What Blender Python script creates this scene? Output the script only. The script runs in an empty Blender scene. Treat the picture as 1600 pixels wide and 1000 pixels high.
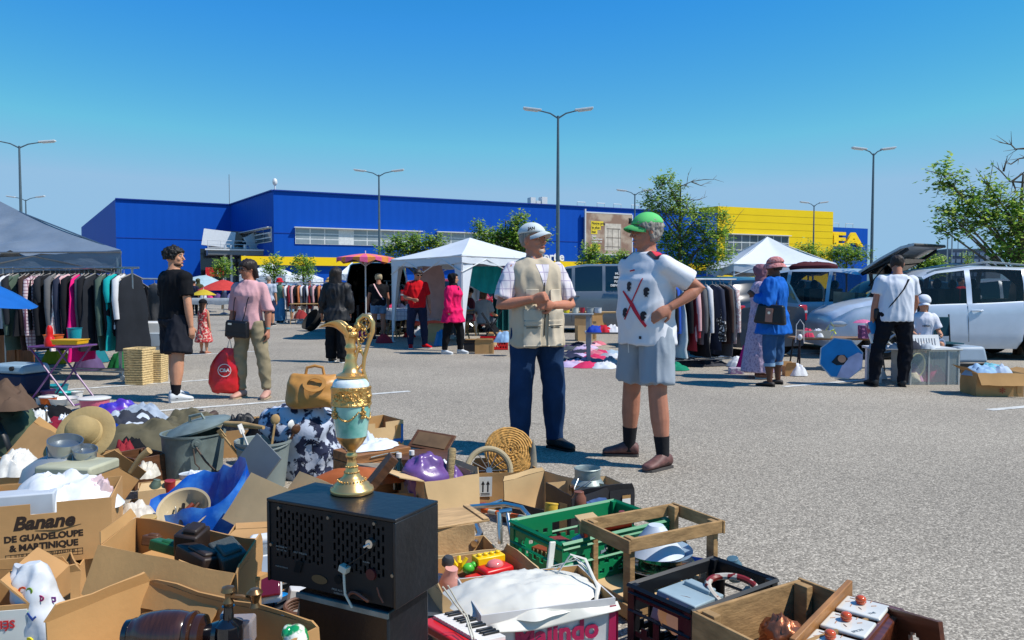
import bpy,bmesh,math,random
from mathutils import Vector,Matrix,noise,Euler
from mathutils.bvhtree import BVHTree
PI=math.pi
R=math.radians
SC=bpy.context.scene
COL=SC.collection
# camera
CAM_H=1.26
PITCH=math.atan(50/1200)
cd=bpy.data.cameras.new('camera');cam=bpy.data.objects.new('camera',cd);COL.objects.link(cam)
cd.sensor_width=36;cd.lens=27.0;cd.clip_start=.05;cd.clip_end=5000
cam.location=(0,0,CAM_H);cam.rotation_euler=(PI/2 -PITCH,0,0)
SC.camera=cam
# sky and sun
SUN_EL=R(53);SUN_AZ=R(-15)          # azimuth measured from +X,the sun stands right and a little behind the camera
w=bpy.data.worlds.new('World');SC.world=w;w.use_nodes=True
nt=w.node_tree;nt.nodes.clear()
sky=nt.nodes.new('ShaderNodeTexSky');sky.sky_type='NISHITA';sky.sun_disc=False
sky.sun_elevation=SUN_EL;sky.sun_rotation=PI/2 -SUN_AZ
sky.altitude=0;sky.air_density=1.0;sky.dust_density=.0;sky.ozone_density=4.5
hs=nt.nodes.new('ShaderNodeHueSaturation');hs.inputs['Saturation'].default_value=1.37;hs.inputs['Hue'].default_value=.498;hs.inputs['Value'].default_value=.92
bg=nt.nodes.new('ShaderNodeBackground');bg.inputs['Strength'].default_value=.15
wo=nt.nodes.new('ShaderNodeOutputWorld')
dk=nt.nodes.new('ShaderNodeMix');dk.data_type='RGBA';dk.blend_type='DARKEN';dk.inputs['Factor'].default_value=1;dk.inputs['B'].default_value=(1.55,2.72,3.95,1)
nt.links.new(sky.outputs[0],hs.inputs['Color']);nt.links.new(hs.outputs[0],dk.inputs['A']);nt.links.new(dk.outputs['Result'],bg.inputs[0]);nt.links.new(bg.outputs[0],wo.inputs[0])
sl=bpy.data.lights.new('sun','SUN');sl.energy=4.25;sl.angle=R(.53);sl.color=(1,.945,.86)
so=bpy.data.objects.new('sun',sl);COL.objects.link(so)
sdir=Vector((math.cos(SUN_AZ)*math.cos(SUN_EL),math.sin(SUN_AZ)*math.cos(SUN_EL),math.sin(SUN_EL)))
so.rotation_euler=sdir.to_track_quat('Z','Y').to_euler();so.location=(20,-10,40)
SC.view_settings.view_transform='Standard';SC.view_settings.look='None'
SC.view_settings.exposure=0.36;SC.view_settings.gamma=1
try:
 SC.cycles.max_bounces=6;SC.cycles.transparent_max_bounces=12
except Exception:pass
# where a pixel of the 1600x1000 photograph lies in the world
_cp,_sp=math.cos(PITCH),math.sin(PITCH)
def ray(px,py):
 u,v=(px-800)/1200,(500-py)/1200
 return Vector((u,_cp +v*_sp,v*_cp -_sp))
def G(px,py,z=0.0):
 r=ray(px,py);t=(z-CAM_H)/r.z
 return Vector((r.x*t,r.y*t,z))
def D(px,py,d):
 r=ray(px,py);t=d/r.y
 return Vector((r.x*t,d,CAM_H +r.z*t))
# materials
def lin(c):
 if isinstance(c,str):
  c=c.lstrip('#');c=[int(c[i:i+2],16)/255 for i in (0,2,4)]
  return tuple(x/12.92 if x<=.04045 else ((x+.055)/1.055)**2.4 for x in c)
 return tuple(c)
MATS={}
def mat(key,col='#888888',rough=.6,metal=0,var=.15,ns=6,bump=.0,bs=40,spec=.4,coat=0,alpha=1,trans=0,
  st=(1,1,1),col2=None,thr=None,emis=0,sheen=0,det=4,sub=0):
 if key in MATS:return MATS[key]
 m=bpy.data.materials.new(key);m.use_nodes=True;t=m.node_tree;N=t.nodes;L=t.links
 b=N['Principled BSDF'];c=lin(col)
 b.inputs['Roughness'].default_value=rough;b.inputs['Metallic'].default_value=metal
 b.inputs['Specular IOR Level'].default_value=spec;b.inputs['Coat Weight'].default_value=coat
 b.inputs['Alpha'].default_value=alpha;b.inputs['Transmission Weight'].default_value=trans
 b.inputs['Sheen Weight'].default_value=sheen
 if sub:
  b.inputs['Subsurface Weight'].default_value=sub;b.inputs['Subsurface Radius'].default_value=(.03,.012,.006);b.inputs['Subsurface Scale'].default_value=.3
 tc=N.new('ShaderNodeTexCoord');mp=N.new('ShaderNodeMapping');mp.inputs['Scale'].default_value=st
 L.new(tc.outputs['Object'],mp.inputs['Vector'])
 nz=N.new('ShaderNodeTexNoise');nz.inputs['Scale'].default_value=ns;nz.inputs['Detail'].default_value=det
 L.new(mp.outputs[0],nz.inputs['Vector'])
 rp=N.new('ShaderNodeValToRGB')
 if col2 is not None:
  c2=lin(col2);a,d=thr if thr else (.4,.6)
  rp.color_ramp.elements[0].position=a;rp.color_ramp.elements[1].position=d
  rp.color_ramp.elements[0].color=(*c,1);rp.color_ramp.elements[1].color=(*c2,1)
 else:
  rp.color_ramp.elements[0].position=.3;rp.color_ramp.elements[1].position=.7
  rp.color_ramp.elements[0].color=tuple(x*(1-var) for x in c) +(1,)
  rp.color_ramp.elements[1].color=tuple(min(1,x*(1+var*.6)) for x in c) +(1,)
 L.new(nz.outputs['Fac'],rp.inputs['Fac']);L.new(rp.outputs[0],b.inputs['Base Color'])
 if bump:
  n2=N.new('ShaderNodeTexNoise');n2.inputs['Scale'].default_value=bs;n2.inputs['Detail'].default_value=3
  L.new(mp.outputs[0],n2.inputs['Vector'])
  bp=N.new('ShaderNodeBump');bp.inputs['Strength'].default_value=bump;bp.inputs['Distance'].default_value=.01
  L.new(n2.outputs['Fac'],bp.inputs['Height']);L.new(bp.outputs[0],b.inputs['Normal'])
 MATS[key]=m
 return m
def fabric(col,key=None,**k):
 k.setdefault('rough',.85);k.setdefault('bump',.5);k.setdefault('bs',9);k.setdefault('spec',.15);k.setdefault('var',.12)
 return mat(key or 'fabric_%s' % str(col),col,**k)
def plastic(col,key=None,**k):
 k.setdefault('rough',.32);k.setdefault('var',.06)
 return mat(key or 'plastic_%s' % str(col),col,**k)
def paint(col,key=None,**k):
 k.setdefault('rough',.3);k.setdefault('var',.05);k.setdefault('coat',.5)
 return mat(key or 'paint_%s' % str(col),col,**k)
def checks(key,c1,c2,sx=30,sy=30,sz=30,w=.5,rough=.85):
 if key in MATS:return MATS[key]
 m=mat(key,c1,rough=rough,bump=.4,bs=9);t=m.node_tree;N=t.nodes;L=t.links
 b=N['Principled BSDF'];tc=[n for n in N if n.type=='TEX_COORD'][0]
 sp=N.new('ShaderNodeSeparateXYZ');L.new(tc.outputs['Object'],sp.inputs[0])
 last=None
 for ax,s in (('X',sx),('Y',sy),('Z',sz)):
  if not s:continue
  a=N.new('ShaderNodeMath');a.operation='MULTIPLY';a.inputs[1].default_value=s;L.new(sp.outputs[ax],a.inputs[0])
  f=N.new('ShaderNodeMath');f.operation='FRACT';L.new(a.outputs[0],f.inputs[0])
  g=N.new('ShaderNodeMath');g.operation='LESS_THAN';g.inputs[1].default_value=w;L.new(f.outputs[0],g.inputs[0])
  if last is None:last=g
  else:
   h=N.new('ShaderNodeMath');h.operation='MAXIMUM';L.new(last.outputs[0],h.inputs[0]);L.new(g.outputs[0],h.inputs[1]);last=h
 mx=N.new('ShaderNodeMix');mx.data_type='RGBA';mx.inputs['A'].default_value=(*lin(c1),1);mx.inputs['B'].default_value=(*lin(c2),1)
 L.new(last.outputs[0],mx.inputs['Factor']);L.new(mx.outputs['Result'],b.inputs['Base Color'])
 return m
CARD=mat('cardboard','#ba9060',rough=.85,var=.20,ns=3.5,det=9,bump=.06,bs=40,spec=.15)
CARD2=mat('cardboard_pale','#c9aa7e',rough=.85,var=.16,ns=3.5,det=9,bump=.06,bs=40,spec=.15)
CARD_IN=mat('cardboard_inside','#b48c5c',rough=.9,var=.14,ns=4,bump=.08,bs=50,spec=.1)
CARD_EDGE=mat('cardboard_edge','#d6b482',rough=.9,var=.2,ns=90)
BLACKCARD=mat('black_card','#232226',rough=.6,var=.2,ns=9,bump=.15)
WOOD=mat('weathered_wood','#a07c50',rough=.8,var=.45,ns=7,st=(1,1,6),bump=.5,bs=25,spec=.2)
WOODX=mat('weathered_board','#a08058',rough=.8,var=.32,ns=5,st=(3,3,9),bump=.2,bs=14,spec=.2)
DWOOD=mat('dark_wood','#5a3a24',rough=.5,var=.4,ns=8,st=(1,5,5),bump=.2,bs=20)
METAL=mat('grey_metal','#9aa0a4',rough=.38,metal=.9,var=.15)
CHROME=mat('chrome','#dcdad4',rough=.28,metal=1,var=.03)
GALV=mat('galvanised','#8f9a98',rough=.5,metal=.45,var=.25,ns=14,bump=.15,bs=60)
BLACKP=plastic('#16171a','black_plastic',rough=.4)
WHITEP=plastic('#dcdcda','white_plastic')
DARK=mat('dark_rubber','#141414',rough=.8,var=.2)
SKIN=mat('skin','#c08a6c',rough=.55,var=.10,ns=12,bump=.1,bs=80,spec=.35,sub=.08)
SKIN_TAN=mat('skin_tanned','#ad745c',rough=.55,var=.12,ns=12,bump=.1,bs=80,spec=.35,sub=.08)
SKIN_RED=mat('skin_ruddy','#bb7c62',rough=.55,var=.14,ns=12,bump=.12,bs=80,spec=.35,sub=.08)
SKIN_DARK=mat('skin_dark','#5a3828',rough=.5,var=.1,ns=12,spec=.35)
# mesh builder
def rotm(yaw=0,pitch=0,roll=0):
 return Matrix.Rotation(yaw,4,'Z') @ Matrix.Rotation(pitch,4,'X') @ Matrix.Rotation(roll,4,'Y')
def TR(loc,yaw=0,pitch=0,roll=0):return Matrix.Translation(loc) @ rotm(yaw,pitch,roll)
def frame_z(p0,p1):
 p0,p1=Vector(p0),Vector(p1);z=(p1-p0).normalized()
 q=z.to_track_quat('Z','Y');return q.to_matrix()
class MB:
 def __init__(s):s.v=[];s.f=[];s.m=[]
 def add(s,vs,fs,mi=0,M=None):
  n=len(s.v)
  for p in vs:
   p=Vector(p);s.v.append(M @ p if M is not None else p)
  for f in fs:s.f.append([i+n for i in f]);s.m.append(mi)
  return s
 def box(s,c,d,mi=0,M=None,taper=1):
  x,y,z=d[0]/2,d[1]/2,d[2]/2
  vs=[(c[0]+a*x*(taper if e>0 else 1),c[1]+b*y*(taper if e>0 else 1),c[2]+e*z) for e in (-1,1) for b in (-1,1) for a in (-1,1)]
  return s.add(vs,[(0,2,3,1),(4,5,7,6),(0,1,5,4),(2,6,7,3),(0,4,6,2),(1,3,7,5)],mi,M)
 def loft(s,rings,mi=0,M=None,cap=True,closed=True):
  n=len(rings[0]);vs=[p for r in rings for p in r];fs=[]
  for i in range(len(rings)-1):
   for j in range(n if closed else n-1):
    k=(j+1) % n
    fs.append((i*n+j,i*n+k,(i+1)*n+k,(i+1)*n+j))
  if cap and closed:fs.append(tuple(range(n-1,-1,-1)));fs.append(tuple((len(rings)-1)*n+j for j in range(n)))
  return s.add(vs,fs,mi,M)
 def tube(s,pts,r,n=8,mi=0,M=None,cap=True,flat=1.0,up=None):
  pts=[Vector(p) for p in pts]
  if not hasattr(r,'__len__'):r=[r]*len(pts)
  rings=[];prev=None
  for i,p in enumerate(pts):
   a=pts[max(0,i-1)];b=pts[min(len(pts)-1,i+1)];t=(b-a)
   if t.length<1e-9:t=Vector((0,0,1))
   t.normalize()
   if prev is None:
    u=Vector(up) if up is not None else (Vector((0,0,1)) if abs(t.z)<.9 else Vector((1,0,0)))
   else:u=prev
   u=(u -t*u.dot(t))
   if u.length<1e-6:u=t.orthogonal()
   u.normalize();prev=u;v=t.cross(u)
   rings.append([p +u*(r[i]*flat*math.cos(2*PI*k/n)) +v*(r[i]*math.sin(2*PI*k/n)) for k in range(n)])
  return s.loft(rings,mi,M,cap)
 def cyl(s,p0,p1,r0,r1=None,n=16,mi=0,M=None,cap=True):
  return s.tube([p0,p1],[r0,r0 if r1 is None else r1],n,mi,M,cap)
 def lathe(s,prof,n=24,mi=0,M=None,sx=1,sy=1):
  vs=[];fs=[]
  for r,z in prof:
   for k in range(n):vs.append((r*sx*math.cos(2*PI*k/n),r*sy*math.sin(2*PI*k/n),z))
  for i in range(len(prof)-1):
   for j in range(n):
    k=(j+1) % n;fs.append((i*n+j,i*n+k,(i+1)*n+k,(i+1)*n+j))
  if prof[0][0]>1e-6:fs.append(tuple(range(n-1,-1,-1)))
  if prof[-1][0]>1e-6:fs.append(tuple((len(prof)-1)*n+j for j in range(n)))
  return s.add(vs,fs,mi,M)
 def ell(s,c,r,n=14,mi=0,M=None):
  m=max(6,n//2+1);rr=r if hasattr(r,'__len__') else (r,r,r)
  rings=[]
  for i in range(m+1):
   a=PI*i/m;a=min(max(a,.02),PI-.02)
   rings.append([(c[0]+rr[0]*math.sin(a)*math.cos(2*PI*k/n),c[1]+rr[1]*math.sin(a)*math.sin(2*PI*k/n),c[2]-rr[2]*math.cos(a)) for k in range(n)])
  return s.loft(rings,mi,M)
 def prism(s,poly,h,mi=0,M=None,z0=0):
  n=len(poly);vs=[(x,y,z0) for x,y in poly] +[(x,y,z0+h) for x,y in poly]
  fs=[tuple(range(n-1,-1,-1)),tuple(range(n,2*n))] +[(i,(i+1) % n,n+(i+1) % n,n+i) for i in range(n)]
  return s.add(vs,fs,mi,M)
 def slab(s,o,U,V,N,us,vs_,keep,mi=0,M=None,mi2=None):
  o,U,V,N=Vector(o),Vector(U),Vector(V),Vector(N);nu,nv=len(us)-1,len(vs_)-1
  K=[[bool(keep(i,j)) for j in range(nv)] for i in range(nu)]
  idx={};vl=[];A=[];B=[]
  def vid(i,j,k):
   q=(i,j,k)
   if q not in idx:idx[q]=len(vl);vl.append(o +U*us[i] +V*vs_[j] +N*k)
   return idx[q]
  for i in range(nu):
   for j in range(nv):
    if not K[i][j]:continue
    A.append((vid(i,j,0),vid(i,j+1,0),vid(i+1,j+1,0),vid(i+1,j,0)))
    B.append((vid(i,j,1),vid(i+1,j,1),vid(i+1,j+1,1),vid(i,j+1,1)))
    for di,dj,a,b in ((-1,0,(i,j+1),(i,j)),(1,0,(i+1,j),(i+1,j+1)),(0,-1,(i,j),(i+1,j)),(0,1,(i+1,j+1),(i,j+1))):
     ii,jj=i+di,j+dj
     if not (0<=ii<nu and 0<=jj<nv and K[ii][jj]):
      A.append((vid(*a,0),vid(*b,0),vid(*b,1),vid(*a,1)))
  na=len(A)
  s.add(vl,A+B,mi,M)
  if mi2 is not None:
   for q in range(len(s.m)-len(B),len(s.m)):s.m[q]=mi2
  return s
 def build(s,name,mats,parent=None,smooth=35,bevel=0,label=None,seg=2,M=None):
  me=bpy.data.meshes.new(name);me.from_pydata([tuple(p) for p in s.v],[],s.f)
  if not isinstance(mats,(list,tuple)):mats=[mats]
  for m in mats:me.materials.append(m)
  if len(mats)>1:me.polygons.foreach_set('material_index',s.m)
  me.validate()
  bm=bmesh.new();bm.from_mesh(me);bmesh.ops.recalc_face_normals(bm,faces=bm.faces);bm.to_mesh(me);bm.free()
  if smooth:
   me.polygons.foreach_set('use_smooth',[True]*len(me.polygons))
   if smooth<180:me.set_sharp_from_angle(angle=R(smooth))
  o=bpy.data.objects.new(name,me);COL.objects.link(o)
  if parent is not None:o.parent=parent
  if M is not None:o.matrix_local=M
  if bevel:
   b=o.modifiers.new('bevel','BEVEL');b.width=bevel;b.segments=seg;b.limit_method='ANGLE';b.angle_limit=R(40)
  if label:o['label']=label
  return o
def tag(o,label,cat,group=None,kind=None):
 if label:o['label']=label
 if cat:o['category']=cat
 if group:o['group']=group
 if kind:o['kind']=kind
 return o
def thing(name,label,cat,loc=(0,0,0),yaw=0,group=None,pitch=0,roll=0,M=None,scale=1):
 o=bpy.data.objects.new(name,None);COL.objects.link(o);o.empty_display_size=.1
 if M is not None:o.matrix_world=M
 else:
  o.matrix_world=TR(loc,yaw,pitch,roll) @ Matrix.Scale(scale,4)
 return tag(o,label,cat,group)
def dup(root,loc=None,yaw=None,label=None,group=None,M=None,scale=None):
 r=root.copy();COL.objects.link(r)
 if M is not None:r.matrix_world=M
 else:
  if loc is not None:r.location=loc
  if yaw is not None:r.rotation_euler=(root.rotation_euler.x,root.rotation_euler.y,yaw)
  if scale is not None:r.scale=(scale,)*3 if not hasattr(scale,'__len__') else scale
 if label:r['label']=label
 if group:r['group']=group
 for ch in list(root.children):
  c=ch.copy();COL.objects.link(c);c.parent=r;c.matrix_parent_inverse=ch.matrix_parent_inverse
  for g in list(ch.children):
   d=g.copy();COL.objects.link(d);d.parent=c
 return r
def structure(o,kind='structure'):o['kind']=kind;return o
def bake(o):
 dg=bpy.context.evaluated_depsgraph_get();dg.update()
 ev=o.evaluated_get(dg);me=bpy.data.meshes.new_from_object(ev)
 for m in list(o.modifiers):o.modifiers.remove(m)
 old=o.data;o.data=me;me.name=old.name
 if old.users==0:bpy.data.meshes.remove(old)
 return o
def remesh(o,vox,it=6,fac=.5):
 mats=list(o.data.materials)
 a=o.modifiers.new('r','REMESH');a.mode='VOXEL';a.voxel_size=vox;a.use_smooth_shade=True
 b=o.modifiers.new('s','SMOOTH');b.iterations=it;b.factor=fac
 bake(o);o.data.materials.clear()
 for m in mats:o.data.materials.append(m)
 o.data.polygons.foreach_set('use_smooth',[True]*len(o.data.polygons))
 return o
def displace(o,fn):
 me=o.data;n=[v.normal.copy() for v in me.vertices]
 for v,nn in zip(me.vertices,n):v.co +=nn*fn(v.co,nn)
 me.update()
def folds(o,amp=.006,freq=(9,9,5),seed=0,gap=0):
 sd=Vector((seed*3.7,seed*1.3,seed*7.1));fx=Vector(freq)
 def f(c,n):
  q=Vector((c.x*fx.x,c.y*fx.y,c.z*fx.z)) +sd
  a=noise.noise(q);b=noise.noise(q*2.3 +Vector((5,5,5)))
  return amp*(1-2*abs(a)*1.6) +amp*.5*b
 displace(o,f)
TEXTS={}
def text_obj(name,s,size,m,M,parent=None,depth=.0015,bold=0,spacing=1,shear=0,align='CENTER'):
 cu=bpy.data.curves.new(name,'FONT');cu.body=s;cu.size=size;cu.extrude=depth;cu.offset=bold;cu.space_character=spacing
 cu.shear=shear;cu.align_x=align;cu.align_y='CENTER';cu.resolution_u=3
 t=bpy.data.objects.new(name,cu);COL.objects.link(t)
 dg=bpy.context.evaluated_depsgraph_get();me=bpy.data.meshes.new_from_object(t.evaluated_get(dg))
 bpy.data.objects.remove(t);me.materials.clear();me.materials.append(m)
 o=bpy.data.objects.new(name,me);COL.objects.link(o)
 if parent is not None:o.parent=parent
 o.matrix_local=M
 return o
def axes(o,X,Y,Z=None):
 X=Vector(X).normalized();Y=Vector(Y);Y=(Y -X*Y.dot(X)).normalized();Z=X.cross(Y)
 m=Matrix((X,Y,Z)).transposed().to_4x4();m.translation=Vector(o);return m
random.seed(7)
# ground
def asphalt():
 m=mat('asphalt','#86827b',rough=.9,var=0,spec=.25);t=m.node_tree;N=t.nodes;L=t.links
 b=N['Principled BSDF'];tc=[n for n in N if n.type=='TEX_COORD'][0]
 vo=N.new('ShaderNodeTexVoronoi');vo.inputs['Scale'].default_value=135;L.new(tc.outputs['Object'],vo.inputs['Vector'])
 hs_=N.new('ShaderNodeSeparateColor');L.new(vo.outputs['Color'],hs_.inputs[0])
 rp=N.new('ShaderNodeValToRGB');e=rp.color_ramp.elements
 e[0].position=.0;e[0].color=(.16,.142,.118,1);e[1].position=1;e[1].color=(.60,.54,.45,1)
 a=e.new(.4);a.color=(.25,.224,.185,1);a=e.new(.8);a.color=(.40,.36,.298,1)
 L.new(hs_.outputs[0],rp.inputs[0])
 big=N.new('ShaderNodeTexNoise');big.inputs['Scale'].default_value=.35;big.inputs['Detail'].default_value=6;L.new(tc.outputs['Object'],big.inputs['Vector'])
 r2=N.new('ShaderNodeValToRGB');r2.color_ramp.elements[0].position=.3;r2.color_ramp.elements[0].color=(.80,.79,.78,1);r2.color_ramp.elements[1].position=.7;r2.color_ramp.elements[1].color=(1.08,1.07,1.05,1)
 L.new(big.outputs['Fac'],r2.inputs[0])
 mx=N.new('ShaderNodeMix');mx.data_type='RGBA';mx.blend_type='MULTIPLY';mx.inputs['Factor'].default_value=1
 L.new(rp.outputs[0],mx.inputs['A']);L.new(r2.outputs[0],mx.inputs['B'])
 n3=N.new('ShaderNodeTexNoise');n3.inputs['Scale'].default_value=1.1;n3.inputs['Detail'].default_value=5;L.new(tc.outputs['Object'],n3.inputs['Vector'])
 r3=N.new('ShaderNodeValToRGB');r3.color_ramp.elements[0].position=.64;r3.color_ramp.elements[0].color=(1,1,1,1);r3.color_ramp.elements[1].position=.78;r3.color_ramp.elements[1].color=(.6,.6,.6,1)
 L.new(n3.outputs['Fac'],r3.inputs[0])
 m2=N.new('ShaderNodeMix');m2.data_type='RGBA';m2.blend_type='MULTIPLY';m2.inputs['Factor'].default_value=1
 L.new(mx.outputs['Result'],m2.inputs['A']);L.new(r3.outputs[0],m2.inputs['B']);L.new(m2.outputs['Result'],b.inputs['Base Color'])
 bp=N.new('ShaderNodeBump');bp.inputs['Strength'].default_value=.4;bp.inputs['Distance'].default_value=.004
 L.new(vo.outputs['Distance'],bp.inputs['Height']);bp.invert=True;L.new(bp.outputs[0],b.inputs['Normal'])
 return m
ASPH=asphalt()
m=MB();m.add([(-900,-60,0),(900,-60,0),(900,1500,0),(-900,1500,0)],[(0,1,2,3)])
structure(m.build('ground',ASPH,smooth=0))
LINE=mat('line_paint','#c9c9c4',rough=.7,var=.3,ns=14,col2=None,bump=.3,bs=80)
def line(a,b,wd=.1):
 a=Vector(a);b=Vector(b);d=(b-a).normalized();n=Vector((-d.y,d.x,0))*wd/2;z=Vector((0,0,.004))
 mb=MB();mb.add([a-n+z,b-n+z,b+n+z,a+n+z],[(0,1,2,3)]);structure(mb.build('parking_line',LINE,smooth=0))
line(G(20,615),G(335,593));line(G(150,650),G(640,611.5));line(G(1225,604.5),G(1420,588),.1);line(G(1545,641),G(1700,627),.1)
line(G(1040,575),G(1200,566));line(G(1180,556),G(1400,545));line(G(-60,560),G(300,553));line(G(320,497),G(480,494),.12)
line(G(225,559),G(420,548));line(G(-200,588),G(60,577))
# the big blue store
def ribbed(key,col,scale=2.0,rough=.35):
 m=mat(key,col,rough=.6,var=.04,ns=.4,spec=.15);t=m.node_tree;N=t.nodes;L=t.links
 b=N['Principled BSDF'];tc=[n for n in N if n.type=='TEX_COORD'][0]
 sp=N.new('ShaderNodeSeparateXYZ');L.new(tc.outputs['Object'],sp.inputs[0])
 a=N.new('ShaderNodeMath');a.operation='MULTIPLY';a.inputs[1].default_value=scale;L.new(sp.outputs['X'],a.inputs[0])
 f=N.new('ShaderNodeMath');f.operation='PINGPONG';f.inputs[1].default_value=1;L.new(a.outputs[0],f.inputs[0])
 bp=N.new('ShaderNodeBump');bp.inputs['Strength'].default_value=.25;bp.inputs['Distance'].default_value=.05
 L.new(f.outputs[0],bp.inputs['Height']);L.new(bp.outputs[0],b.inputs['Normal'])
 return m
BLUE=ribbed('blue_cladding','#004aac')
YEL=ribbed('yellow_cladding','#e8c619',.6)
BANDY=mat('yellow_band','#f0c800',rough=.4,var=.03)
WHITEM=mat('white_metal','#cfd2d4',rough=.4,var=.06)
GREYM=mat('grey_cladding','#70767c',rough=.5,var=.1)
GLASS_D=mat('window_glass','#8b979c',rough=.12,var=.2,ns=.7,spec=.8)
GLASS_K=mat('dark_glass','#20262c',rough=.08,var=.2,ns=.7,spec=.8)
HB=12.0
def plan(px,py,z):return G(px,py,z).xy   # plan position of a roof corner seen at a pixel
def roofpt(px,py,z=HB):
 r=ray(px,py);t=(z-CAM_H)/r.z;return Vector((r.x*t,r.y*t,0))
A_=roofpt(180,311);B_=roofpt(360,320.3);C_=roofpt(427,298);D_=roofpt(1120,334.5);Z_=roofpt(127,355)
store=thing('store_building','long blue flat-roofed store with yellow band and yellow corner block behind the whole market','building',(0,90,0))
OFS=Matrix.Translation((0,-90,0))
def wall(name,a,b,z0,z1,m,th=.3,out=0.0,parent=store):
 a=Vector(a);b=Vector(b);X=(b-a).normalized();Y=Vector((-X.y,X.x,0))
 M=OFS @ axes(a,X,Y);L_=(b-a).length
 mb=MB();mb.box((L_/2,th/2-out,(z0+z1)/2),(L_,th,z1-z0));o=mb.build(name,m,parent,smooth=0,M=M);return o,M,L_
def onwall(a,b,px,py):
 a=Vector(a);b=Vector(b);X=(b-a).normalized();n=Vector((-X.y,X.x,0))
 r=ray(px,py);o=Vector((0,0,CAM_H));t=(a-o).dot(n)/r.dot(n);p=o+r*t
 return (p-a).dot(X),p.z
wall('wall',A_,B_,0,HB,BLUE);wall('wall',C_,D_,0,HB,BLUE);wall('wall',B_,C_,0,HB,BLUE);wall('wall',Z_,A_,0,HB,BLUE)
mb=MB();bk=Vector((10,80,0))
poly=[A_,B_,C_,D_,D_+bk,Z_+Vector((10,10,0))]
mb.add([(p.x,p.y-90,HB-.4) for p in poly],[tuple(range(6))]);mb.build('roof',GREYM,store,smooth=0)
def strip(name,a,b,z0,z1,m,out,th=.1,u0=0,u1=None):
 a=Vector(a);b=Vector(b);X=(b-a).normalized();Y=Vector((-X.y,X.x,0));L_=(b-a).length;u1=L_ if u1 is None else u1
 mb=MB();mb.box(((u0+u1)/2,-out,(z0+z1)/2),(u1-u0,th,z1-z0));return mb.build(name,m,store,smooth=0,M=OFS @ axes(a,X,Y))
JB=mat('blue_joint','#0b3690',rough=.5)
strip('wall_joint',A_,B_,7.35,7.41,JB,.02,.06);strip('wall_joint',C_,D_,7.35,7.41,JB,.02,.06)
strip('parapet',A_,B_,HB,HB+.12,JB,.02,.4);strip('parapet',C_,D_,HB,HB+.12,JB,.02,.4);strip('parapet',B_,C_,HB,HB+.12,JB,.02,.4)
u0,z1=onwall(C_,D_,432,401)
strip('yellow_band',C_,D_,z1-.95,z1,BANDY,.2,.5,-3.5)
WINM=mat('white_frame','#d5d8d8',rough=.4)
def band_window(a,b,pxa,pya0,pya1,pxb,nx,ny,name='window',out=.06,glass=GLASS_D,solid=()):
 ua,zt=onwall(a,b,pxa,pya0);_,zb=onwall(a,b,pxa,pya1);ub,_=onwall(a,b,pxb,pya0)
 X=(Vector(b)-Vector(a)).normalized();Y=Vector((-X.y,X.x,0));M=OFS @ axes(a,X,Y)
 mb=MB();mb.box(((ua+ub)/2,-out,(zt+zb)/2),(ub-ua,.1,zt-zb));fo=mb.build(name,WINM,store,smooth=0,M=M)
 g=MB();wx=(ub-ua)/nx;wz=(zt-zb)/ny
 for i in range(nx):
  if i in solid:continue
  for j in range(ny):g.box((ua+wx*(i+.5),-out-.06,zb+wz*(j+.5)),(wx-.14,.02,wz-.14))
 g.build('pane',glass,fo,smooth=0)
 s=MB();s.box(((ua+ub)/2,-out-.25,zt+.05),(ub-ua+.3,.5,.1));s.build('sun_shade',WHITEM,fo,smooth=0)
band_window(C_,D_,461,356,381,657,9,3,solid=(3,));band_window(C_,D_,683,363,388,845,8,3)
band_window(B_,C_,380,365,385,425,4,3,glass=GLASS_K)
ent=D(372,395,88)
def sbox(name,c,d,m,yaw=0,pitch=0,roll=0,parent=store):
 mb=MB();mb.box((0,0,0),d);return mb.build(name,m,parent,smooth=0,M=OFS @ TR(c,yaw,pitch,roll))
yw=math.atan2(.45,1)
sbox('entrance_canopy',D(378,395,90),(7.6,5,.7),GREYM,yw)
sbox('canopy_edge',D(378,390.5,87.6),(7.8,.3,.16),WHITEM,yw)
for q in (352,362,383,420):sbox('canopy_post',D(q,420,88)*1,(.22,.22,5.4),WHITEM)
sbox('white_panel',D(342,373,91),(3.6,.2,2.0),WHITEM,yw-.2,-.25,.12);sbox('white_panel',D(400,376,91),(2.6,.2,1.9),WHITEM,yw+.5,-.3,-.5)
sbox('dark_recess',D(365,378,95),(5.4,.3,2.6),GLASS_K,yw)
sbox('dark_doorway',D(362,418,93),(7.0,.3,4.4),GLASS_K,yw)
st=MB()
for i in range(12):st.box((i*.32,0,i*.42),(.4,1.6,.06))
st.tube([(0,-.8,.9),(3.8,-.8,5.9)],.05,6);st.tube([(0,.8,.9),(3.8,.8,5.9)],.05,6)
for i in range(0,12,2):st.tube([(i*.32,-.8,i*.42),(i*.32,-.8,i*.42+.95)],.03,5)
st.build('outside_stairs',GREYM,store,smooth=0,M=OFS @ TR(D(318,450,90)+Vector((0,0,-1))))
rl=MB()
for zz in (5.9,6.3,6.7):rl.tube([(0,0,zz),(9,4,zz)],.04,5)
for k in range(8):rl.tube([(k*9/7,k*4/7,5.6),(k*9/7,k*4/7,6.7)],.04,5)
rl.build('canopy_railing',WHITEM,store,smooth=0,M=OFS @ TR(D(325,400,88)*1-Vector((0,0,D(325,400,88).z))))
sg=sbox('entrance_sign',D(335.5,425,86),(1.9,.1,1.0),mat('sign_red','#c0141c',rough=.5),yw)
for px_,ch in ((331.5,'A'),(340,'1')):
 text_obj('sign_letter',ch,.85,WHITEM,OFS @ (TR(D(px_,425,85.9),yw) @ Matrix.Rotation(PI/2,4,'X')),store,.02,.02)
ua,za=onwall(C_,D_,861,401.5)
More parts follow.
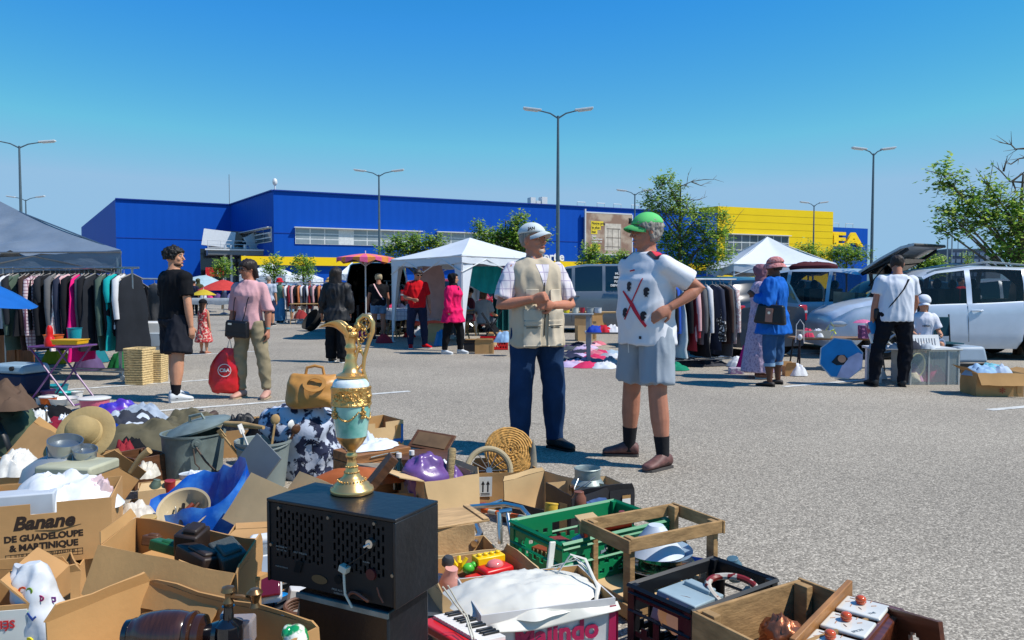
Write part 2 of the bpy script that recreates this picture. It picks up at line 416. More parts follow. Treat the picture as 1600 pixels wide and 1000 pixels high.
Xw=(D_-C_).normalized();Yw=Vector((-Xw.y,Xw.x,0));MW=OFS @ axes(C_,Xw,Yw)
text_obj('wall_lettering','Sortie',1.55,mat('white_letters','#e8e8e8',rough=.5),MW @ TR((ua,-.12,za)) @ Matrix.Rotation(PI/2,4,'X'),store,.04,.035)
rk=MB()
for pxr in (905,936,962,990,1040,1075):
 u,_=onwall(C_,D_,pxr,330);rk.tube([(u,.5,HB),(u,.5,HB+.7),(u+1.2,.5,HB+.7),(u+1.2,.5,HB)],.05,5)
rk.build('roof_ladder_hoops',WHITEM,store,smooth=0,M=MW)
u,_=onwall(C_,D_,850,325);rk=MB();rk.box((u-.8,2,HB+.6),(.7,1,1));rk.box((u,2,HB+.4),(.6,1,.6));rk.box((u+.9,2,HB+.7),(.8,1,1.1));rk.tube([(u-1.4,2,HB+.2),(u+1.4,2,HB+.2)],.12,6)
rk.build('roof_vents',WHITEM,store,smooth=0,M=MW)
rk=MB();rk.tube([(0,0,0),(0,0,6.0)],.04,5);rk.build('roof_mast',GREYM,store,M=OFS @ TR(B_+Vector((-.3,.5,HB-2))))
rk=MB();rk.ell((0,0,1.0),(.28,.28,.42),10);rk.tube([(0,0,0),(0,0,.8)],.08,6);rk.build('roof_beacon',WHITEM,store,M=OFS @ TR(C_+Vector((.1,.3,HB))))
u0,zt=onwall(C_,D_,912,333);u1,zb=onwall(C_,D_,983,398)
mb=MB();mb.box(((u0+u1)/2,-.5,(zt+zb)/2),(u1-u0,.25,zt-zb));bb=mb.build('billboard',mat('poster','#b3a08c',rough=.6,col2='#8c6f5e',ns=.45,thr=(.42,.55)),store,smooth=0,M=MW)
mb=MB()
for (a,b,c,d) in ((u0-.15,u0,zb,zt+.5),(u1,u1+.15,zb,zt)):mb.box(((a+b)/2,-.5,(c+d)/2),(b-a,.3,d-c))
mb.box(((u0+u1)/2,-.5,zt+.08),(u1-u0,.3,.16));mb.box(((u0+u1)/2,-.5,zb-.08),(u1-u0,.3,.16));mb.build('frame',WHITEM,bb,smooth=0)
PY=mat('price_yellow','#e3c832',rough=.6);PK=mat('print_black','#18171a',rough=.6);PWH=mat('print_white','#dcd8d2',rough=.6)
uc=u0 +1.35
for k,(s,wd) in enumerate((('Notre prix',1.95),('le plus',1.5),('bas',1.0))):
 z=zt -1.35 -k*.56
 mb=MB();mb.box((uc-.6+wd/2,-.64,z),(wd,.02,.6));mb.build('price_panel',PY,bb,smooth=0)
 text_obj('price_text',s,.48,PK,TR((uc-.5,-.66,z)) @ Matrix.Rotation(PI/2,4,'X'),bb,.005,.008,align='LEFT')
for k,s in enumerate(('Steel','Table basse','Rangement')):
 text_obj('poster_text',s,.36,PWH,TR((uc-.5,-.64,zt-3.05-k*.36)) @ Matrix.Rotation(PI/2,4,'X'),bb,.005,.01,align='LEFT')
z=zt-4.55
mb=MB();mb.box((uc+.1,-.64,z),(1.5,.02,.85));mb.build('price_panel',PY,bb,smooth=0)
text_obj('price_text','19',.75,PK,TR((uc-.55,-.66,z)) @ Matrix.Rotation(PI/2,4,'X'),bb,.005,.012,align='LEFT')
text_obj('price_text','\u20ac95',.3,PK,TR((uc+.3,-.66,z+.12)) @ Matrix.Rotation(PI/2,4,'X'),bb,.005,.008,align='LEFT')
mb=MB()
for (x,zz,ww,hh) in ((4.3,-2.0,2.2,.12),(4.3,-3.2,2.4,.1),(4.2,-4.4,2.4,.1)):mb.box((u0+x,-.64,zt+zz),(ww,.02,hh))
for x in (3.4,4.1,5.1,5.4):mb.box((u0+x,-.642,zt-3.4),(.06,.02,2.6))
mb.build('poster_shelf',mat('poster_dark','#6d6259',rough=.6),bb,smooth=0)
mb=MB();mb.box((u0+4.2,-.632,zt-3.1),(2.6,.02,3.6));mb.build('poster_panel',mat('poster_pale','#c8bdae',rough=.6,var=.3,ns=1.5),bb,smooth=0)
HY=13.4
Y1=roofpt(1122,322,HY);Y2=roofpt(1302,331,HY);Y0=roofpt(1092,325,HY)
wall('yellow_wall',Y1,Y2,0,HY,YEL);wall('yellow_wall',Y0,Y1,0,HY,YEL)
mb=MB();yb=Vector((8,30,0));poly=[Y0,Y1,Y2,Y2+yb,Y0+yb];mb.add([(p.x,p.y-90,HY-.3) for p in poly],[tuple(range(5))]);mb.build('roof',GREYM,store,smooth=0)
wall('yellow_wall',Y2,Y2+yb,0,HY,YEL)
band_window(Y1,Y2,1133,366,402,1232,8,3,glass=mat('hall_glass','#5f6a70',rough=.15,var=.5,ns=.5))
YJ=mat('yellow_joint','#c2a315',rough=.5)
for k in range(1,6):strip('panel_joint',Y1,Y2,HY-k*1.05-.03,HY-k*1.05,YJ,.01,.03)
HE=12.2
E2=roofpt(1356,357.3,HE);E1=roofpt(1302,354.9,HE);E0=E1 +(E1-E2)*.9
wall('wall',E0,E2,0,HE,BLUE);wall('wall',E2,E2+Vector((6,40,0)),0,HE,BLUE)
u,z=onwall(E0,E2,1343,386.8);Xe=(E2-E0).normalized();Ye=Vector((-Xe.y,Xe.x,0));ME=OFS @ axes(E0,Xe,Ye)
text_obj('logo_letters','IKEA',3.35,mat('logo_yellow','#f5cc00',rough=.4),ME @ TR((u,-.35,z+1.22)) @ Matrix.Rotation(PI/2,4,'X') @ Matrix.Diagonal((1.85,1,1,1)),store,.25,.14,spacing=1.0,align='RIGHT')
mb=MB()
for q in (3,6.5,10,13.5):mb.tube([(u-q,.5,HE),(u-q,.5,HE+.8),(u-q+1.8,.5,HE+.8),(u-q+1.8,.5,HE)],.05,5)
mb.build('roof_ladder_hoops',WHITEM,store,smooth=0,M=ME)
ob=thing('office_building','small dark office block with rows of windows beyond the car roofs on the right','building',D(1514,410,230)*1)
o0=D(1483,392,230);o1=D(1541,389,230)
ob.location=(0,0,0)
mb=MB();mb.box(((o0.x+o1.x)/2,235,o0.z/2+.3),(o1.x-o0.x,10,o0.z));mb.build('wall',mat('office_wall','#38475c',rough=.5),ob,smooth=0)
mb=MB();mb.box((o1.x+2.6,236,o0.z/2-.4),(5,10,o0.z-1.6));mb.build('side_wing',mat('office_wing','#8a94a0',rough=.5),ob,smooth=0)
mb=MB()
for r in range(5):
 for c in range(6):
  mb.box((o0.x+1.1+c*1.75,229.95,o0.z-1.0-r*2.0),(1.25,.12,1.05))
mb.build('window_rows',mat('office_glass','#6d8098',rough=.2),ob,smooth=0)
mb=MB();mb.box(((o0.x+o1.x)/2,235,o0.z+.5),(9,6,.5));mb.tube([((o0.x+o1.x)/2,235,o0.z),((o0.x+o1.x)/2,235,o0.z+3.4)],.1,5);mb.build('roof',GREYM,ob,smooth=0)
for px_,py_,lb in ((1481,364,'shorter bare pole left of the two standing before the office block'),(1488,360,'taller bare pole nearest the office block')):
 p=D(px_,py_,60);mb=MB();mb.tube([(0,0,0),(0,0,p.z)],[.08,.05],6);mb.ell((0,0,p.z),.09,8)
 o=mb.build('flag_pole',METAL,M=TR((p.x,p.y,0)));tag(o,lb,'pole')
# lamp posts
POLE=mat('pole_metal','#5f6e76',rough=.45,metal=.5,var=.1)
def lamp(px,py,d,label,span=None,yaw=0,tilt=0):
 p=D(px,py,d);h=p.z;t=thing('street_lamp',label,'street lamp',(p.x,p.y,0),yaw,'double-armed lamp posts of the car park')
 mb=MB();mb.tube([(0,0,0),(0,0,h*.5),(0,0,h)],[.085,.075,.045],10);mb.lathe([(.17,0),(.17,.25),(.12,.3)],10);mb.build('pole',POLE,t)
 s=span or 1.1
 for sd in (-1,1):
  mb=MB();mb.tube([(0,0,h-.1),(sd*.4*s,0,h+.1),(sd*s,0,h+.22)],[.035,.03,.025],6);mb.build('arm',POLE,t)
  mb=MB();mb.box((0,0,0),(.75,.26,.07));mb.box((.04,0,-.05),(.55,.2,.05));mb.build('lamp_head',WHITEM,t,smooth=0,bevel=.015,M=TR((sd*(s+.25),0,h+.27),0 if sd>0 else PI,0,-.12))
lamp(872,181,31.6,'tallest lamp post, behind the man in the beige vest',.8)
lamp(30,228,38,'lamp post rising above the dark grey canopy on the left',1.0,.2)
lamp(592,273,47,'lamp post before the long blue wall left of the white gazebo',.9)
lamp(1365,240,40,'lamp post right of the big yellow letters',.5)
lamp(992,303,56,'lamp post whose head shows above the green cap',.7)
lamp(1272,321,64,'lamp post in front of the yellow corner block',.55)
lamp(40,312,66,'small far lamp post just above the dark grey canopy',1.0)
# trees
BARK=mat('bark','#6b5c4b',rough=.9,var=.35,ns=18,bump=.5,bs=40)
LEAF=[mat('leaf_mid','#7ca63e',rough=.5,var=.3,ns=3,spec=.4),mat('leaf_light','#b0c65c',rough=.5,var=.25,ns=3,spec=.4),mat('leaf_dark','#527c32',rough=.5,var=.3,ns=3,spec=.4)]
for L_ in LEAF:
 t_=L_.node_tree;pb=t_.nodes['Principled BSDF'];out=[n for n in t_.nodes if n.type=='OUTPUT_MATERIAL'][0]
 tl=t_.nodes.new('ShaderNodeBsdfTranslucent');ms=t_.nodes.new('ShaderNodeMixShader');ms.inputs[0].default_value=.5
 src=pb.inputs['Base Color'].links[0].from_socket;t_.links.new(src,tl.inputs[0])
 t_.links.new(pb.outputs[0],ms.inputs[1]);t_.links.new(tl.outputs[0],ms.inputs[2]);t_.links.new(ms.outputs[0],out.inputs[0])
def leaf_at(mb,c,s,rnd,up=.5):
 a=rnd.uniform(0,2*PI);el=rnd.uniform(-.7,.6);d=Vector((math.cos(a)*math.cos(el),math.sin(a)*math.cos(el),math.sin(el)))
 sd=d.cross(Vector((rnd.uniform(-.5,.5),rnd.uniform(-.5,.5),1))).normalized()*s*.28;nn=d.cross(sd).normalized()*s*.08
 m_=c +d*s*.5
 mi=rnd.choice((0,0,1,1,2))
 mb.add([c,m_+sd+nn,c+d*s,m_-sd+nn],[(0,1,2),(0,2,3)],mi)
def tree(label,tpx,d,blobs,leaf=.1,dens=1.0,seed=1,name='leafy_tree',twigs=(),trunk_r=.07,group=None,lean=0,mats=None,deep=1.0):
 rnd=random.Random(seed);base=D(tpx,450,d);base.z=0
 t=thing(name,label,'tree',base,0,group)
 tops=[D(b[0],b[1],d) for b in blobs];cz=sum(p.z for p in tops)/len(tops);lo=min(p.z for p in tops)
 topz=max(p.z for p in tops);mb=MB()
 tp=[Vector((0,0,0)),Vector((.03,.02,lo*.5)),Vector((lean*.3,0,lo)),Vector((lean,.05,(lo+topz)/2)),Vector((lean*1.3,0,topz))]
 mb.tube(tp,[trunk_r*1.3,trunk_r,trunk_r*.85,trunk_r*.55,trunk_r*.2],8)
 cr=MB();sc=1200/d
 for bi,b in enumerate(blobs):
  c=tops[bi]-base;rx,rz=b[2]/sc,b[3]/sc;ry=min(rx,rz)*1.1*deep
  c.y +=rnd.uniform(-.3,.3)*rx
  s0=Vector((lean*.6,0,max(lo*.7,c.z-abs(c.x)*.9-.3)));
  mb.tube([s0,(s0+c)/2+Vector((0,0,.12*rx)),c],[trunk_r*.5,trunk_r*.3,trunk_r*.12],5)
  n=int(dens*(b[2]*b[3])**.5*(b[2]*b[3])**.35*2.2)
  ncl=max(6,n//9)
  for q in range(ncl):
   v=Vector((rnd.gauss(0,1),rnd.gauss(0,1),rnd.gauss(0,1))).normalized()
   rr=rnd.random()**.45*(1+.45*noise.noise(v*1.7+Vector((bi*3+seed,0,0))))
   cc=c +Vector((v.x*rx,v.y*ry,v.z*rz))*rr
   dr=(v+Vector((rnd.uniform(-.5,.5),rnd.uniform(-.5,.5),rnd.uniform(-.1,.9)))).normalized()
   L2=leaf*rnd.uniform(1.5,3.6)
   for k in range(9):leaf_at(cr,cc+dr*L2*k/9+Vector((rnd.gauss(0,1),rnd.gauss(0,1),rnd.gauss(0,1)))*leaf*.28,leaf*rnd.uniform(.7,1.25),rnd)
   if q % 4==0:mb.tube([c.lerp(cc,.3),cc+dr*L2],[trunk_r*.09+.004,.003],4)
 for tw in twigs:
  pts=[D(x,y,d)-base for x,y in tw]
  for i in range(1,len(pts)):pts[i] +=Vector((0,rnd.uniform(-.1,.1),0))
  mb.tube(pts,[trunk_r*.28]+[trunk_r*.16]*(len(pts)-2)+[trunk_r*.05],5)
  for i in range(1,len(pts)):
   for _ in range(2):
    q=pts[i-1].lerp(pts[i],rnd.random());dd=(pts[i]-pts[i-1]).normalized()
    e=q +(dd+Vector((rnd.uniform(-.8,.8),rnd.uniform(-.5,.5),rnd.uniform(-.4,.9)))).normalized()*trunk_r*rnd.uniform(1.5,4)
    mb.tube([q,e],[trunk_r*.1,trunk_r*.03],4)
 mb.build('trunk',BARK,t);cr.build('crown',mats or LEAF,t,smooth=0)
 return t
TG=None
tree('tall ragged tree right of the green cap, with bare twigs at its top',1062,23,[(1040,285,17,12),(1022,312,15,11),(1052,305,14,14),(1045,330,20,14),(1020,322,12,8),(1085,345,26,20),(1105,372,30,22),(1070,375,28,22),(1040,380,22,18),(1118,400,26,18),(1085,410,30,20),(1055,415,20,14),(1128,350,10,16),(1072,325,10,9)],.10,2.3,3,
 twigs=[[(1062,292),(1080,284),(1100,281),(1117,281)],[(1050,310),(1075,312),(1090,313),(1105,307)],[(1055,290),(1072,290),(1075,270)],[(1115,370),(1140,358),(1157,332)],[(1080,284),(1095,290),(1108,284)]],trunk_r=.07)
tree('apple tree reaching in from the right edge behind the white car',1594,14.5,[(1470,272,14,14),(1488,290,14,12),(1500,302,11,9),(1520,318,20,16),(1500,338,16,12),(1480,330,14,10),(1545,292,8,20),(1560,325,24,22),(1540,350,26,18),(1500,356,16,11),(1475,360,10,8),(1575,370,26,22),(1590,400,20,16),(1560,395,18,12),(1600,330,22,26),(1625,370,30,28)],.10,1.15,8,
 twigs=[[(1600,285),(1582,283),(1566,266),(1553,257)],[(1604,232),(1590,232),(1575,227),(1561,222)],[(1610,245),(1596,247),(1582,256),(1573,257)],[(1582,283),(1600,268),(1610,255)],[(1568,268),(1572,244)],[(1582,283),(1585,296),(1580,302)],[(1620,400),(1560,320),(1500,300),(1466,262)]],trunk_r=.075)
tree('dense tree standing between the white gazebo and the man in the beige vest',790,26,[(750,362,10,9),(765,375,18,12),(790,372,20,16),(812,345,9,8),(812,362,18,16),(835,375,20,16),(790,390,34,12),(823,388,24,14)],.12,3.4,11)
tree('low wide tree behind the left slope of the white gazebo',650,24,[(620,384,16,8),(645,380,18,8),(668,382,16,8),(685,380,12,7),(640,392,26,8),(605,392,12,6)],.11,3.4,13)
for a in (('slim young tree left of the two before the long yellow band',428,42,[(425,418,10,9),(433,425,11,9),(420,428,8,7),(428,409,6,6)],21),
  ('slim young tree right of the two before the long yellow band',474,42,[(470,418,9,9),(478,412,8,9),(472,428,13,9),(482,424,9,8),(466,408,5,5)],22),
  ('bushy sapling by the store entrance behind the pink umbrella',347,46,[(340,420,9,8),(349,412,8,8),(352,424,10,8),(344,428,11,6)],23)):
 tree(a[0],a[1],a[2],a[3],.16,3.2,a[4],trunk_r=.05)
for a in (('round bush left of the billboard foot behind the grey van',922,38,[(918,400,11,11),(925,393,8,8),(915,412,12,8),(935,408,12,8)],31),
  ('green bush below the billboard behind the grey van',962,38,[(950,412,12,8),(965,408,14,8),(985,411,14,8),(975,404,8,6)],32),
  ('leafy bush right of the white pop-up tent, nearer its slope',1262,40,[(1248,397,9,7),(1262,392,12,8),(1275,399,12,9),(1255,405,14,6)],33),
  ('leafy bush under the big yellow letters',1322,40,[(1300,402,12,9),(1315,396,13,10),(1332,394,12,9),(1345,402,10,9),(1322,408,18,8)],34),
  ('round green tree left of the distant office block',1450,34,[(1440,418,12,9),(1450,408,14,9),(1462,415,12,10),(1448,424,18,8)],35),
  ('small conical tree standing before the office block',1511,60,[(1511,402,5,6),(1511,410,8,6)],36),
  ('hedge-like bush glimpsed under the white pop-up tent',1180,36,[(1160,436,14,7),(1180,434,16,7),(1205,436,16,7),(1228,437,12,6)],37)):
 tree(a[0],a[1],a[2],a[3],.16,3.4,a[4],'bush' if 'tree' not in a[0] else 'leafy_tree',trunk_r=.05)
# people
def rings_ell(spec,n=20,tw=0):
 out=[]
 for z,rx,ry,cx,cy in spec:
  r=[]
  for k in range(n):
   a=2*PI*k/n;c,s=math.cos(a),math.sin(a)
   e=.85
   r.append(Vector((cx+rx*math.copysign(abs(c)**e,c),cy+ry*math.copysign(abs(s)**e,s),z)))
  out.append(r)
 return out
def smooth_spec(spec,m=3):
 out=[]
 for i in range(len(spec)-1):
  a,b=spec[i],spec[i+1]
  p=spec[max(0,i-1)];q=spec[min(len(spec)-1,i+2)]
  for k in range(m):
   t=k/m;row=[]
   for c in range(len(a)):
    row.append(.5*((2*a[c])+(-p[c]+b[c])*t+(2*p[c]-5*a[c]+4*b[c]-q[c])*t*t+(-p[c]+3*a[c]-3*b[c]+q[c])*t**3))
   out.append(tuple(row))
 out.append(tuple(spec[-1]));return out
def limb_pts(P,m=4):
 P=[Vector(p) for p in P];out=[]
 for i in range(len(P)-1):
  for k in range(m):out.append(P[i].lerp(P[i+1],k/m))
 out.append(P[-1]);return out
class Fig:pass
def nrm(v):return Vector(v).normalized()
def person(label,loc,yaw,h=1.75,arms=None,legs=None,shift=(0,0),lean=(0,0),head=(0,0,0),build=1.0,belly=0,skin=None,
  top=None,bottom=None,shoes=None,hair=None,face=False,vox=.014,child=False,socks=None,feet=(0,0),group=None,curl=(.5,.5),palm=(None,None),name='person',cat='person',bust=0):
 skin=skin or SKIN;F=Fig();F.h=h;sz=h
 arms=arms or (((-.15,0,-1),(-.05,-.15,-1)),((.15,0,-1),(.05,-.15,-1)))
 legs=legs or (((-.05,0,-1),(0,0,-1)),((.05,0,-1),(0,0,-1)))
 hk=1.18 if child else 1.0
 W=build
 thl,shl=.245*sz,.243*sz;ank=.042*sz;drop=0
 ft=[]
 for i in (0,1):
  a,b=nrm(legs[i][0])*thl,nrm(legs[i][1])*shl;ft.append(a+b);drop=max(drop,-(a+b).z)
 hipz=drop +ank;F.hipz=hipz
 z0=hipz/sz -.53 +.0   # offset of the torso table,whose hip joint lies at .53
 def ph(z):return (z+z0)*sz
 F.z0=z0
 def sh(z):# lean and shift grow above the pelvis
  t=max(0,min(1,(z-.53)/.29));return (lean[0]*t*sz,lean[1]*t*sz)
 T=[(.475,.050,.045),(.495,.088*W,.064*W),(.53,.097*W,.070*W),(.57,.094*W,.067*W),(.61,.086*W,.062*W),(.66,.087*W,.064*W),(.71,.096*W,.069*W),(.76,.104*W,.069*W),(.79,.105*W,.061*W),(.808,.094*W,.052*W),(.822,.076*W,.047*W),(.834,.058*W,.043*W),(.846,.042,.038),(.86,.035,.035),(.872,.033,.034),(.90,.033,.034)]
 def torso(infl=0,z_lo=.475,z_hi=.9,extra=None,neck=True):
  rows=[]
  for z,rx,ry in smooth_spec([(a,b,c) for a,b,c in T],2):
   if z<z_lo-1e-6 or z>z_hi+1e-6:continue
   l=sh(z);bb=belly*sz*math.exp(-((z-.60)/.06)**2);bu=bust*sz*math.exp(-((z-.74)/.035)**2)
   rows.append((ph(z),rx*sz+infl,ry*sz+infl+(bb+bu)/2,l[0],l[1]-(bb+bu)/2))
  return rows
 F.torso=torso;F.ph=ph;F.sh=sh
 root=thing(name,label,cat,loc,yaw,group);F.root=root
 sx=.098*W*sz
 shd=[Vector((s*sx+sh(.80)[0],sh(.80)[1],ph(.795))) for s in (-1,1)]
 ua,fa=.168*sz,.148*sz;hl=.105*sz
 elb=[shd[i] +nrm(arms[i][0])*ua for i in (0,1)]
 wri=[elb[i] +nrm(arms[i][1])*fa for i in (0,1)]
 F.shd,F.elb,F.wri=shd,elb,wri
 hip=[Vector((s*.050*W*sz,0,ph(.53))) for s in (-1,1)]
 kne=[hip[i] +nrm(legs[i][0])*thl for i in (0,1)]
 anl=[kne[i] +nrm(legs[i][1])*shl for i in (0,1)]
 F.hip,F.kne,F.anl=hip,kne,anl
 neck=Vector((sh(.87)[0],sh(.87)[1],ph(.862)))
 HM=Matrix.Translation(neck) @ Matrix.Rotation(head[0],4,'Z') @ Matrix.Rotation(head[1],4,'X') @ Matrix.Rotation(head[2],4,'Y') @ Matrix.Scale(sz*hk,4)
 F.HM=HM
 HT=[(0.002,.016,-.044,-.006),(.010,.026,-.049,.010),(.024,.034,-.051,.026),(.040,.038,-.050,.044),(.056,.0405,-.049,.054),(.072,.043,-.049,.059),(.088,.044,-.0505,.061),(.104,.0415,-.046,.057),(.120,.031,-.031,.043),(.131,.014,-.012,.022),(.1335,.004,.002,.009)]
 def head_rings(infl=0,lo=0,hi=.14,n=20):
  rg=[]
  for z,rx,f,b in smooth_spec(HT,2):
   if z<lo-1e-6 or z>hi:continue
   rg.append((z,rx+infl,(b-f)/2+infl,0,(f+b)/2+.004))
  return rings_ell(rg,n)
 F.head_rings=head_rings
 mb=MB()
 mb.loft(rings_ell(torso(-.004)))
 r_leg=[(.0,.056),(.3,.053),(.5,.047),(.8,.038),(1.0,.036)]
 for i in (0,1):
  mb.tube(limb_pts([hip[i]+Vector((0,0,.01*sz)),kne[i],anl[i]],5),[x*sz*(.6+.4*W) for x in (.055,.053,.049,.043,.038,.0365,.037,.0365,.031,.0235,.0205)],14)
  mb.ell(anl[i]+Vector((0,0,-.010*sz)),(.019*sz,.02*sz,.018*sz)) if shoes else mb.ell(anl[i]+Vector((0,-.025*sz,-.022*sz)),(.022*sz,.055*sz,.018*sz))
  mb.tube(limb_pts([shd[i],elb[i],wri[i]],4),[x*sz*(.7+.3*W) for x in (.031,.030,.028,.025,.0235,.0245,.0225,.019,.0155)],12)
  mb.ell(shd[i],(.033*sz*W,.032*sz*W,.032*sz*W))
  fd=nrm(arms[i][1]);hd=fd;s=(-1,1)[i]
  pn=palm[i];pn=nrm(pn) if pn is not None else nrm(Vector((-s,0,0)) -hd*Vector((-s,0,0)).dot(hd) +Vector((1e-4,1e-4,0)))
  pn=nrm(pn -hd*pn.dot(hd));sd=hd.cross(pn)*(1 if i else -1)      # sd points towards the thumb
  if sd.y>.2 and palm[i] is None:sd=-sd
  w0=wri[i];pl=.052*sz
  rg=[]
  for t,a,b in ((-.1,.0150,.0125),(.15,.0175,.0115),(.5,.0225,.0115),(.85,.0235,.0105),(1.05,.020,.008)):
   c=w0 +hd*pl*t
   rg.append([c +sd*(a*sz*math.cos(2*PI*k/12)) +pn*(b*sz*math.sin(2*PI*k/12)) for k in range(12)])
  mb.loft(rg);cu=curl[i]
  for q,(o_,L_) in enumerate(((.0165,.043),(.0055,.048),(-.0055,.045),(-.016,.036))):
   p=w0 +hd*pl*.95 +sd*o_*sz;pts=[p-hd*.01*sz,p];dd=hd.copy();an=0
   for g_,fr in enumerate((.42,.33,.25)):
    an +=cu*(.75+.12*q)*(1.0,1.1,.8)[g_]
    dd=hd*math.cos(an) +pn*math.sin(an);p=p +dd*L_*sz*fr;pts.append(p)
   mb.tube(pts,[x*sz for x in (.0058,.0056,.0054,.005,.0040)],8)
  p=w0 +hd*pl*.25 +sd*.017*sz
  mb.tube([w0+hd*pl*.1+sd*.008*sz,p,p+(hd*.7+sd*.75+pn*.2).normalized()*.022*sz,p+(hd*.9+sd*.55+pn*.5).normalized()*.042*sz],[.008*sz,.0078*sz,.0066*sz,.0048*sz],8)
 mb.tube([Vector((sh(.8)[0],sh(.8)[1]+.01*sz,ph(.82))),neck+Vector((0,.004*sz,.01*sz)),HM @ Vector((0,.012,.03))],[.044*sz,.0345*sz,.034*sz],14)
 hr=head_rings()
 mb.loft([[HM @ p for p in r] for r in hr])
 mb.tube([HM @ Vector((0,-.043,.082)),HM @ Vector((0,-.053,.066)),HM @ Vector((0,-.063,.050)),HM @ Vector((0,-.048,.046))],[.0045*sz,.0058*sz,.0072*sz,.004*sz],8)
 mb.ell(HM @ Vector((0,-.044,.012)),(.013*sz,.010*sz,.010*sz))
 for s in (-1,1):
  mb.ell(HM @ Vector((s*.0455,.010,.062)),(.006*sz,.0115*sz,.0175*sz),10)
  mb.ell(HM @ Vector((s*.018,-.041,.083)),(.014*sz,.008*sz,.0045*sz),8)
  mb.ell(HM @ Vector((s*.022,-.034,.052)),(.015*sz,.012*sz,.014*sz),8)
 mb.ell(HM @ Vector((0,-.047,.031)),(.013*sz,.0065*sz,.0045*sz),8)
 body=mb.build('body',skin,root);remesh(body,vox if face else max(vox,.012),3 if face else 4,.5);F.body=body
 if face:
  for s in (-1,1):
   e=MB();e.ell((0,0,0),(.0068*sz,.0058*sz,.0040*sz),12);e.build('eye',mat('eye_white','#d8d0c8',rough=.2),root,M=HM @ Matrix.Scale(1/(sz*hk),4) @ Matrix.Translation((s*.0185*sz*hk,-.0415*sz*hk,.0715*sz*hk)))
   e=MB();e.ell((0,0,0),(.0036*sz,.0026*sz,.0036*sz),10);e.build('iris',mat('eye_dark','#2a1c14',rough=.2),root,M=HM @ Matrix.Scale(1/(sz*hk),4) @ Matrix.Translation((s*.0185*sz*hk,-.0462*sz*hk,.0713*sz*hk)))
   e=MB();e.tube([(s*.009,-.0490,.0835),(s*.018,-.0495,.0865),(s*.028,-.0440,.083)],[.0018,.0026,.0014],6);e.build('eyebrow',mat('brow_%s' % (hair or {}).get('col','#3a2a20'),(hair or {}).get('brow','#3a2a20'),rough=.9),root,M=HM)
  e=MB();e.tube([(-.0135,-.0475,.0300),(-.005,-.0535,.0315),(0,-.0535,.0308),(.005,-.0535,.0315),(.0135,-.0475,.0300)],[.001,.0024,.0024,.0024,.001],6);e.build('lips',mat('lip','#9a5548',rough=.5),root,M=HM)
 seed=int(abs(loc[0]*31+loc[1]*17)) % 97
# lower garment
 if bottom:
  m_=bottom['mat'];inf=bottom.get('infl',.012);Ln=bottom.get('len',2);wz=bottom.get('waist',.61)
  if top and top.get('hem',.52)<=.51 and bottom.get('kind') !='skirt':wz=min(wz,.53)
  kind=bottom.get('kind','trousers');fl=bottom.get('flare',0)
  mb=MB()
  if kind=='skirt':
   hem=bottom.get('hem',.2);rows=[]
   for z,rx,ry,cx,cy in torso(inf,.53,wz):rows.append((z,rx,ry,cx,cy))
   zt,rx,ry,cx,cy=rows[0];m=8
   kx=(kne[0].x+kne[1].x)/2;ky=(kne[0].y+kne[1].y)/2
   low=[(hem*sz+(zt-hem*sz)*k/m,rx+(fl*sz)*(1-k/m),ry*(1+.15*(1-k/m))+(fl*sz)*(1-k/m),cx+kx*(1-k/m),cy+ky*(1-k/m)) for k in range(m)]
   mb.loft(rings_ell(low+rows,24))
  else:
   mb.loft(rings_ell(torso(inf,.475 if wz<.7 else .475,wz)))
   for i in (0,1):
    if Ln<=1:pts=limb_pts([hip[i]+Vector((0,0,.02*sz)),hip[i].lerp(kne[i],Ln)],5);n=len(pts)
    else:pts=limb_pts([hip[i]+Vector((0,0,.02*sz)),kne[i],kne[i].lerp(anl[i],min(1.06,Ln-1))],5);n=len(pts)
    base=[.060,.058,.053,.046,.042,.040,.040,.038,.033,.027,.026]
    if Ln<=1:rr=[(.060-.012*k/(n-1))*sz +inf +fl*sz*k/(n-1) for k in range(n)]
    else:rr=[base[k]*sz*(.6+.4*W)+inf+fl*sz*(k/(n-1)) for k in range(n)]
    mb.tube(pts,rr,16)
  o=mb.build(bottom.get('name','trousers'),m_,root);remesh(o,max(vox,.011),4)
  folds(o,bottom.get('fold',.007),bottom.get('freq',(14,14,7)),seed);F.bottom=o
  if bottom.get('belt'):
   mb=MB();rr=torso(inf+.004,wz-.03,wz);mb.loft(rings_ell(rr,24));mb.build('belt',mat('belt','#2a211b',rough=.5),root)
# upper garment
 if top:
  m_=top['mat'];inf=top.get('infl',.014);hem=top.get('hem',.52);nk=top.get('neck',.85);sl=top.get('sleeve',.6);fl=top.get('flare',0)
  mb=MB();rows=torso(inf,hem,nk)
  if hem<.475:
   r0=torso(inf,.53,.531)[0];rows=[(z*sz,r0[1]*1.13+fl*sz*(1-(z-z0-hem)/(.50-hem)),r0[2]*1.16+fl*sz*(1-(z-z0-hem)/(.50-hem)),r0[3],r0[4]) for z in [hem+z0+(.50-hem)*k/5 for k in range(5)]] +[(r[0],max(r[1],r0[1]*1.12),max(r[2],r0[2]*1.14),r[3],r[4]) if r[0]<.56*sz else r for r in rows if r[0]>(.505+z0)*sz]
  else:
   rows=[(r[0],max(r[1],top.get('minx',.110)*W*sz)+fl*sz*max(0,1-(r[0]/sz-z0-hem)/.2),max(r[2],top.get('miny',.088)*sz)+fl*sz*.6*max(0,1-(r[0]/sz-z0-hem)/.2),r[3],r[4]) if r[0]/sz-z0<(.75 if 'minx' in top else .56) and not child else r for r in rows]
  mb.loft(rings_ell(rows,24))
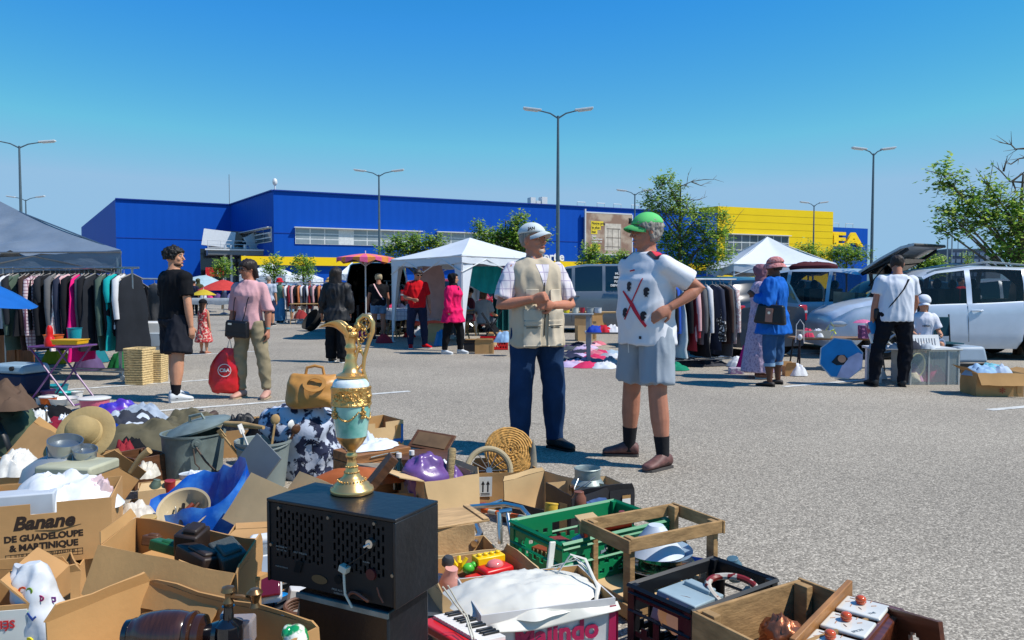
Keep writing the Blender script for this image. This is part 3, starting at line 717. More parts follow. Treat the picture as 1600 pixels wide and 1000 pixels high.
  if sl>0:
   for i in (0,1):
    mb.ell(shd[i]+Vector((0,0,-.004*sz)),(.036*sz*W+inf*.8,)*3)
    P_=[shd[i],shd[i].lerp(elb[i],sl)] if sl<=1 else [shd[i],elb[i],elb[i].lerp(wri[i],sl-1)]
    pts=limb_pts(P_,4);n=len(pts);sf=top.get('sfl',.006)
    mb.tube(pts,[(.034-.010*k/(n-1)*max(1,sl))*sz*(.7+.3*W)+inf+sf*k/(n-1) for k in range(n)],14)
  o=mb.build(top.get('name','shirt'),m_,root);remesh(o,max(vox,.010),4);folds(o,top.get('fold',.005),top.get('freq',(13,13,5)),seed+5);F.top=o
# shoes
 if shoes:
  for i in (0,1):
   fyw=feet[i];M=Matrix.Translation((anl[i].x,anl[i].y,anl[i].z-ank)) @ Matrix.Rotation(fyw,4,'Z')
   L_=.152*sz;mb=MB();rg=[]
   hh=shoes.get('h',.05)*sz
   for t,wd,top_ in ((-.27,.014,.034),(-.24,.022,.050),(-.12,.0265,.056),(.05,.027,.060),(.16,.027,.054),(.3,.0275,.042),(.48,.029,.032),(.62,.027,.027),(.70,.020,.022),(.73,.010,.014)):
    y=-t*L_*1.0;w_=wd*sz;tp=top_*sz*(hh/(.05*sz));r=[]
    for k in range(14):
     a=2*PI*k/14;c,s=math.cos(a),math.sin(a)
     r.append(Vector((w_*c,y,.006*sz+max(0,tp*(.5+.5*s))*1.0)))
    rg.append(r)
   mb.loft(rg);so_=mb.build('shoe',shoes['mat'],root,smooth=180,M=M)
   if face:
    lc=MB()
    for q in range(4):lc.tube([(-.014*sz,-(.13+.075*q)*L_,(.055-.007*q)*sz),(0,-(.14+.075*q)*L_,(.0615-.0085*q)*sz),(.014*sz,-(.13+.075*q)*L_,(.055-.007*q)*sz)],.0022,5)
    lc.build('laces',shoes.get('lace',PWH),so_)
   md=so_.modifiers.new('s','SUBSURF');md.levels=md.render_levels=1
   mb=MB();rg=[]
   for zz in (0,.009*sz):
    rg.append([Vector((w_*sz*s_*.94,-t*L_*.98,zz)) for t,w_,s_ in [(-.275,.013,1),(-.23,.024,1),(0,.026,1),(.3,.027,1),(.5,.0295,1),(.64,.026,1),(.74,.012,1),(.74,.012,-1),(.64,.026,-1),(.5,.0295,-1),(.3,.027,-1),(0,.026,-1),(-.23,.024,-1),(-.275,.013,-1)]])
   mb.loft(rg);so2=mb.build('sole',shoes.get('sole',WHITEP),so_,smooth=30)
 if socks:
  for i in (0,1):
   a=anl[i];b=anl[i].lerp(kne[i],socks.get('len',.3));mb=MB();mb.tube(limb_pts([a+Vector((0,0,-.02*sz)),b],3),[.0255*sz,.0255*sz,.028*sz,.031*sz],14);mb.build('sock',socks['mat'],root)
# hair
 if hair:
  k=hair.get('kind','short');hm=hair['mat'];mb=MB()
  if k in ('short','long','bob'):
   th=hair.get('th',.008)
   hi_=.14;lo=hair.get('lo',.052)
   rg=[]
   for ring in head_rings(th,lo,hi_,24):
    z=ring[0].z;t=min(1,max(0,(z-lo)/(hair.get('line',.103)-lo)));yf=hair.get('front',-.005) +(-.075-hair.get('front',-.005))*(t**3)
    rg.append([Vector((p.x,max(p.y,yf),p.z)) for p in ring])
   top_=rg[-1];c=sum(top_,Vector())/len(top_);rg.append([c+(p-c)*.3+Vector((0,0,th*.8)) for p in top_])
   mb.loft([[HM @ p for p in r] for r in rg])
   if k in ('long','bob'):
    L2=hair.get('len',.12);w_=hair.get('w',.05)
    rg=[]
    for q in range(7):
     t=q/6;z=.09 -t*(L2+.09)
     rg.append([HM @ Vector((w_*(1-.25*abs(t-.4)*hair.get('taper',1))*math.cos(a)*(1 if math.sin(a)>-.2 else .98),.030+(.034)*math.sin(a)*(1-.3*t)+t*.012,z)) for a in [2*PI*j/18 for j in range(18)]])
    mb.loft(rg)
  o=mb.build('hair',hm,root);remesh(o,max(vox*.8,.008) if face else .012,3)
  displace(o,lambda c,n:.006*noise.noise(Vector((c.x*45,c.y*45,c.z*(12 if k !='short' else 45))))*hair.get('mess',1)*sz/1.7)
 F.sz=sz;F.hk=hk
 return F
def hairm(col,key=None):return mat(key or 'hair_'+col,col,rough=.55,var=.5,ns=60,st=(1,1,.12),bump=.8,bs=90,spec=.4)
def cap(F,m,visor=True,m2=None,turn=0,name='cap',brim=0,z=.072,fat=.010):
 HM=F.HM @ Matrix.Rotation(turn,4,'Z');mb=MB();rg=[]
 src=F.head_rings(fat,z,.14,24);zs=src[0][0].z
 for r in src:rg.append([Vector((p.x,p.y,z+(p.z-z)*1.12+.003)) for p in r])
 c=sum(rg[-1],Vector())/24;rg.append([c+(p-c)*.3+Vector((0,0,.002)) for p in rg[-1]])
 mb.loft(rg);o=mb.build(name,m,F.root,smooth=60,M=HM);md=o.modifiers.new('s','SUBSURF');md.levels=md.render_levels=1
 if visor:
  mb=MB();top_=[];bot=[];n=12
  rows=[]
  for j in range(5):
   t=j/4;row=[]
   for k in range(n+1):
    a=PI*(1.12+.76*k/n);c_,s_=math.cos(a),math.sin(a)
    R0x,R0y=.052,.060;e=(math.sin(PI*k/n))**.5
    row.append(Vector((c_*R0x*(1-.0*t),s_*R0y-.0-t*.036*e+.006,z+.012-.012*t*t-.026*(c_*c_)*.9)))
   rows.append(row)
  vs=[p for r in rows for p in r]+[p-Vector((0,0,.003)) for r in rows for p in r];N_=(n+1)*5;fs=[]
  for j in range(4):
   for k in range(n):
    a=j*(n+1)+k;fs.append((a,a+1,a+n+2,a+n+1));fs.append((a+N_,a+n+1+N_,a+n+2+N_,a+1+N_))
  bd=[k for k in range(n+1)] +[(j*(n+1)+n) for j in range(1,5)] +[4*(n+1)+k for k in range(n-1,-1,-1)] +[j*(n+1) for j in range(3,0,-1)]
  for q in range(len(bd)):a,b=bd[q],bd[(q+1) % len(bd)];fs.append((a,a+N_,b+N_,b))
  mb.add(vs,fs);mb.build('visor',m2 or m,o,smooth=50)
 if brim:
  mb=MB();rg=[]
  for t,dz in ((0,.012),(.3,.004),(.7,-.010),(1,-.024),(1,-.027),(.5,-.006),(0,.004)):
   rg.append([Vector((math.cos(a)*(.052+brim*t),math.sin(a)*(.062+brim*t)+.004,z+dz+.003*math.sin(3*a))) for a in [2*PI*k/24 for k in range(24)]])
  mb.loft(rg,cap=False);mb.build('brim',m2 or m,o,smooth=60)
 return o
def glasses(F,m=None,z=.073):
 mb=MB();m=m or plastic('#141014','dark_lens',rough=.1)
 for s in (-1,1):
  mb.ell((s*.020,-.0515,z),(.0165,.004,.0115),10);mb.tube([(s*.036,-.046,z+.004),(s*.046,-.02,z+.003),(s*.0475,.008,z)],.0018,5)
 mb.tube([(-.008,-.054,z+.003),(.008,-.054,z+.003)],.002,5)
 return mb.build('sunglasses',m,F.root,M=F.HM)
def hijab(F,m,open_=.030):
 mb=MB();HM=F.HM;rg=[]
 for ring in F.head_rings(.012,.0,.14,24):
  z=ring[0].z;rg.append([Vector((p.x*(1.0),p.y if p.y>-.02 or z>.105 or z<.012 else -.02-(p.y+.02)*-.25,p.z)) for p in ring])
 c=sum(rg[-1],Vector())/24;rg.append([c+(p-c)*.3+Vector((0,0,.006)) for p in rg[-1]])
 mb.loft([[HM @ p for p in r] for r in rg]);n=F.sz
 l=F.sh(.82);rows=[(F.ph(.765),.098*n,.070*n,l[0],l[1]-.012*n),(F.ph(.80),.090*n,.066*n,l[0],l[1]-.012*n),(F.ph(.83),.064*n,.058*n,l[0],l[1]-.01*n),(F.ph(.86),.048*n,.050*n,l[0],l[1]-.004*n),(F.ph(.885),.044*n,.046*n,l[0],l[1]+.006*n)]
 mb.loft(rings_ell(rows,24));o=mb.build('headscarf',m,F.root);remesh(o,.010,4);folds(o,.007,(16,16,12),3);return o
def strap(F,pts,m,w=.016,name='bag_strap'):
 mb=MB();mb.tube(pts,[w]*len(pts),6,flat=.25);return mb.build(name,m,F.root)
HAIR_GREY=hairm('#8d8880');HAIR_BLK=hairm('#14110f');HAIR_BRN=hairm('#3a241a');HAIR_DBR=hairm('#241813');HAIR_GB=hairm('#a89878')
DENIM=mat('denim','#1c3557',rough=.9,var=.3,ns=5,bump=.3,bs=120,spec=.15)
g=G(838,703)
F=person('man with folded arms in a beige pocket vest, pale check shirt, jeans and pale cap',(g.x,g.y,0),R(20),1.76,
 arms=(((-.42,-.15,-.95),(.80,-.62,.20)),((.40,-.12,-.95),(-.85,-.58,.02))),
 legs=(((-.10,-.04,-1),(.0,.06,-1)),((.12,-.02,-1),(.05,.05,-1))),lean=(-.01,.0),head=(R(32),R(-4),0),build=1.02,belly=.016,skin=SKIN_RED,
 top=dict(mat=checks('check_shirt','#d2ccd2','#a9a0b4',16,0,16,.12),sleeve=.82,hem=.56,infl=.010,sfl=.022,neck=.845,fold=.008),
 bottom=dict(mat=DENIM,infl=.012,fold=.006,freq=(9,9,5),len=2.0,waist=.53,flare=.006),shoes=dict(mat=mat('black_shoe','#1b1c1f',rough=.6,var=.3,ns=30),sole=mat('black_sole','#0e0e10',rough=.8)),
 hair=dict(kind='short',mat=HAIR_GREY,lo=.04,brow='#8d8880',front=.018,th=.004),face=True,vox=.0068,feet=(R(-20),R(25)),curl=(1.15,.8),palm=((.3,.9,.1),(.3,.9,.1)))
HERO1=F
VEST=mat('beige_vest','#beb19b',rough=.85,var=.1,ns=6,bump=.35,bs=14,spec=.15)
mb=MB();n=F.sz;rows=[(z,rx,ry,cx,cy) for z,rx,ry,cx,cy in F.torso(.028,.50,.846)];r0=rows[0];rows=[(r0[0]-.085,r0[1]+.016,r0[2]+.018,r0[3],r0[4]),(r0[0]-.04,r0[1]+.014,r0[2]+.016,r0[3],r0[4])] +[(r[0],max(r[1],r0[1]+.01) if r[0]<1.2 else r[1],max(r[2],r0[2]+.01) if r[0]<1.15 else r[2],r[3],r[4]) for r in rows]
mb.loft(rings_ell(rows,28));vest=mb.build('vest',VEST,F.root);remesh(vest,.010,3);folds(vest,.009,(10,10,5),4)
def surf(o,pts2,ox,oz,push=.004,y0=-2,dirn=(0,1,0)):
 bv=BVHTree.FromPolygons([v.co.copy() for v in o.data.vertices],[tuple(p.vertices) for p in o.data.polygons]);out=[]
 d=Vector(dirn).normalized();r=Vector((d.y,-d.x,0))
 for x,z in pts2:
  q=r*(x+ox) +Vector((0,0,z+oz)) -d*2
  hit=bv.ray_cast(q,d)
  out.append((hit[0] -d*push) if hit[0] is not None else None)
 return out
def decal(name,o,poly,m,parent,push=.003,dirn=(0,1,0),th=.002,res=.012,co=(0,0)):
 xs=[p[0] for p in poly];zs=[p[1] for p in poly];mb=MB()
 bm=bmesh.new();vs=[bm.verts.new((x,z,0)) for x,z in poly];bm.faces.new(vs)
 x=min(xs)
 while x<max(xs):
  bmesh.ops.bisect_plane(bm,geom=bm.verts[:]+bm.edges[:]+bm.faces[:],plane_co=(x,0,0),plane_no=(1,0,0));x +=res
 z=min(zs)
 while z<max(zs):
  bmesh.ops.bisect_plane(bm,geom=bm.verts[:]+bm.edges[:]+bm.faces[:],plane_co=(0,z,0),plane_no=(0,1,0));z +=res
 bm.verts.ensure_lookup_table();bm.verts.index_update();P=surf(o,[(v.co.x,v.co.y) for v in bm.verts],co[0],co[1],push,dirn=dirn)
 fs=[tuple(v.index for v in f.verts) for f in bm.faces if all(P[v.index] is not None for v in f.verts)]
 P=[p if p is not None else Vector((0,0,0)) for p in P];bm.free()
 mb.add(P,fs);ob=mb.build(name,m,parent,smooth=60);return ob
def rect(x0,z0,x1,z1):return [(x0,z0),(x1,z0),(x1,z1),(x0,z1)]
VP=mat('vest_pocket','#c4b8a3',rough=.85,var=.1,bump=.3,bs=14);VZ=mat('vest_zip','#3a352c',rough=.6)
for s in (-1,1):
 p1=(-.160,.83,-.03,.97) if s<0 else (.03,.83,.160,.97)
 for (x0,z0,x1,z1) in (p1,(p1[0],1.02,p1[2],1.10),(p1[0]-.0,.985,p1[2]+.0,1.012),(p1[0]+.02,1.16,p1[2]-.02,1.25)):
  o=decal('pocket',vest,rect(x0,z0,x1,z1),VP,F.root,.012 if z1-z0>.05 else .016)
  md=o.modifiers.new('t','SOLIDIFY');md.thickness=.010;md.offset=-1
 o=decal('pocket_zip',vest,rect(p1[0]+.015,.958,p1[2]-.03,.965),VZ,F.root,.014)
decal('zip',vest,rect(-.006,.90,.004,1.30),VZ,F.root,.004)
SH=MATS['check_shirt']
o=decal('shirt_front',vest,[(-.005,1.27),(-.055,1.44),(.055,1.44),(.005,1.27)],SH,F.root,.003)
mb=MB()
for s in (-1,1):# collar wings
 mb.add([(s*.012,-.115,1.405),(s*.062,-.105,1.385),(s*.085,-.03,1.455),(s*.055,-.045,1.50),(s*.02,-.085,1.455)],[(0,1,2,3,4)])
o=mb.build('collar',SH,F.root,smooth=0);md=o.modifiers.new('t','SOLIDIFY');md.thickness=.006
cap(F,mat('pale_cap','#c2cbce',rough=.8,var=.06,bump=.3,bs=20),turn=0,fat=.009,z=.086)
text_obj('cap_lettering','JAN',.018,PK,F.HM @ TR((-.050,-.028,.110),R(-62)) @ Matrix.Rotation(PI/2-.25,4,'X'),F.root,.0012,.0008)
mb=MB();mb.ell((0,-.041,.012),(.019,.0125,.012),12);mb.build('beard',mat('white_stubble','#b8a89c',rough=.9,var=.3,ns=90),F.root,M=F.HM)
g1=G(1010,722);N2=(g1.x,g1.y,0)
F=person('man in a green cap, white T-shirt with red cross emblem and grey shorts',N2,R(-56),1.80,
 arms=(((-.10,.35,-.95),(.25,.25,-.95)),((.44,.74,-.56),(-.27,-.84,-.50))),
 legs=(((-.20,.04,-1),(-.10,.04,-1)),((.14,-.10,-1),(.12,.02,-1))),lean=(.0,-.01),head=(R(-22),R(3),0),build=1.02,belly=.020,skin=SKIN_TAN,
 top=dict(mat=mat('white_jersey','#d4d6dc',rough=.75,var=.03,bump=.25,bs=6,spec=.2),sleeve=.70,hem=.476,infl=.016,sfl=.024,fold=.006,freq=(7,7,6),minx=.114,miny=.098,flare=.004),
 bottom=dict(mat=mat('grey_shorts','#8f99a4',rough=.8,var=.06,bump=.3,bs=14),infl=.012,len=.84,flare=.014,name='shorts',waist=.53,fold=.008,freq=(13,13,3)),
 shoes=dict(mat=mat('maroon_trainer','#6b4844',rough=.6,var=.35,ns=35),sole=mat('grey_sole','#4a4644',rough=.8)),socks=dict(mat=mat('black_sock','#15151a',rough=.95,bump=.3),len=.34),
 hair=dict(kind='short',mat=HAIR_GREY,lo=.022,brow='#8d8880',front=.004,th=.010,mess=1.8),face=True,vox=.0068,feet=(R(-45),R(5)),curl=(.5,.35),palm=(None,(-.85,.1,-.4)))
HERO2=F
JR=mat('jersey_red','#c4223a',rough=.7);JK=mat('jersey_black','#22222c',rough=.7)
o_=F.top;dv=(-.42,1,0)
def arc_poly(c,r,a0,a1,n=14,sx=1,sz=1):return [(c[0]+r*sx*math.cos(a0+(a1-a0)*k/n),c[1]+r*sz*math.sin(a0+(a1-a0)*k/n)) for k in range(n+1)]
def headshape(cx,cz,s):
 return [(cx+x*s,cz+z*s) for x,z in ((-.45,.1),(-.5,.55),(-.2,.95),(.25,1),(.55,.7),(.55,.35),(.25,.3),(.28,.1),(.5,.05),(.4,-.25),(.2,-.35),(.25,-.75),(-.05,-.55),(-.25,-.8),(-.3,-.4),(-.5,-.3))]
for cx,cz in ((-.065,1.265),(.075,1.225),(-.095,1.08),(.06,1.06)):
 decal('emblem_head',o_,headshape(cx,cz,.040),JK,F.root,.005,dv)
decal('emblem_bar',o_,[(.045,1.33),(.053,1.325),(-.092,1.035),(-.102,1.04)],JR,F.root,.004,dv)
decal('emblem_bar',o_,[(-.125,1.235),(-.117,1.243),(-.02,1.155),(.085,1.00),(.070,.985),(-.035,1.125)],JR,F.root,.0045,dv)
decal('chest_logo',o_,[(-.075,1.375),(-.03,1.382),(-.035,1.392),(-.078,1.384)],JR,F.root,.004,dv)
decal('hem_tag',o_,rect(.02,.905,.04,.925),JK,F.root,.004,dv)
def yoke(o,poly,m,parent,push=.004,name='shoulder_panel'):
 bv=BVHTree.FromPolygons([v.co.copy() for v in o.data.vertices],[tuple(p.vertices) for p in o.data.polygons]);mb=MB()
 bm=bmesh.new();bm.faces.new([bm.verts.new((x,y,0)) for x,y in poly])
 for ax in (0,1):
  a=min(p[ax] for p in poly)
  while a<max(p[ax] for p in poly):
   bmesh.ops.bisect_plane(bm,geom=bm.verts[:]+bm.edges[:]+bm.faces[:],plane_co=((a,0,0) if ax==0 else (0,a,0)),plane_no=((1,0,0) if ax==0 else (0,1,0)));a +=.012
 bm.verts.index_update();P=[]
 for v in bm.verts:
  h=bv.ray_cast(Vector((v.co.x,v.co.y,3)),Vector((0,0,-1)));P.append(h[0]+Vector((0,0,push)) if h[0] else None)
 fs=[tuple(v.index for v in f.verts) for f in bm.faces if all(P[v.index] is not None for v in f.verts)]
 bm.free();mb.add([p or Vector() for p in P],fs);return mb.build(name,m,parent,smooth=60)
ly=F.sh(.8)[1]
for s in (-1,1):
 yoke(o_,[(s*.085,ly-.035),(s*.185,ly-.040),(s*.185,ly+.045),(s*.085,ly+.04)],JR,F.root)
 yoke(o_,[(s*.075,ly-.068),(s*.185,ly-.062),(s*.185,ly-.040),(s*.082,ly-.038)],JK,F.root,.005)
mb=MB();l=F.sh(.85);mb.tube([(l[0]+math.cos(a)*.080,l[1]+math.sin(a)*.076-.002,F.ph(.843)-.018*(-math.sin(a))+.0) for a in [2*PI*k/28 for k in range(29)]],.0055,6);mb.build('collar',JK,F.root)
GC=mat('green_cap','#58c06a',rough=.75,var=.1,bump=.2,bs=20)
c_=cap(F,GC,m2=mat('green_visor','#4fae60',rough=.75),fat=.010,z=.084)
mb=MB()
text_obj('cap_logo','NY',.030,PK,F.HM @ TR((-.038,-.048,.112),R(-38)) @ Matrix.Rotation(PI/2-.22,4,'X'),F.root,.0012,.0012)
glasses(F,z=.0745)
mb=MB();mb.tube([(-.03,-.145,.97),(-.035,-.155,.90),(-.03,-.152,.80)],.003,5);mb.build('drawstring',WHITEP,F.root)
CURLS=hairm('#15110f','hair_curls');NAVY=fabric('#1f2740','navy_cloth');BLK=fabric('#141519','black_cloth');WSH=mat('white_shoe','#c8ccd0',rough=.6,var=.1)
BSH=MATS['black_shoe'];KHA=fabric('#8d8168','khaki_cloth');BSOLE=MATS['black_sole']
def at(px,py):g=G(px,py);return (g.x,g.y,0)
F=person('young man with black curls, black T-shirt, black shorts and white trainers',at(277,625),R(142),1.74,
 arms=(((-.20,.0,-1),(-.05,-.1,-1)),((.22,-.02,-1),(.06,-.30,-1))),legs=(((-.12,.16,-1),(-.03,.10,-1)),((.10,-.14,-1),(.06,-.02,-1))),head=(R(-54),R(2),0),build=1.18,
 skin=SKIN,top=dict(mat=BLK,sleeve=.72,hem=.515,infl=.014,sfl=.018,minx=.096,miny=.082),bottom=dict(mat=fabric('#20222a','short_cloth'),infl=.018,len=.90,flare=.028,name='shorts',waist=.54),
 shoes=dict(mat=WSH),socks=dict(mat=fabric('#16161b','black_sock2'),len=.28),hair=dict(kind='short',mat=CURLS,lo=.045,th=.014,mess=2.6,front=-.018,line=.108),face=True,vox=.009,feet=(R(-10),R(15)),curl=(.5,.5))
mb=MB();mb.ell((0,-.018,.018),(.0375,.031,.0165),14);mb.build('beard',mat('stubble','#4a342a',rough=.9),F.root,M=F.HM)
dB=(.0,-1,0)
for k,ch in enumerate(('oC','So','Yo','Co','5')):
 text_obj('back_lettering',ch,.07,PWH,TR((.06-(-.05,-.04,.02,.04,.06)[k],.118,1.33-.055*k),PI) @ Matrix.Rotation(PI/2,4,'X') @ Matrix.Rotation(-.25,4,'Z'),F.root,.003,.002)
mb=MB()
for q in range(3):mb.tube([(.150-.014*q,-.072,.80),(.172-.014*q,-.088,.64)],.0035,5)
mb.build('side_stripes',PWH,F.root)
F=person('woman with bobbed hair, pale pink top and beige trousers holding the red bag',at(392,622),R(-10),1.60,
 arms=(((-.22,.05,-1),(-.12,-.18,-1)),((.30,.05,-1),(.02,-.10,-1))),legs=(((-.14,0,-1),(.02,.05,-1)),((.22,0,-1),(.08,.05,-1))),head=(R(-34),R(12),0),build=.93,bust=.018,
 skin=SKIN_TAN,top=dict(mat=fabric('#cf9fa4','pink_top'),sleeve=1.05,hem=.495,infl=.014,sfl=.014,minx=.095,miny=.075,name='blouse'),bottom=dict(mat=KHA,infl=.010,len=1.9,fold=.008,freq=(9,9,9)),
 shoes=dict(mat=mat('pink_shoe','#b98c7c',rough=.6),sole=mat('cork','#b09a80',rough=.8)),hair=dict(kind='bob',mat=HAIR_DBR,lo=.05,len=.012,w=.058,th=.010,front=-.02),face=True,vox=.0095,feet=(R(-10),R(12)),curl=(1.2,.6))
glasses(F)
o=F.top;n=F.sz
S0=[Vector((-.09,.03,1.30)),Vector((-.085,-.05,1.28)),Vector((-.03,-.115,1.10)),Vector((.01,-.125,.95)),Vector((.03,-.12,.88))]
strap(F,[(.075,.04,1.315),(.085,-.075,1.28),(.06,-.155,1.12),(.02,-.155,.95),(-.02,-.15,.86)],BLACKP,.007)
strap(F,[(-.10,.04,1.30),(-.10,-.08,1.26),(-.11,-.14,1.10),(-.12,-.15,.95),(-.12,-.15,.86)],BLACKP,.006)
mb=MB();mb.box((0,0,0),(.27,.085,.19),taper=.93);BAGM=mat('black_leather','#14161c',rough=.35,var=.2,bump=.2,bs=30)
hb=mb.build('shoulder_bag',BAGM,bevel=.018,seg=3,M=F.root.matrix_world @ TR((-.06,-.165,.80),R(0),0,R(4)));tag(hb,'small black shoulder bag on the hip of the woman in pink','handbag')
mb=MB();mb.box((-.07,-.045,.055),(.045,.006,.02));mb.build('clasp',CHROME,hb);mb=MB();mb.box((0,-.043,.02),(.25,.01,.11),taper=.98);mb.build('flap',BAGM,hb,bevel=.01)
mb=MB();mb.tube([(.185,.0,.735),(.195,-.02,.735),(.18,-.04,.735)],.012,6);
mb=MB();mb.cyl(F.wri[1]+Vector((0,0,.02)),F.wri[1]+Vector((0,0,.04)),.026,.025,12);mb.build('bracelet',mat('turquoise','#3a8f98',rough=.4),F.root)
mb=MB();mb.tube([(.06*math.sin(a)*-1,-.065-.06*math.cos(a)*.8+.02,1.33-.10*(.5+.5*math.cos(a))) for a in [-PI+2*PI*k/24 for k in range(25)]],.005,5);mb.build('necklace',mat('gold_bead','#a8834a',rough=.4,metal=.6),F.root)
mb=MB();mb.loft(rings_ell([(.82,.05,.03,-.14,.055),(.95,.06,.04,-.15,.06),(1.1,.055,.04,-.13,.05),(1.25,.05,.05,-.10,.03),(1.33,.03,.04,-.07,.02)],14));o=mb.build('cardigan',BLK,F.root);folds(o,.01,(12,12,4),3)
RB=mat('red_bag','#c8141c',rough=.35,var=.12,ns=7,bump=.9,bs=9,spec=.6)
hp=F.root.matrix_world @ (F.wri[0]+Vector((0,0,-.085)))
t=thing('plastic_bag','red shiny plastic carrier bag with a white round emblem hanging from her hand','bag',(hp.x-.06,hp.y-.03,hp.z-.62),R(8))
mb=MB();mb.loft(rings_ell(smooth_spec([(.0,.10,.04,0,0),(.02,.145,.062,.01,0),(.15,.165,.07,.0,0),(.30,.15,.062,.01,0),(.42,.10,.04,.03,0),(.50,.05,.02,.055,0)],4),26));o=mb.build('bag_body',RB,t);folds(o,.014,(9,9,7),2)
mb=MB();mb.tube([(.03,0,.47),(.05,.0,.56),(.065,0,.615),(.075,0,.56),(.085,0,.47)],.010,6,flat=.5);mb.build('handle',PWH,t)
def ringd(r0,r1,n=28):
 return [(r1*math.cos(2*PI*k/n),r1*math.sin(2*PI*k/n)) for k in range(n)],[(r0*math.cos(2*PI*k/n),r0*math.sin(2*PI*k/n)) for k in range(n)]
def flat_ring(mb,r0,r1,M=None,n=28,th=.002,mi=0):
 vs=[(r*math.cos(2*PI*k/n),r*math.sin(2*PI*k/n),z) for z in (0,th) for r in (r0,r1) for k in range(n)];fs=[]
 for k in range(n):
  j=(k+1) % n;fs +=[(k,j,n+j,n+k),(2*n+k,3*n+k,3*n+j,2*n+j),(n+k,n+j,3*n+j,3*n+k),(k,2*n+k,2*n+j,j)]
 mb.add(vs,fs,mi,M)
EM=TR((.02,-.082,.26),0) @ Matrix.Rotation(PI/2,4,'X');mb=MB();flat_ring(mb,.066,.074);mb.build('emblem_ring',PWH,t,M=EM);text_obj('emblem_letters','C&A',.055,PWH,EM,t,.0015,.002)
F=person('small long-haired girl in a black cap and red and white dress',at(319,553),R(160),1.02,build=.95,child=True,skin=SKIN,head=(0,0,0),
 bottom=dict(kind='skirt',mat=mat('red_floral','#b8343a',rough=.8,col2='#d8b8a8',ns=28,thr=(.52,.6)),hem=.22,flare=.06,infl=.012,waist=.62),top=dict(mat=MATS['red_floral'],sleeve=0,hem=.56,infl=.010),shoes=dict(mat=SKIN_TAN),hair=dict(kind='long',mat=HAIR_BRN,len=.11,th=.010))
cap(F,BLK,fat=.012)
F=person('woman with long dark hair in black coat and black trousers, walking away',at(527,566),R(172),1.62,legs=(((-.08,.06,-1),(0,.1,-1)),((.08,-.1,-1),(0,.05,-1))),arms=(((-.25,0,-1),(.15,-.4,-1)),((.30,.05,-1),(.2,-.35,-1))),
 build=1.05,skin=SKIN_TAN,top=dict(mat=mat('black_coat','#17181d',rough=.6,bump=.4,bs=10),sleeve=1.8,hem=.44,infl=.024,sfl=.01,flare=.012,name='coat',fold=.012),bottom=dict(mat=BLK,infl=.014,flare=.022,len=2),shoes=dict(mat=BSH,sole=WHITEP),hair=dict(kind='long',mat=hairm('#2a211d','hair_longdark'),len=.17,w=.072,th=.014,lo=.02,taper=.4))
F=person('man in red T-shirt and red trainers looking down beside the gazebo',at(652,544),R(14),1.68,arms=(((-.35,.1,-1),(.55,-.75,-.15)),((.25,0,-1),(.12,-.25,-1))),legs=(((-.14,0,-1),(0,0,-1)),((.14,0,-1),(.05,0,-1))),head=(R(20),R(24),0),skin=SKIN_TAN,
 top=dict(mat=fabric('#c8131e','red_tee'),sleeve=.8,hem=.50,infl=.014,sfl=.012,minx=.108,miny=.09),bottom=dict(mat=NAVY,infl=.010,fold=.008,len=2),shoes=dict(mat=fabric('#c41420','red_shoe')),hair=dict(kind='short',mat=HAIR_DBR,lo=.05),face=True,vox=.011,feet=(R(-5),R(40)),belly=.005)
glasses(F);strap(F,[(-.10,.03,1.40),(-.08,-.06,1.38),(0,-.115,1.2),(.10,-.10,1.02),(.15,-.02,.93)],BLACKP,.02);text_obj('chest_lettering','Wind',.035,PWH,TR((.07,-.112,1.26)) @ Matrix.Rotation(PI/2,4,'X'),F.root,.003)
F=person('woman in bright pink tunic, black trousers and black headscarf walking past the gazebo',at(708,553),R(72),1.56,arms=(((-.15,.05,-1),(.0,-.15,-1)),((.2,.1,-1),(.1,-.1,-1))),legs=(((-.06,.22,-1),(-.02,.12,-1)),((.06,-.28,-1),(.0,.0,-1))),head=(R(18),R(8),0),skin=SKIN,build=1.12,bust=.02,
 top=dict(mat=fabric('#d81a5c','pink_tunic'),sleeve=1.75,hem=.40,infl=.026,sfl=.016,flare=.03,name='tunic',fold=.012),bottom=dict(mat=BLK,infl=.012,len=1.95),shoes=dict(mat=WSH),face=True,vox=.011)
hijab(F,BLK)
F=person('blonde woman in black top and denim shorts with her back turned',at(592,531),R(188),1.62,arms=(((-.2,-.1,-1),(0,-.5,-1)),((.25,-.1,-1),(.1,-.5,-1))),build=1.08,lean=(0,-.05),head=(0,R(20),0),skin=SKIN_TAN,
 top=dict(mat=BLK,sleeve=.5,hem=.50,infl=.014),bottom=dict(mat=mat('pale_denim','#5f80a0',rough=.85),infl=.014,len=.55,name='shorts'),shoes=dict(mat=BSH),hair=dict(kind='short',mat=HAIR_GB,th=.012,lo=.03))
strap(F,[(.11,.02,1.36),(.08,.08,1.3),(-.02,.115,1.12),(-.12,.10,.98)],fabric('#d8b0b0'),.018)
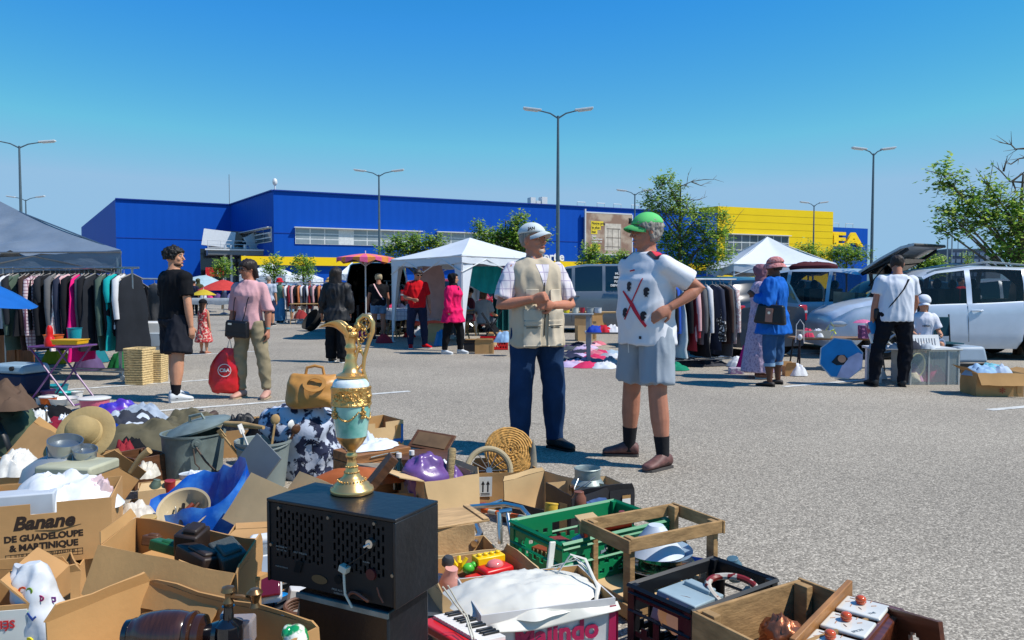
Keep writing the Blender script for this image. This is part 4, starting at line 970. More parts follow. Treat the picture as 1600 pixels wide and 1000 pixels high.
F=person('woman in a bright blue long-sleeved tunic, rolled jeans and pink woven sun hat, back turned',at(1208,602),R(-125),1.66,arms=(((-.25,-.10,-1),(.1,-.3,-1)),((.30,.05,-1),(-.25,-.80,.45))),legs=(((-.12,.02,-1),(-.02,.02,-1)),((.12,-.04,-1),(.04,.04,-1))),head=(R(14),R(4),0),skin=SKIN_DARK,build=1.12,belly=.01,bust=.01,
 top=dict(mat=fabric('#1860b8','blue_tunic'),sleeve=1.85,hem=.41,infl=.026,sfl=.014,flare=.020,name='tunic',fold=.012),bottom=dict(mat=mat('mid_denim','#28507c',rough=.9,var=.25),infl=.014,len=1.50,name='jeans'),shoes=dict(mat=mat('brown_sandal','#2c2422',rough=.6),h=.03,sole=BSOLE),hair=dict(kind='short',mat=HAIR_BLK,lo=.03),vox=.010,feet=(R(10),R(-10)))
for i in (0,1):
 mb=MB();k0=F.kne[i].lerp(F.anl[i],.43);k1=F.kne[i].lerp(F.anl[i],.53);mb.tube([k0,k1],[.072,.071],16);mb.build('turn_up',mat('cuff_denim','#7f9db8',rough=.9),F.root)
cap(F,mat('pink_straw','#c98a88',rough=.9,col2='#a8605f',ns=60,thr=(.45,.6),bump=1,bs=60),visor=False,brim=.028,fat=.014,z=.082,name='sun_hat')
strap(F,[(.13,.02,1.38),(.20,.07,1.25),(.25,.10,1.05)],BAGM,.012);strap(F,[(.13,.0,1.38),(.20,-.02,1.25),(.26,-.06,1.05)],BAGM,.012)
t=thing('handbag','large black handbag with a tan panel on the shoulder of the woman in blue','handbag',M=F.root.matrix_world @ TR((.285,.04,.93),R(-90),0,R(-4)))
mb=MB();mb.box((0,0,0),(.40,.13,.25),taper=.80);mb.build('bag_body',BAGM,t,bevel=.03,seg=3)
mb=MB();mb.box((.0,.069,-.01),(.09,.01,.17));mb.box((.0,-.069,-.01),(.09,.01,.17));mb.build('tan_panel',fabric('#9a7468','tan_leather'),t,smooth=0,bevel=.004)
mb=MB();mb.cyl((0,.074,.02),(0,.08,.02),.018,.018,12);mb.build('round_clasp',CHROME,t)
F=person('woman in a long pale patterned dress and mauve headscarf standing behind the woman in blue',at(1187,590),R(75),1.60,arms=(((-.3,-.1,-1),(.1,-.7,-.3)),((.2,-.2,-1),(.1,-.7,-.2))),head=(R(20),R(6),0),skin=SKIN_DARK,build=1.15,
 bottom=dict(kind='skirt',mat=mat('lilac_print','#b9a5bd',rough=.85,col2='#8f7f9a',ns=40,thr=(.5,.6)),hem=.06,flare=.055,infl=.02),top=dict(mat=MATS['lilac_print'],sleeve=1.85,hem=.52,infl=.018,sfl=.012),shoes=dict(mat=SKIN_TAN,h=.03))
hijab(F,fabric('#7d5a68','mauve_scarf'))
F=person('man in white T-shirt with crossbody strap, seen from behind near the clear box',at(1396,604),R(176),1.70,arms=(((-.30,-.20,-1),(.05,-.55,-.85)),((.28,.05,-1),(.12,-.05,-1))),legs=(((-.12,-.02,-1),(.08,.02,-1)),((.26,.0,-1),(.12,.02,-1))),lean=(-.02,-.03),head=(R(-25),R(26),0),skin=SKIN_TAN,build=1.12,
 top=dict(mat=mat('white_tee','#cdd2dc',rough=.8,var=.03,bump=.3,bs=7),sleeve=.62,hem=.49,infl=.018,sfl=.018,minx=.112,miny=.092),bottom=dict(mat=fabric('#14161e','dark_trousers'),infl=.012,len=2.03,fold=.010),shoes=dict(mat=BSH,sole=BSOLE),hair=dict(kind='short',mat=HAIR_DBR,lo=.025,th=.006),vox=.010,face=False,feet=(R(-15),R(10)))
strap(F,[(-.13,.07,1.37),(-.05,.125,1.25),(.08,.13,1.08),(.17,.08,.96)],BLACKP,.018);mb=MB();l=F.sh(.85);mb.cyl((l[0],l[1]+.005,F.ph(.845)),(l[0],l[1]+.005,F.ph(.868)),.068,.062,16);mb.build('blue_collar',fabric('#22386e'),F.root)
w1=F.root.matrix_world @ F.wri[1]
t=thing('magazine','folded pink and blue leaflets held in the hand of the man in the white T-shirt','leaflets',(w1.x-.01,w1.y-.03,w1.z-.12),R(10),roll=R(-14),pitch=R(-10))
mb=MB();mb.box((0,0,0),(.13,.015,.24));mb.build('cover',mat('pink_print','#b84a5c',rough=.5,col2='#d8c8cc',ns=12,thr=(.45,.55)),t);mb=MB();mb.box((.03,-.012,.05),(.12,.006,.16));mb.build('blue_leaflet',mat('blue_print','#2f7fb8',rough=.5),t);mb=MB();mb.box((-.06,-.006,-.08),(.02,.02,.12));mb.build('page_edge',PWH,t)
mb=MB();mb.box((0,0,0),(.16,.09,.14));wb=mb.build('waist_bag',BAGM,bevel=.02,M=F.root.matrix_world @ TR((.18,-.02,.93)));tag(wb,'black bag on the hip of the man in the white T-shirt','bag')
F=person('girl in a white sports shirt and white cap sitting behind the white table',at(1441,577),R(-8),1.45,legs=(((-.15,-1,-.05),(0,0,-1)),((.15,-1,-.05),(0,0,-1))),arms=(((-.25,-.2,-1),(.1,-.95,-.2)),((.3,-.2,-1),(-.2,-.95,-.15))),head=(R(-10),R(10),0),skin=SKIN,child=True,
 top=dict(mat=mat('white_shirt2','#d0d2dc',rough=.8,bump=.3),sleeve=.8,hem=.49,infl=.016,sfl=.02),bottom=dict(mat=fabric('#7f90a8'),infl=.01,len=1.0),shoes=dict(mat=WSH),hair=dict(kind='long',mat=HAIR_DBR,len=.07,th=.012))
cap(F,MATS['white_tee'],fat=.014);text_obj('shirt_print','HERBA',.04,PK,F.root and TR((0,-.125,F.ph(.70))) @ Matrix.Rotation(PI/2,4,'X'),F.root,.002)
def sitter(label,px,py,yaw,h,topc,hair,skin=SKIN,botc='#5a5f6a',**k):
 return person(label,at(px,py),yaw,h,legs=(((-.12,-1,-.05),(0,-.1,-1)),((.12,-1,-.05),(0,-.1,-1))),arms=(((-.25,-.2,-1),(.1,-.9,-.2)),((.3,-.2,-1),(-.2,-.9,-.15))),skin=skin,vox=.014,
  top=dict(mat=fabric(topc),sleeve=.8,hem=.49,infl=.018,sfl=.01),bottom=dict(mat=fabric(botc),infl=.012,len=1.9),shoes=dict(mat=WSH),hair=hair,**k)
sitter('seated woman with auburn hair in a pale grey top under the gazebo',756,532,R(150),1.6,'#9a9ea6',dict(kind='bob',mat=hairm('#5c3a24'),len=.01,w=.06,th=.012),head=(0,R(10),0))
F=sitter('seated person in a dark cap and maroon top behind the white gazebo pole',733,528,R(-60),1.65,'#5a2530',dict(kind='short',mat=HAIR_BLK));cap(F,BLK)
def stander(label,px,py,h,yaw,topc,botc,hair,skin=SKIN,tk=None,bk=None,**k):
 T_=dict(mat=fabric(topc),sleeve=.8,hem=.49,infl=.018,sfl=.01);T_.update(tk or {});B_2=dict(mat=fabric(botc),infl=.012,len=1.95);B_2.update(bk or {})
 return person(label,at(px,py),yaw,h,skin=skin,vox=.018,top=T_,bottom=B_2,shoes=dict(mat=BSH),hair=hair,**k)
SHORT=lambda m_:dict(kind='short',mat=m_)
stander('girl in a bright pink top and denim shorts, farthest left of the far visitors',296,492,1.40,R(-30),'#d02a80','#6a7a98',SHORT(HAIR_DBR),bk=dict(len=.5))
stander('person in dark navy clothes beside the one in the long olive coat',304,492,1.62,R(170),'#20243a','#1a1a20',SHORT(HAIR_BLK))
F=stander('person in a long olive green hooded coat with back turned',310.5,491.5,1.72,R(175),'#4d5238','#40432e',None,tk=dict(sleeve=1.8,hem=.36,infl=.03));hijab(F,fabric('#4a4f36'))
F=stander('man in white shirt and navy shorts left of the red sun hat',421,509,1.66,R(165),'#b0b8c8','#28304c',SHORT(HAIR_GREY),build=1.2,bk=dict(len=1.2));strap(F,[(-.1,.06,1.36),(.0,.13,1.2),(.12,.1,1.05)],BLACKP,.015)
F=stander('woman in red sun hat, green vest top and wide blue trousers',438,505,1.62,R(150),'#5a7a6a','#3a74a0',SHORT(HAIR_BRN),tk=dict(sleeve=0),bk=dict(flare=.03,infl=.03));cap(F,fabric('#b81c2c','red_hat'),visor=False,brim=.03,fat=.013,name='sun_hat')
F=stander('small boy in a red cap and olive T-shirt beside the red sun hat woman',456,502,1.25,R(120),'#7a8066','#7090a8',SHORT(HAIR_BRN),child=True,bk=dict(len=1.0));cap(F,MATS['red_hat'])
F=stander('person in blue top and straw hat leaning to the far clothes rail',515,508,1.62,R(-90),'#3a78b0','#283040',SHORT(HAIR_BRN));cap(F,mat('straw','#b8935c',rough=.9,var=.3,ns=40,bump=.8),visor=False,brim=.04,fat=.013,name='straw_hat')
stander('person in a dark backpack jacket just right of the woman in pink',397,517,1.58,R(150),'#2a2328','#7a2a30',SHORT(HAIR_BLK))
stander('visitor in grey at the far end of the row under the yellow band',484,494,1.62,R(20),'#6a6f7c','#303440',SHORT(HAIR_BLK));stander('visitor in white T-shirt by the far black van',577,505,1.62,R(-40),'#b8bcc4','#4a3a3a',SHORT(HAIR_DBR))
stander('man in a red top seen through the windows of the white car',1500,522,1.55,R(30),'#b8202c','#303440',SHORT(HAIR_DBR),tk=dict(sleeve=.7))
# vehicles (length along local x, nose towards +x)
CARGLASS=mat('car_glass','#1a2226',rough=.06,spec=.9,var=.05)
def clear_glass(key,col,a):
 if key in MATS:return MATS[key]
 m=bpy.data.materials.new(key);m.use_nodes=True;t=m.node_tree;N=t.nodes;L=t.links
 out=[n for n in N if n.type=='OUTPUT_MATERIAL'][0];b=N['Principled BSDF'];b.inputs['Base Color'].default_value=(*lin(col),1);b.inputs['Roughness'].default_value=.05
 tr=N.new('ShaderNodeBsdfTransparent');mx=N.new('ShaderNodeMixShader');mx.inputs[0].default_value=a
 fr=N.new('ShaderNodeFresnel');fr.inputs[0].default_value=1.5;ad=N.new('ShaderNodeMath');ad.operation='ADD';ad.inputs[1].default_value=a;ad.use_clamp=True
 L.new(fr.outputs[0],ad.inputs[0]);L.new(ad.outputs[0],mx.inputs[0]);L.new(tr.outputs[0],mx.inputs[1]);L.new(b.outputs[0],mx.inputs[2]);L.new(mx.outputs[0],out.inputs[0])
 MATS[key]=m;return m
SEEGLASS=clear_glass('tinted_window','#20282c',.45)
TRIM=mat('black_trim','#15161a',rough=.5)
REDL=mat('tail_red','#a80c14',rough=.15,coat=1,var=.2,ns=30);LAMPG=mat('lamp_lens','#aeb6bc',rough=.1,metal=.3,coat=1)
def interp(tab,x):
 if x<=tab[0][0]:return tab[0][1]
 for (a,u),(b,v) in zip(tab,tab[1:]):
  if x<=b:
   t=(x-a)/(b-a);t=t*t*(3-2*t)*.5+t*.5;return u+(v-u)*t
 return tab[-1][1]
def car(name,label,loc,yaw,L,top,belt,W=.88,pm=None,wheels=(.8,3.4),wr=.32,pillars=(),glass_x=(.6,3.2),ws=(2.9,3.6),rear_gl=(0,.35),zb=.2,hatch=None,lights=True,doors=(),see=False,rails=False,cat='car',group=None,taper=.80,nopillar=False):
 t=thing(name,label,cat,loc,yaw,group);xs=set([0,.06,.14,L-.14,L-.06,L])
 x=0
 while x<L:xs.add(round(x,3));x +=.11
 for wx in wheels:
  for k in range(-6,7):xs.add(round(wx+(wr+.06)*math.sin(k*PI/12),3))
 for p in pillars:xs.add(round(p-.045,3));xs.add(round(p+.045,3))
 for a in list(glass_x)+list(ws)+list(rear_gl):xs.add(round(a,3))
 xs=sorted(x for x in xs if 0<=x<=L)
 q=[xs[0]]
 for x in xs[1:]:
  if x-q[-1]>.012:q.append(x)
 xs=q
 def hw(x):e=min(x,L-x);return W*(1-.16*max(0,1-e/.55)**2.2)
 def low(x):
  z=zb
  for wx in wheels:
   d=abs(x-wx)
   if d<wr+.06:z=max(z,wr+math.sqrt((wr+.06)**2-d*d))
  return z
 def sect(x):
  w_=hw(x);zt=interp(top,x);ze=interp(belt,x);lo=low(x);gh=zt>ze+.06;z1=max(.48,lo+.02);zbelt=min(ze,zt-.05)
  P=[(w_*.93,lo),(w_*.99,max(lo+.01,.30)),(w_,z1),(w_*.995,max(z1+.01,zbelt*.6+z1*.4)),(w_*.975,max(z1+.02,zbelt-.03)),(w_*.95,max(z1+.03,zbelt))]
  if gh:
   k=min(1,(zt-ze)/.45);wr_=w_*(.95-(.95-taper)*k);P +=[((w_*.95+wr_)/2+.012,(zbelt+zt)/2),(wr_,zt-.055),(wr_-.07,zt-.015),(wr_*.5,zt+.012),(0,zt+.02)]
  else:P +=[(w_*.935,zbelt+.012),(w_*.90,zbelt+.028),(w_*.80,zt-.008),(w_*.45,zt+.008),(0,zt+.014)]
  return P
 S=[sect(x) for x in xs];n=len(S[0]);V=[]
 for x,P in zip(xs,S):V +=[(x,-y,z) for y,z in P] +[(x,y,z) for y,z in P[-2::-1]]
 m=2*n-1;body=MB();glass=MB();body.add(V,[]);
 def isglass(x0,x1,j):
  c=(x0+x1)/2;jj=j if j<n-1 else m-2-j
  g=interp(top,c)>interp(belt,c)+.13
  if jj in (5,6) and glass_x[0]<=c<=glass_x[1] and g and not any(abs(c-p)<.045 for p in pillars):return 'side'
  if jj in (7,8,9) and (ws[0]<=c<=ws[1]):return 'ws'
  if jj in (8,9) and (rear_gl[0]<=c<=rear_gl[1]) and hatch is None:return 'rear'
 gv=[]
 for i in range(len(xs)-1):
  for j in range(m-1):
   f=(i*m+j,(i+1)*m+j,(i+1)*m+j+1,i*m+j+1);g=isglass(xs[i],xs[i+1],j)
   if g:gv.append((f,g))
   elif hatch is not None and xs[i+1]<=hatch and 5<=(j if j<n-1 else m-2-j):continue
   else:body.f.append(list(f));body.m.append(0)
 body.f.append(list(range(m)));body.m.append(0);body.f.append([(len(xs)-1)*m+k for k in range(m)][::-1]);body.m.append(0)
 if hatch is not None:body.f.pop(-2);body.m.pop(-2)
 bo=body.build('body',pm,t,smooth=50)
 grp={}
 for f,g in gv:
  c=sum((Vector(V[k]) for k in f),Vector())/4;key=('window',c.y>0,sum(c.x>q_ for q_ in pillars)) if g=='side' else (('windscreen' if g=='ws' else 'rear_window'),)
  grp.setdefault(key,[]).append(f)
 for key,fs in grp.items():
  nm=key[0]
  if not fs:continue
  gl=MB();used={}
  for f in fs:
   for k in f:
    if k not in used:used[k]=len(gl.v);p=Vector(V[k]);gl.v.append(p)
   gl.f.append([used[k] for k in f]);gl.m.append(0)
  gl.build(nm,(SEEGLASS if see else CARGLASS),t,smooth=50)
 for wx in wheels:
  for s in (-1,1):
   y=s*(hw(wx)-.10)
   tire=MB();tire.lathe([(wr*.6,-.1),(wr*.9,-.105),(wr,-.07),(wr,.07),(wr*.9,.105),(wr*.6,.1)],28)
   tm=TR((wx,y,wr)) @ Matrix.Rotation(PI/2,4,'X');wo_=tire.build('wheel',DARK,t,M=tm)
   rim=MB();rim.lathe([(wr*.64,-.10),(wr*.62,-.112),(wr*.55,-.09),(wr*.16,-.08),(.05,-.11),(0,-.112)],20);rim.lathe([(wr*.64,.10),(wr*.62,.112),(wr*.55,.09),(wr*.16,.08),(.05,.11),(0,.112)],20)
   for k in range(5):
    a=2*PI*k/5
    for ss in (-1,1):rim.tube([(math.cos(a)*.04,math.sin(a)*.04,ss*.108),(math.cos(a)*wr*.6,math.sin(a)*wr*.6,ss*.108)],[.03,.02],4)
   rim.build('rim',METAL,wo_)
 mb=MB()
 for s in (-1,1):mb.box((L/2,s*W*.55,.55),(L*.9,.06,.5))
 mb.box((L/2,0,zb+.08),(L*.92,W*1.6,.1));mb.build('underbody',TRIM,t,smooth=0)
 mb=MB()
 for dx in doors:
  for s in (-1,1):
   zz=[.32,.5,.7,interp(belt,dx)-.04,interp(belt,dx)]
   pts=[]
   for z in zz:
    P=sect(dx);y=P[2][0]
    for (ya,za),(yb,zb_) in zip(P[:6],P[1:6]):
     if za<=z<=zb_:y=ya+(yb-ya)*(z-za)/max(1e-6,zb_-za)
    pts.append((dx+.04*(z-.6),s*(y+.0),z))
   mb.tube(pts,.005,4)
 if mb.v:mb.build('door_seams',TRIM,t)
 hd=MB()
 for dx in doors[1:]:
  for s in (-1,1):z=interp(belt,dx-.2)-.13;hd.tube([(dx-.88+.65,s*(W*.985+.012),z),(dx-.88+.75,s*(W*.985+.03),z+.005),(dx-.88+.84,s*(W*.985+.012),z)],.014,6)
 if hd.v:hd.build('door_handle',pm,t)
 if lights:
  zl=interp(belt,L-.2)-.08
  for s in (-1,1):
   mb=MB();y=hw(L-.12);mb.ell((L-.24,s*(y-.06),min(interp(top,L-.2),zl+.08)-.11),(.24,.11,.075),14);mb.build('headlight',LAMPG,t)
   mb=MB();y=hw(.08);mb.box((.09,s*(y-.075),interp(belt,.05)-.12),(.16,.19,.30));o=mb.build('tail_light',REDL,t,bevel=.03,seg=3)
   mb=MB();mb.box((.083,s*(y-.075),interp(belt,.05)-.10),(.155,.185,.05));mb.build('lamp_band',LAMPG,o,bevel=.01)
  mb=MB();mb.box((-.01,0,.55),(.02,.46,.11));mb.build('number_plate',WHITEP,t,smooth=0)
 mx_=ws[1]-.45 if ws[1]>ws[0] else 0
 if mx_:
  for s in (-1,1):
   mb=MB();mb.ell((mx_+.05,s*(W+.10),interp(belt,mx_)+.09),(.09,.11,.075),12);mb.tube([(mx_+.05,s*W*.93,interp(belt,mx_)+.03),(mx_+.05,s*(W+.04),interp(belt,mx_)+.07)],.025,6);mb.build('wing_mirror',pm,t)
 if rails:
  for s in (-1,1):
   x0,x1=glass_x[0]+.15,ws[0]-.1;mb=MB();mb.tube([(x0,s*W*.70,interp(top,x0)),(x0+.15,s*W*.70,interp(top,x0)+.07),((x0+x1)/2,s*W*.70,interp(top,(x0+x1)/2)+.075),(x1-.15,s*W*.70,interp(top,x1)+.06),(x1,s*W*.70,interp(top,x1))],.018,6);mb.build('roof_rail',METAL,t)
 if see:
  for x in (L*.46,L*.66 if L<4.2 else L*.60):
   for s in (-1,1):
    mb=MB();mb.box((x,s*.36,.62),(.5,.46,.16));mb.box((x-.24,s*.36,.95),(.13,.46,.6));mb.ell((x-.27,s*.36,1.33),(.06,.13,.1),10);mb.build('seat',BLACKP,t,bevel=.03)
  mb=MB();mb.box((ws[0]+.25,0,interp(belt,ws[0])-.10),(.5,W*1.7,.12));mb.build('dashboard',TRIM,t,bevel=.02)
  mb=MB();mb.lathe([(.17,-.012),(.185,0),(.17,.012)],20);mb.build('steering_wheel',BLACKP,t,M=TR((ws[0]-.08,.38,interp(belt,ws[0])+.03),0,0,R(65)))
 return t
SILV=paint('#aab4bc','silver_paint',metal=.25);WHITEC=paint('#c3cedb','pale_car_paint',metal=.15);NAVYC=paint('#1c2838','navy_paint',metal=.1);GREYV=paint('#6f777e','grey_van_paint',metal=.3);BLKC=paint('#14161b','black_paint')
hatchT=[(0,.95),(.08,1.0),(.40,1.44),(.9,1.50),(1.9,1.52),(2.5,1.47),(3.15,1.02),(3.6,.92),(4.0,.78),(4.1,.62)]
hatchB=[(0,.92),(.5,.95),(2.0,.92),(3.1,.90),(3.6,.85),(4.1,.6)]
mpvT=[(0,1.05),(.10,1.12),(.35,1.50),(.8,1.62),(1.8,1.65),(2.5,1.58),(3.45,1.06),(3.9,.96),(4.25,.82),(4.36,.66)]
mpvB=[(0,1.0),(.5,1.06),(2.0,.99),(3.3,.95),(3.9,.88),(4.36,.62)]
p=G(1287,563);car('white_car','white people carrier with roof rails behind the clear box at the right edge',(p.x+4.62,p.y+.75,0),R(176),4.36,mpvT,mpvB,W=.90,pm=WHITEC,wheels=(.75,3.45),wr=.33,pillars=(2.02,1.05,2.95),glass_x=(.45,3.1),ws=(2.75,3.42),rear_gl=(.12,.42),doors=(1.1,2.05,3.1),see=True,rails=True)
cx_,cy_=D(1404,450,14.9).x,14.9
c2=car('silver_hatchback','silver hatchback with its tailgate raised high, behind the leaning grey board',(cx_,cy_,0),R(124),4.05,[(x,z*1.09) for x,z in hatchT],[(x,z*1.05) for x,z in hatchB],W=.86,pm=SILV,wheels=(.72,3.25),wr=.31,pillars=(1.95,1.0),glass_x=(.35,2.75),ws=(2.5,3.1),rear_gl=(.1,.36),doors=(1.05,2.0,2.85),see=True,hatch=.42)
mb=MB();hp_=[(-.0,0),(.45,.10),(.85,.14),(1.10,.05)]
th=[]
for s in (-.62,-.3,0,.3,.62):
 th.append([(.46-x*.95,s*(1-.1*k/3),1.58+z*1.1+.15*k) for k,(x,z) in enumerate(hp_)])
vs=[Vector(p_) for r in th for p_ in r];vs +=[p_-Vector((0,0,.05)) for p_ in vs[:20]];fs=[]
for a in range(4):
 for b in range(3):
  q=a*4+b;fs +=[(q,q+4,q+5,q+1),(q+20,q+21,q+25,q+24)]
bd=[0,1,2,3,7,11,15,19,18,17,16,12,8,4]
for q in range(14):a,b=bd[q],bd[(q+1) % 14];fs.append((a,b,b+20,a+20))
mb.add(vs,fs);tg=mb.build('tailgate',SILV,c2,smooth=60)
mb=MB();mb.box((0,0,0),(.60,1.0,.02));mb.build('tailgate_glass',CARGLASS,tg,M=TR((.02,0,1.685),0,0,R(27)));mb=MB();[mb.tube([(.42,s,1.53),(.0,s*.97,1.72),(-.45,s*.92,1.98)],.035,6) for s in (-.56,.56)];mb.build('tailgate_frame',TRIM,tg)
mb=MB()
for s in (-.6,.6):mb.tube([(.25,s,1.30),(-.15,s*.98,1.78)],.013,6)
mb.build('gas_strut',TRIM,c2)
mb=MB();mb.box((-.53,0,2.05),(.16,1.1,.05));mb.build('tailgate_lip',TRIM,tg,bevel=.02)
p=G(1180,560);car('dark_hatchback','dark navy hatchback with red tail lights behind the lilac-dressed woman, right of the clothes rail',(p.x+.35,p.y+.1,0),R(110),4.0,[(x,z*.97) for x,z in hatchT],hatchB,W=.85,pm=NAVYC,wheels=(.72,3.2),wr=.3,pillars=(1.95,1.0),glass_x=(.35,2.75),ws=(2.5,3.1),rear_gl=(.1,.38),doors=(1.05,2.0,2.85))
vanT=[(0,1.70),(.06,1.85),(.3,1.93),(2.5,1.93),(3.1,1.86),(3.9,1.30),(4.4,1.15),(4.75,.95),(4.85,.7)]
vanB=[(0,1.18),(1,1.18),(3.8,1.16),(4.3,1.05),(4.85,.66)]
p=G(1052,518);car('grey_van','grey panel van with lettering on its rear side window behind the two men',(p.x,p.y,0),R(176),4.85,vanT,vanB,W=.95,pm=GREYV,wheels=(1.1,3.95),wr=.33,pillars=(2.9,2.05,3.62),glass_x=(1.15,3.85),ws=(3.2,3.9),rear_gl=(9,9),doors=(1.6,2.95,3.8),cat='van')
vp=bpy.data.objects['grey_van']
for k,s in enumerate(('MULTI','SERVICE','PLUS 06','DEPANNAGE')):text_obj('window_lettering',s,.085,PWH,TR((1.62,.945-.022*(4-k)+.055,1.66-.11*k),PI) @ Matrix.Rotation(PI/2-R(14),4,'X'),vp,.004,.004)
p=G(572,526);bv_=car('black_van','black van with its boot open behind the striped pink and orange parasol',(p.x+.2,p.y+.4,0),R(97),4.2,vanT[:5]+[(3.7,1.25),(4.2,.8)],vanB[:2]+[(3.2,1.1),(4.2,.66)],W=.9,pm=BLKC,wheels=(.8,3.4),wr=.31,pillars=(2.2,1.2),glass_x=(.5,3.2),ws=(2.8,3.6),rear_gl=(0,.2),hatch=.25,cat='van')
mb=MB();mb.box((0,0,0),(1.25,1.5,.06));mb.build('rear_door',BLKC,bv_,bevel=.02,M=TR((-.45,0,2.0),0,0,R(-6)))
for (px,py,ya,L_,W_,pm_,lb) in ((690,521,175,4.0,.85,paint('#8c1c26','red_car_paint'),'red car glimpsed under the roof of the white gazebo'),(1225,524,178,4.0,.85,paint('#39424c','slate_paint'),'slate grey car behind the dark navy hatchback'),
  (380,488,95,4.0,.85,SILV,'silver car parked far off beside the red sun shade'),(500,500,100,4.0,.85,BLKC,'black car far off behind the clothes rail'),(60,520,178,4.1,.87,SILV,'silver car parked behind the dark canopy stall'),(800,517,178,4.1,.87,BLKC,'black car parked behind the white gazebo'),(1020,520,175,4.1,.86,WHITEC,'pale car parked behind the man in the green cap'),(1120,512,170,4.1,.86,BLKC,'black car in the far row behind the clothes rail'),(1440,517,178,4.1,.86,NAVYC,'navy car in the far row behind the man in the white T-shirt'),(1600,520,178,4.1,.86,SILV,'silver car in the far row behind the white people carrier')):
 p=G(px,py);car('parked_car',lb,(p.x+1.5,p.y+1,0),R(ya),L_,hatchT,hatchB,W=W_,pm=pm_,wheels=(.72,3.2),wr=.3,pillars=(1.95,1.0),glass_x=(.35,2.75),ws=(2.5,3.1),rear_gl=(.1,.38),doors=(1.05,2.0,2.85),group='cars parked in the rows behind the market')
# canopies
def canopy(name,label,corners,ze,apex,m,val=.22,legs=(0,1,2,3),legm=None,sag=.06,leg_w=.035,drape=None,wr=.02,n=10,cat='gazebo',name_top='roof'):
 cs=[Vector((c[0],c[1],0)) for c in corners];ctr=sum(cs,Vector())/4
 t=thing(name,label,cat,ctr);mb=MB();A=Vector((0,0,apex)) if not hasattr(apex,'__len__') else Vector(apex)
 q=[c-ctr for c in cs]
 for i in range(4):
  a,b=q[i]+Vector((0,0,ze)),q[(i+1) % 4]+Vector((0,0,ze));rows=[]
  for j in range(n+1):
   t_=j/n;row=[]
   for k in range(n+1):
    u=k/n;e=a.lerp(b,u);p=e.lerp(A,t_)
    p.z -=sag*math.sin(PI*t_)*(1-.5*abs(2*u-1)) +sag*.9*math.sin(PI*u)*(1-t_)**2
    p.z +=wr*noise.noise(Vector((p.x*3.1,p.y*3.1,i*9)))*(1-t_)*2*math.sin(PI*u)
    row.append(p)
   rows.append(row)
  V=[p for r in rows for p in r];m_=n+1
  mb.add(V,[(j*m_+k,j*m_+k+1,(j+1)*m_+k+1,(j+1)*m_+k) for j in range(n) for k in range(n)])
 ro=mb.build(name_top,m,t,smooth=180)
 mb=MB()
 for i in range(4):
  a,b=q[i],q[(i+1) % 4];d=(b-a);nrm_=Vector((d.y,-d.x,0)).normalized();V=[]
  for k in range(25):
   u=k/24;p=a.lerp(b,u);zz=ze-sag*.9*math.sin(PI*u);w_=.012*math.sin(u*40+i)
   V +=[p+Vector((0,0,zz)),p+nrm_*w_+Vector((0,0,zz-val*(1+.06*math.sin(u*23))))]
  mb.add(V,[(2*k,2*k+1,2*k+3,2*k+2) for k in range(24)])
 mb.build('valance',m,t,smooth=60)
 for i in legs:
  p=q[i]*.985;mb=MB();mb.box((p.x,p.y,ze/2),(leg_w,leg_w,ze));mb.box((p.x,p.y,.01),(.1,.1,.02));mb.build('leg',legm or WHITEM,t,smooth=0)
  if drape is not None:
   mb=MB();c=-p.normalized();V=[]
   for sgn,nb in ((1,q[(i+1) % 4]),(-1,q[(i-1) % 4])):
    d=(nb-q[i]).normalized();rows=[]
    for k in range(9):
     u=k/8;z=ze-.05-(ze-.3)*u;ww=.30*(1-u)**1.6+.07
     rows +=[p+Vector((0,0,z)),p+d*ww*.5+Vector((0,0,z))-c*.015*math.sin(u*6),p+d*ww+Vector((0,0,z))]
    mb.add(rows,[(3*k+e,3*k+e+1,3*k+e+4,3*k+e+3) for k in range(8) for e in (0,1)])
   mb.build('leg_drape',drape,t,smooth=60)
 mb=MB()
 for i in range(4):
  a,b=q[i],q[(i+1) % 4];d=b-a
  mb.tube([a+Vector((0,0,ze-.03)),b+Vector((0,0,ze-.03))],.014,5)
  mb.tube([a+d*0+Vector((0,0,ze-.35)),a+d*.25+Vector((0,0,ze-.08)),a+d*.5+Vector((0,0,ze-.33)),a+d*.75+Vector((0,0,ze-.08)),b+Vector((0,0,ze-.35))],.012,5)
  mb.tube([a+Vector((0,0,ze-.03)),A-Vector((0,0,.05))],.012,5)
 mb.build('roof_frame',legm or WHITEM,t);return t
WTENT=mat('white_tent','#cdd3da',rough=.6,var=.03,bump=.15,bs=5,spec=.3)
GTENT=mat('grey_tent','#74808e',rough=.38,var=.14,ns=2,bump=1,bs=4,st=(1,1,2.5),spec=.5)
c0,c1,c2_=G(722,549),G(612,534),G(860,536);c3=c1+c2_-c0
canopy('white_gazebo','white gazebo with draped legs and a teal cloth hung inside',[c0,c2_,c3,c1],1.93,2.42,WTENT,val=.16,drape=WTENT,sag=.05)
a=D(190,450,10.9);b=D(-330,450,11.6);canopy('grey_canopy','large dark grey canopy over the clothes rail at the left edge',[a,a+Vector((-1.75,3.4,0)),b+Vector((-1.75,3.4,0)),b],1.80,(.5,0,2.72),GTENT,val=.23,sag=.12,wr=.09,n=22,legm=METAL)
a=D(1146,450,22);b=D(1306,450,22);canopy('popup_tent','white pop-up tent with a steep peak behind the woman in the pink sun hat',[a,b,b+Vector((0,3.1,0)),a+Vector((0,3.1,0))],1.97,2.83,WTENT,val=.22,sag=.14)
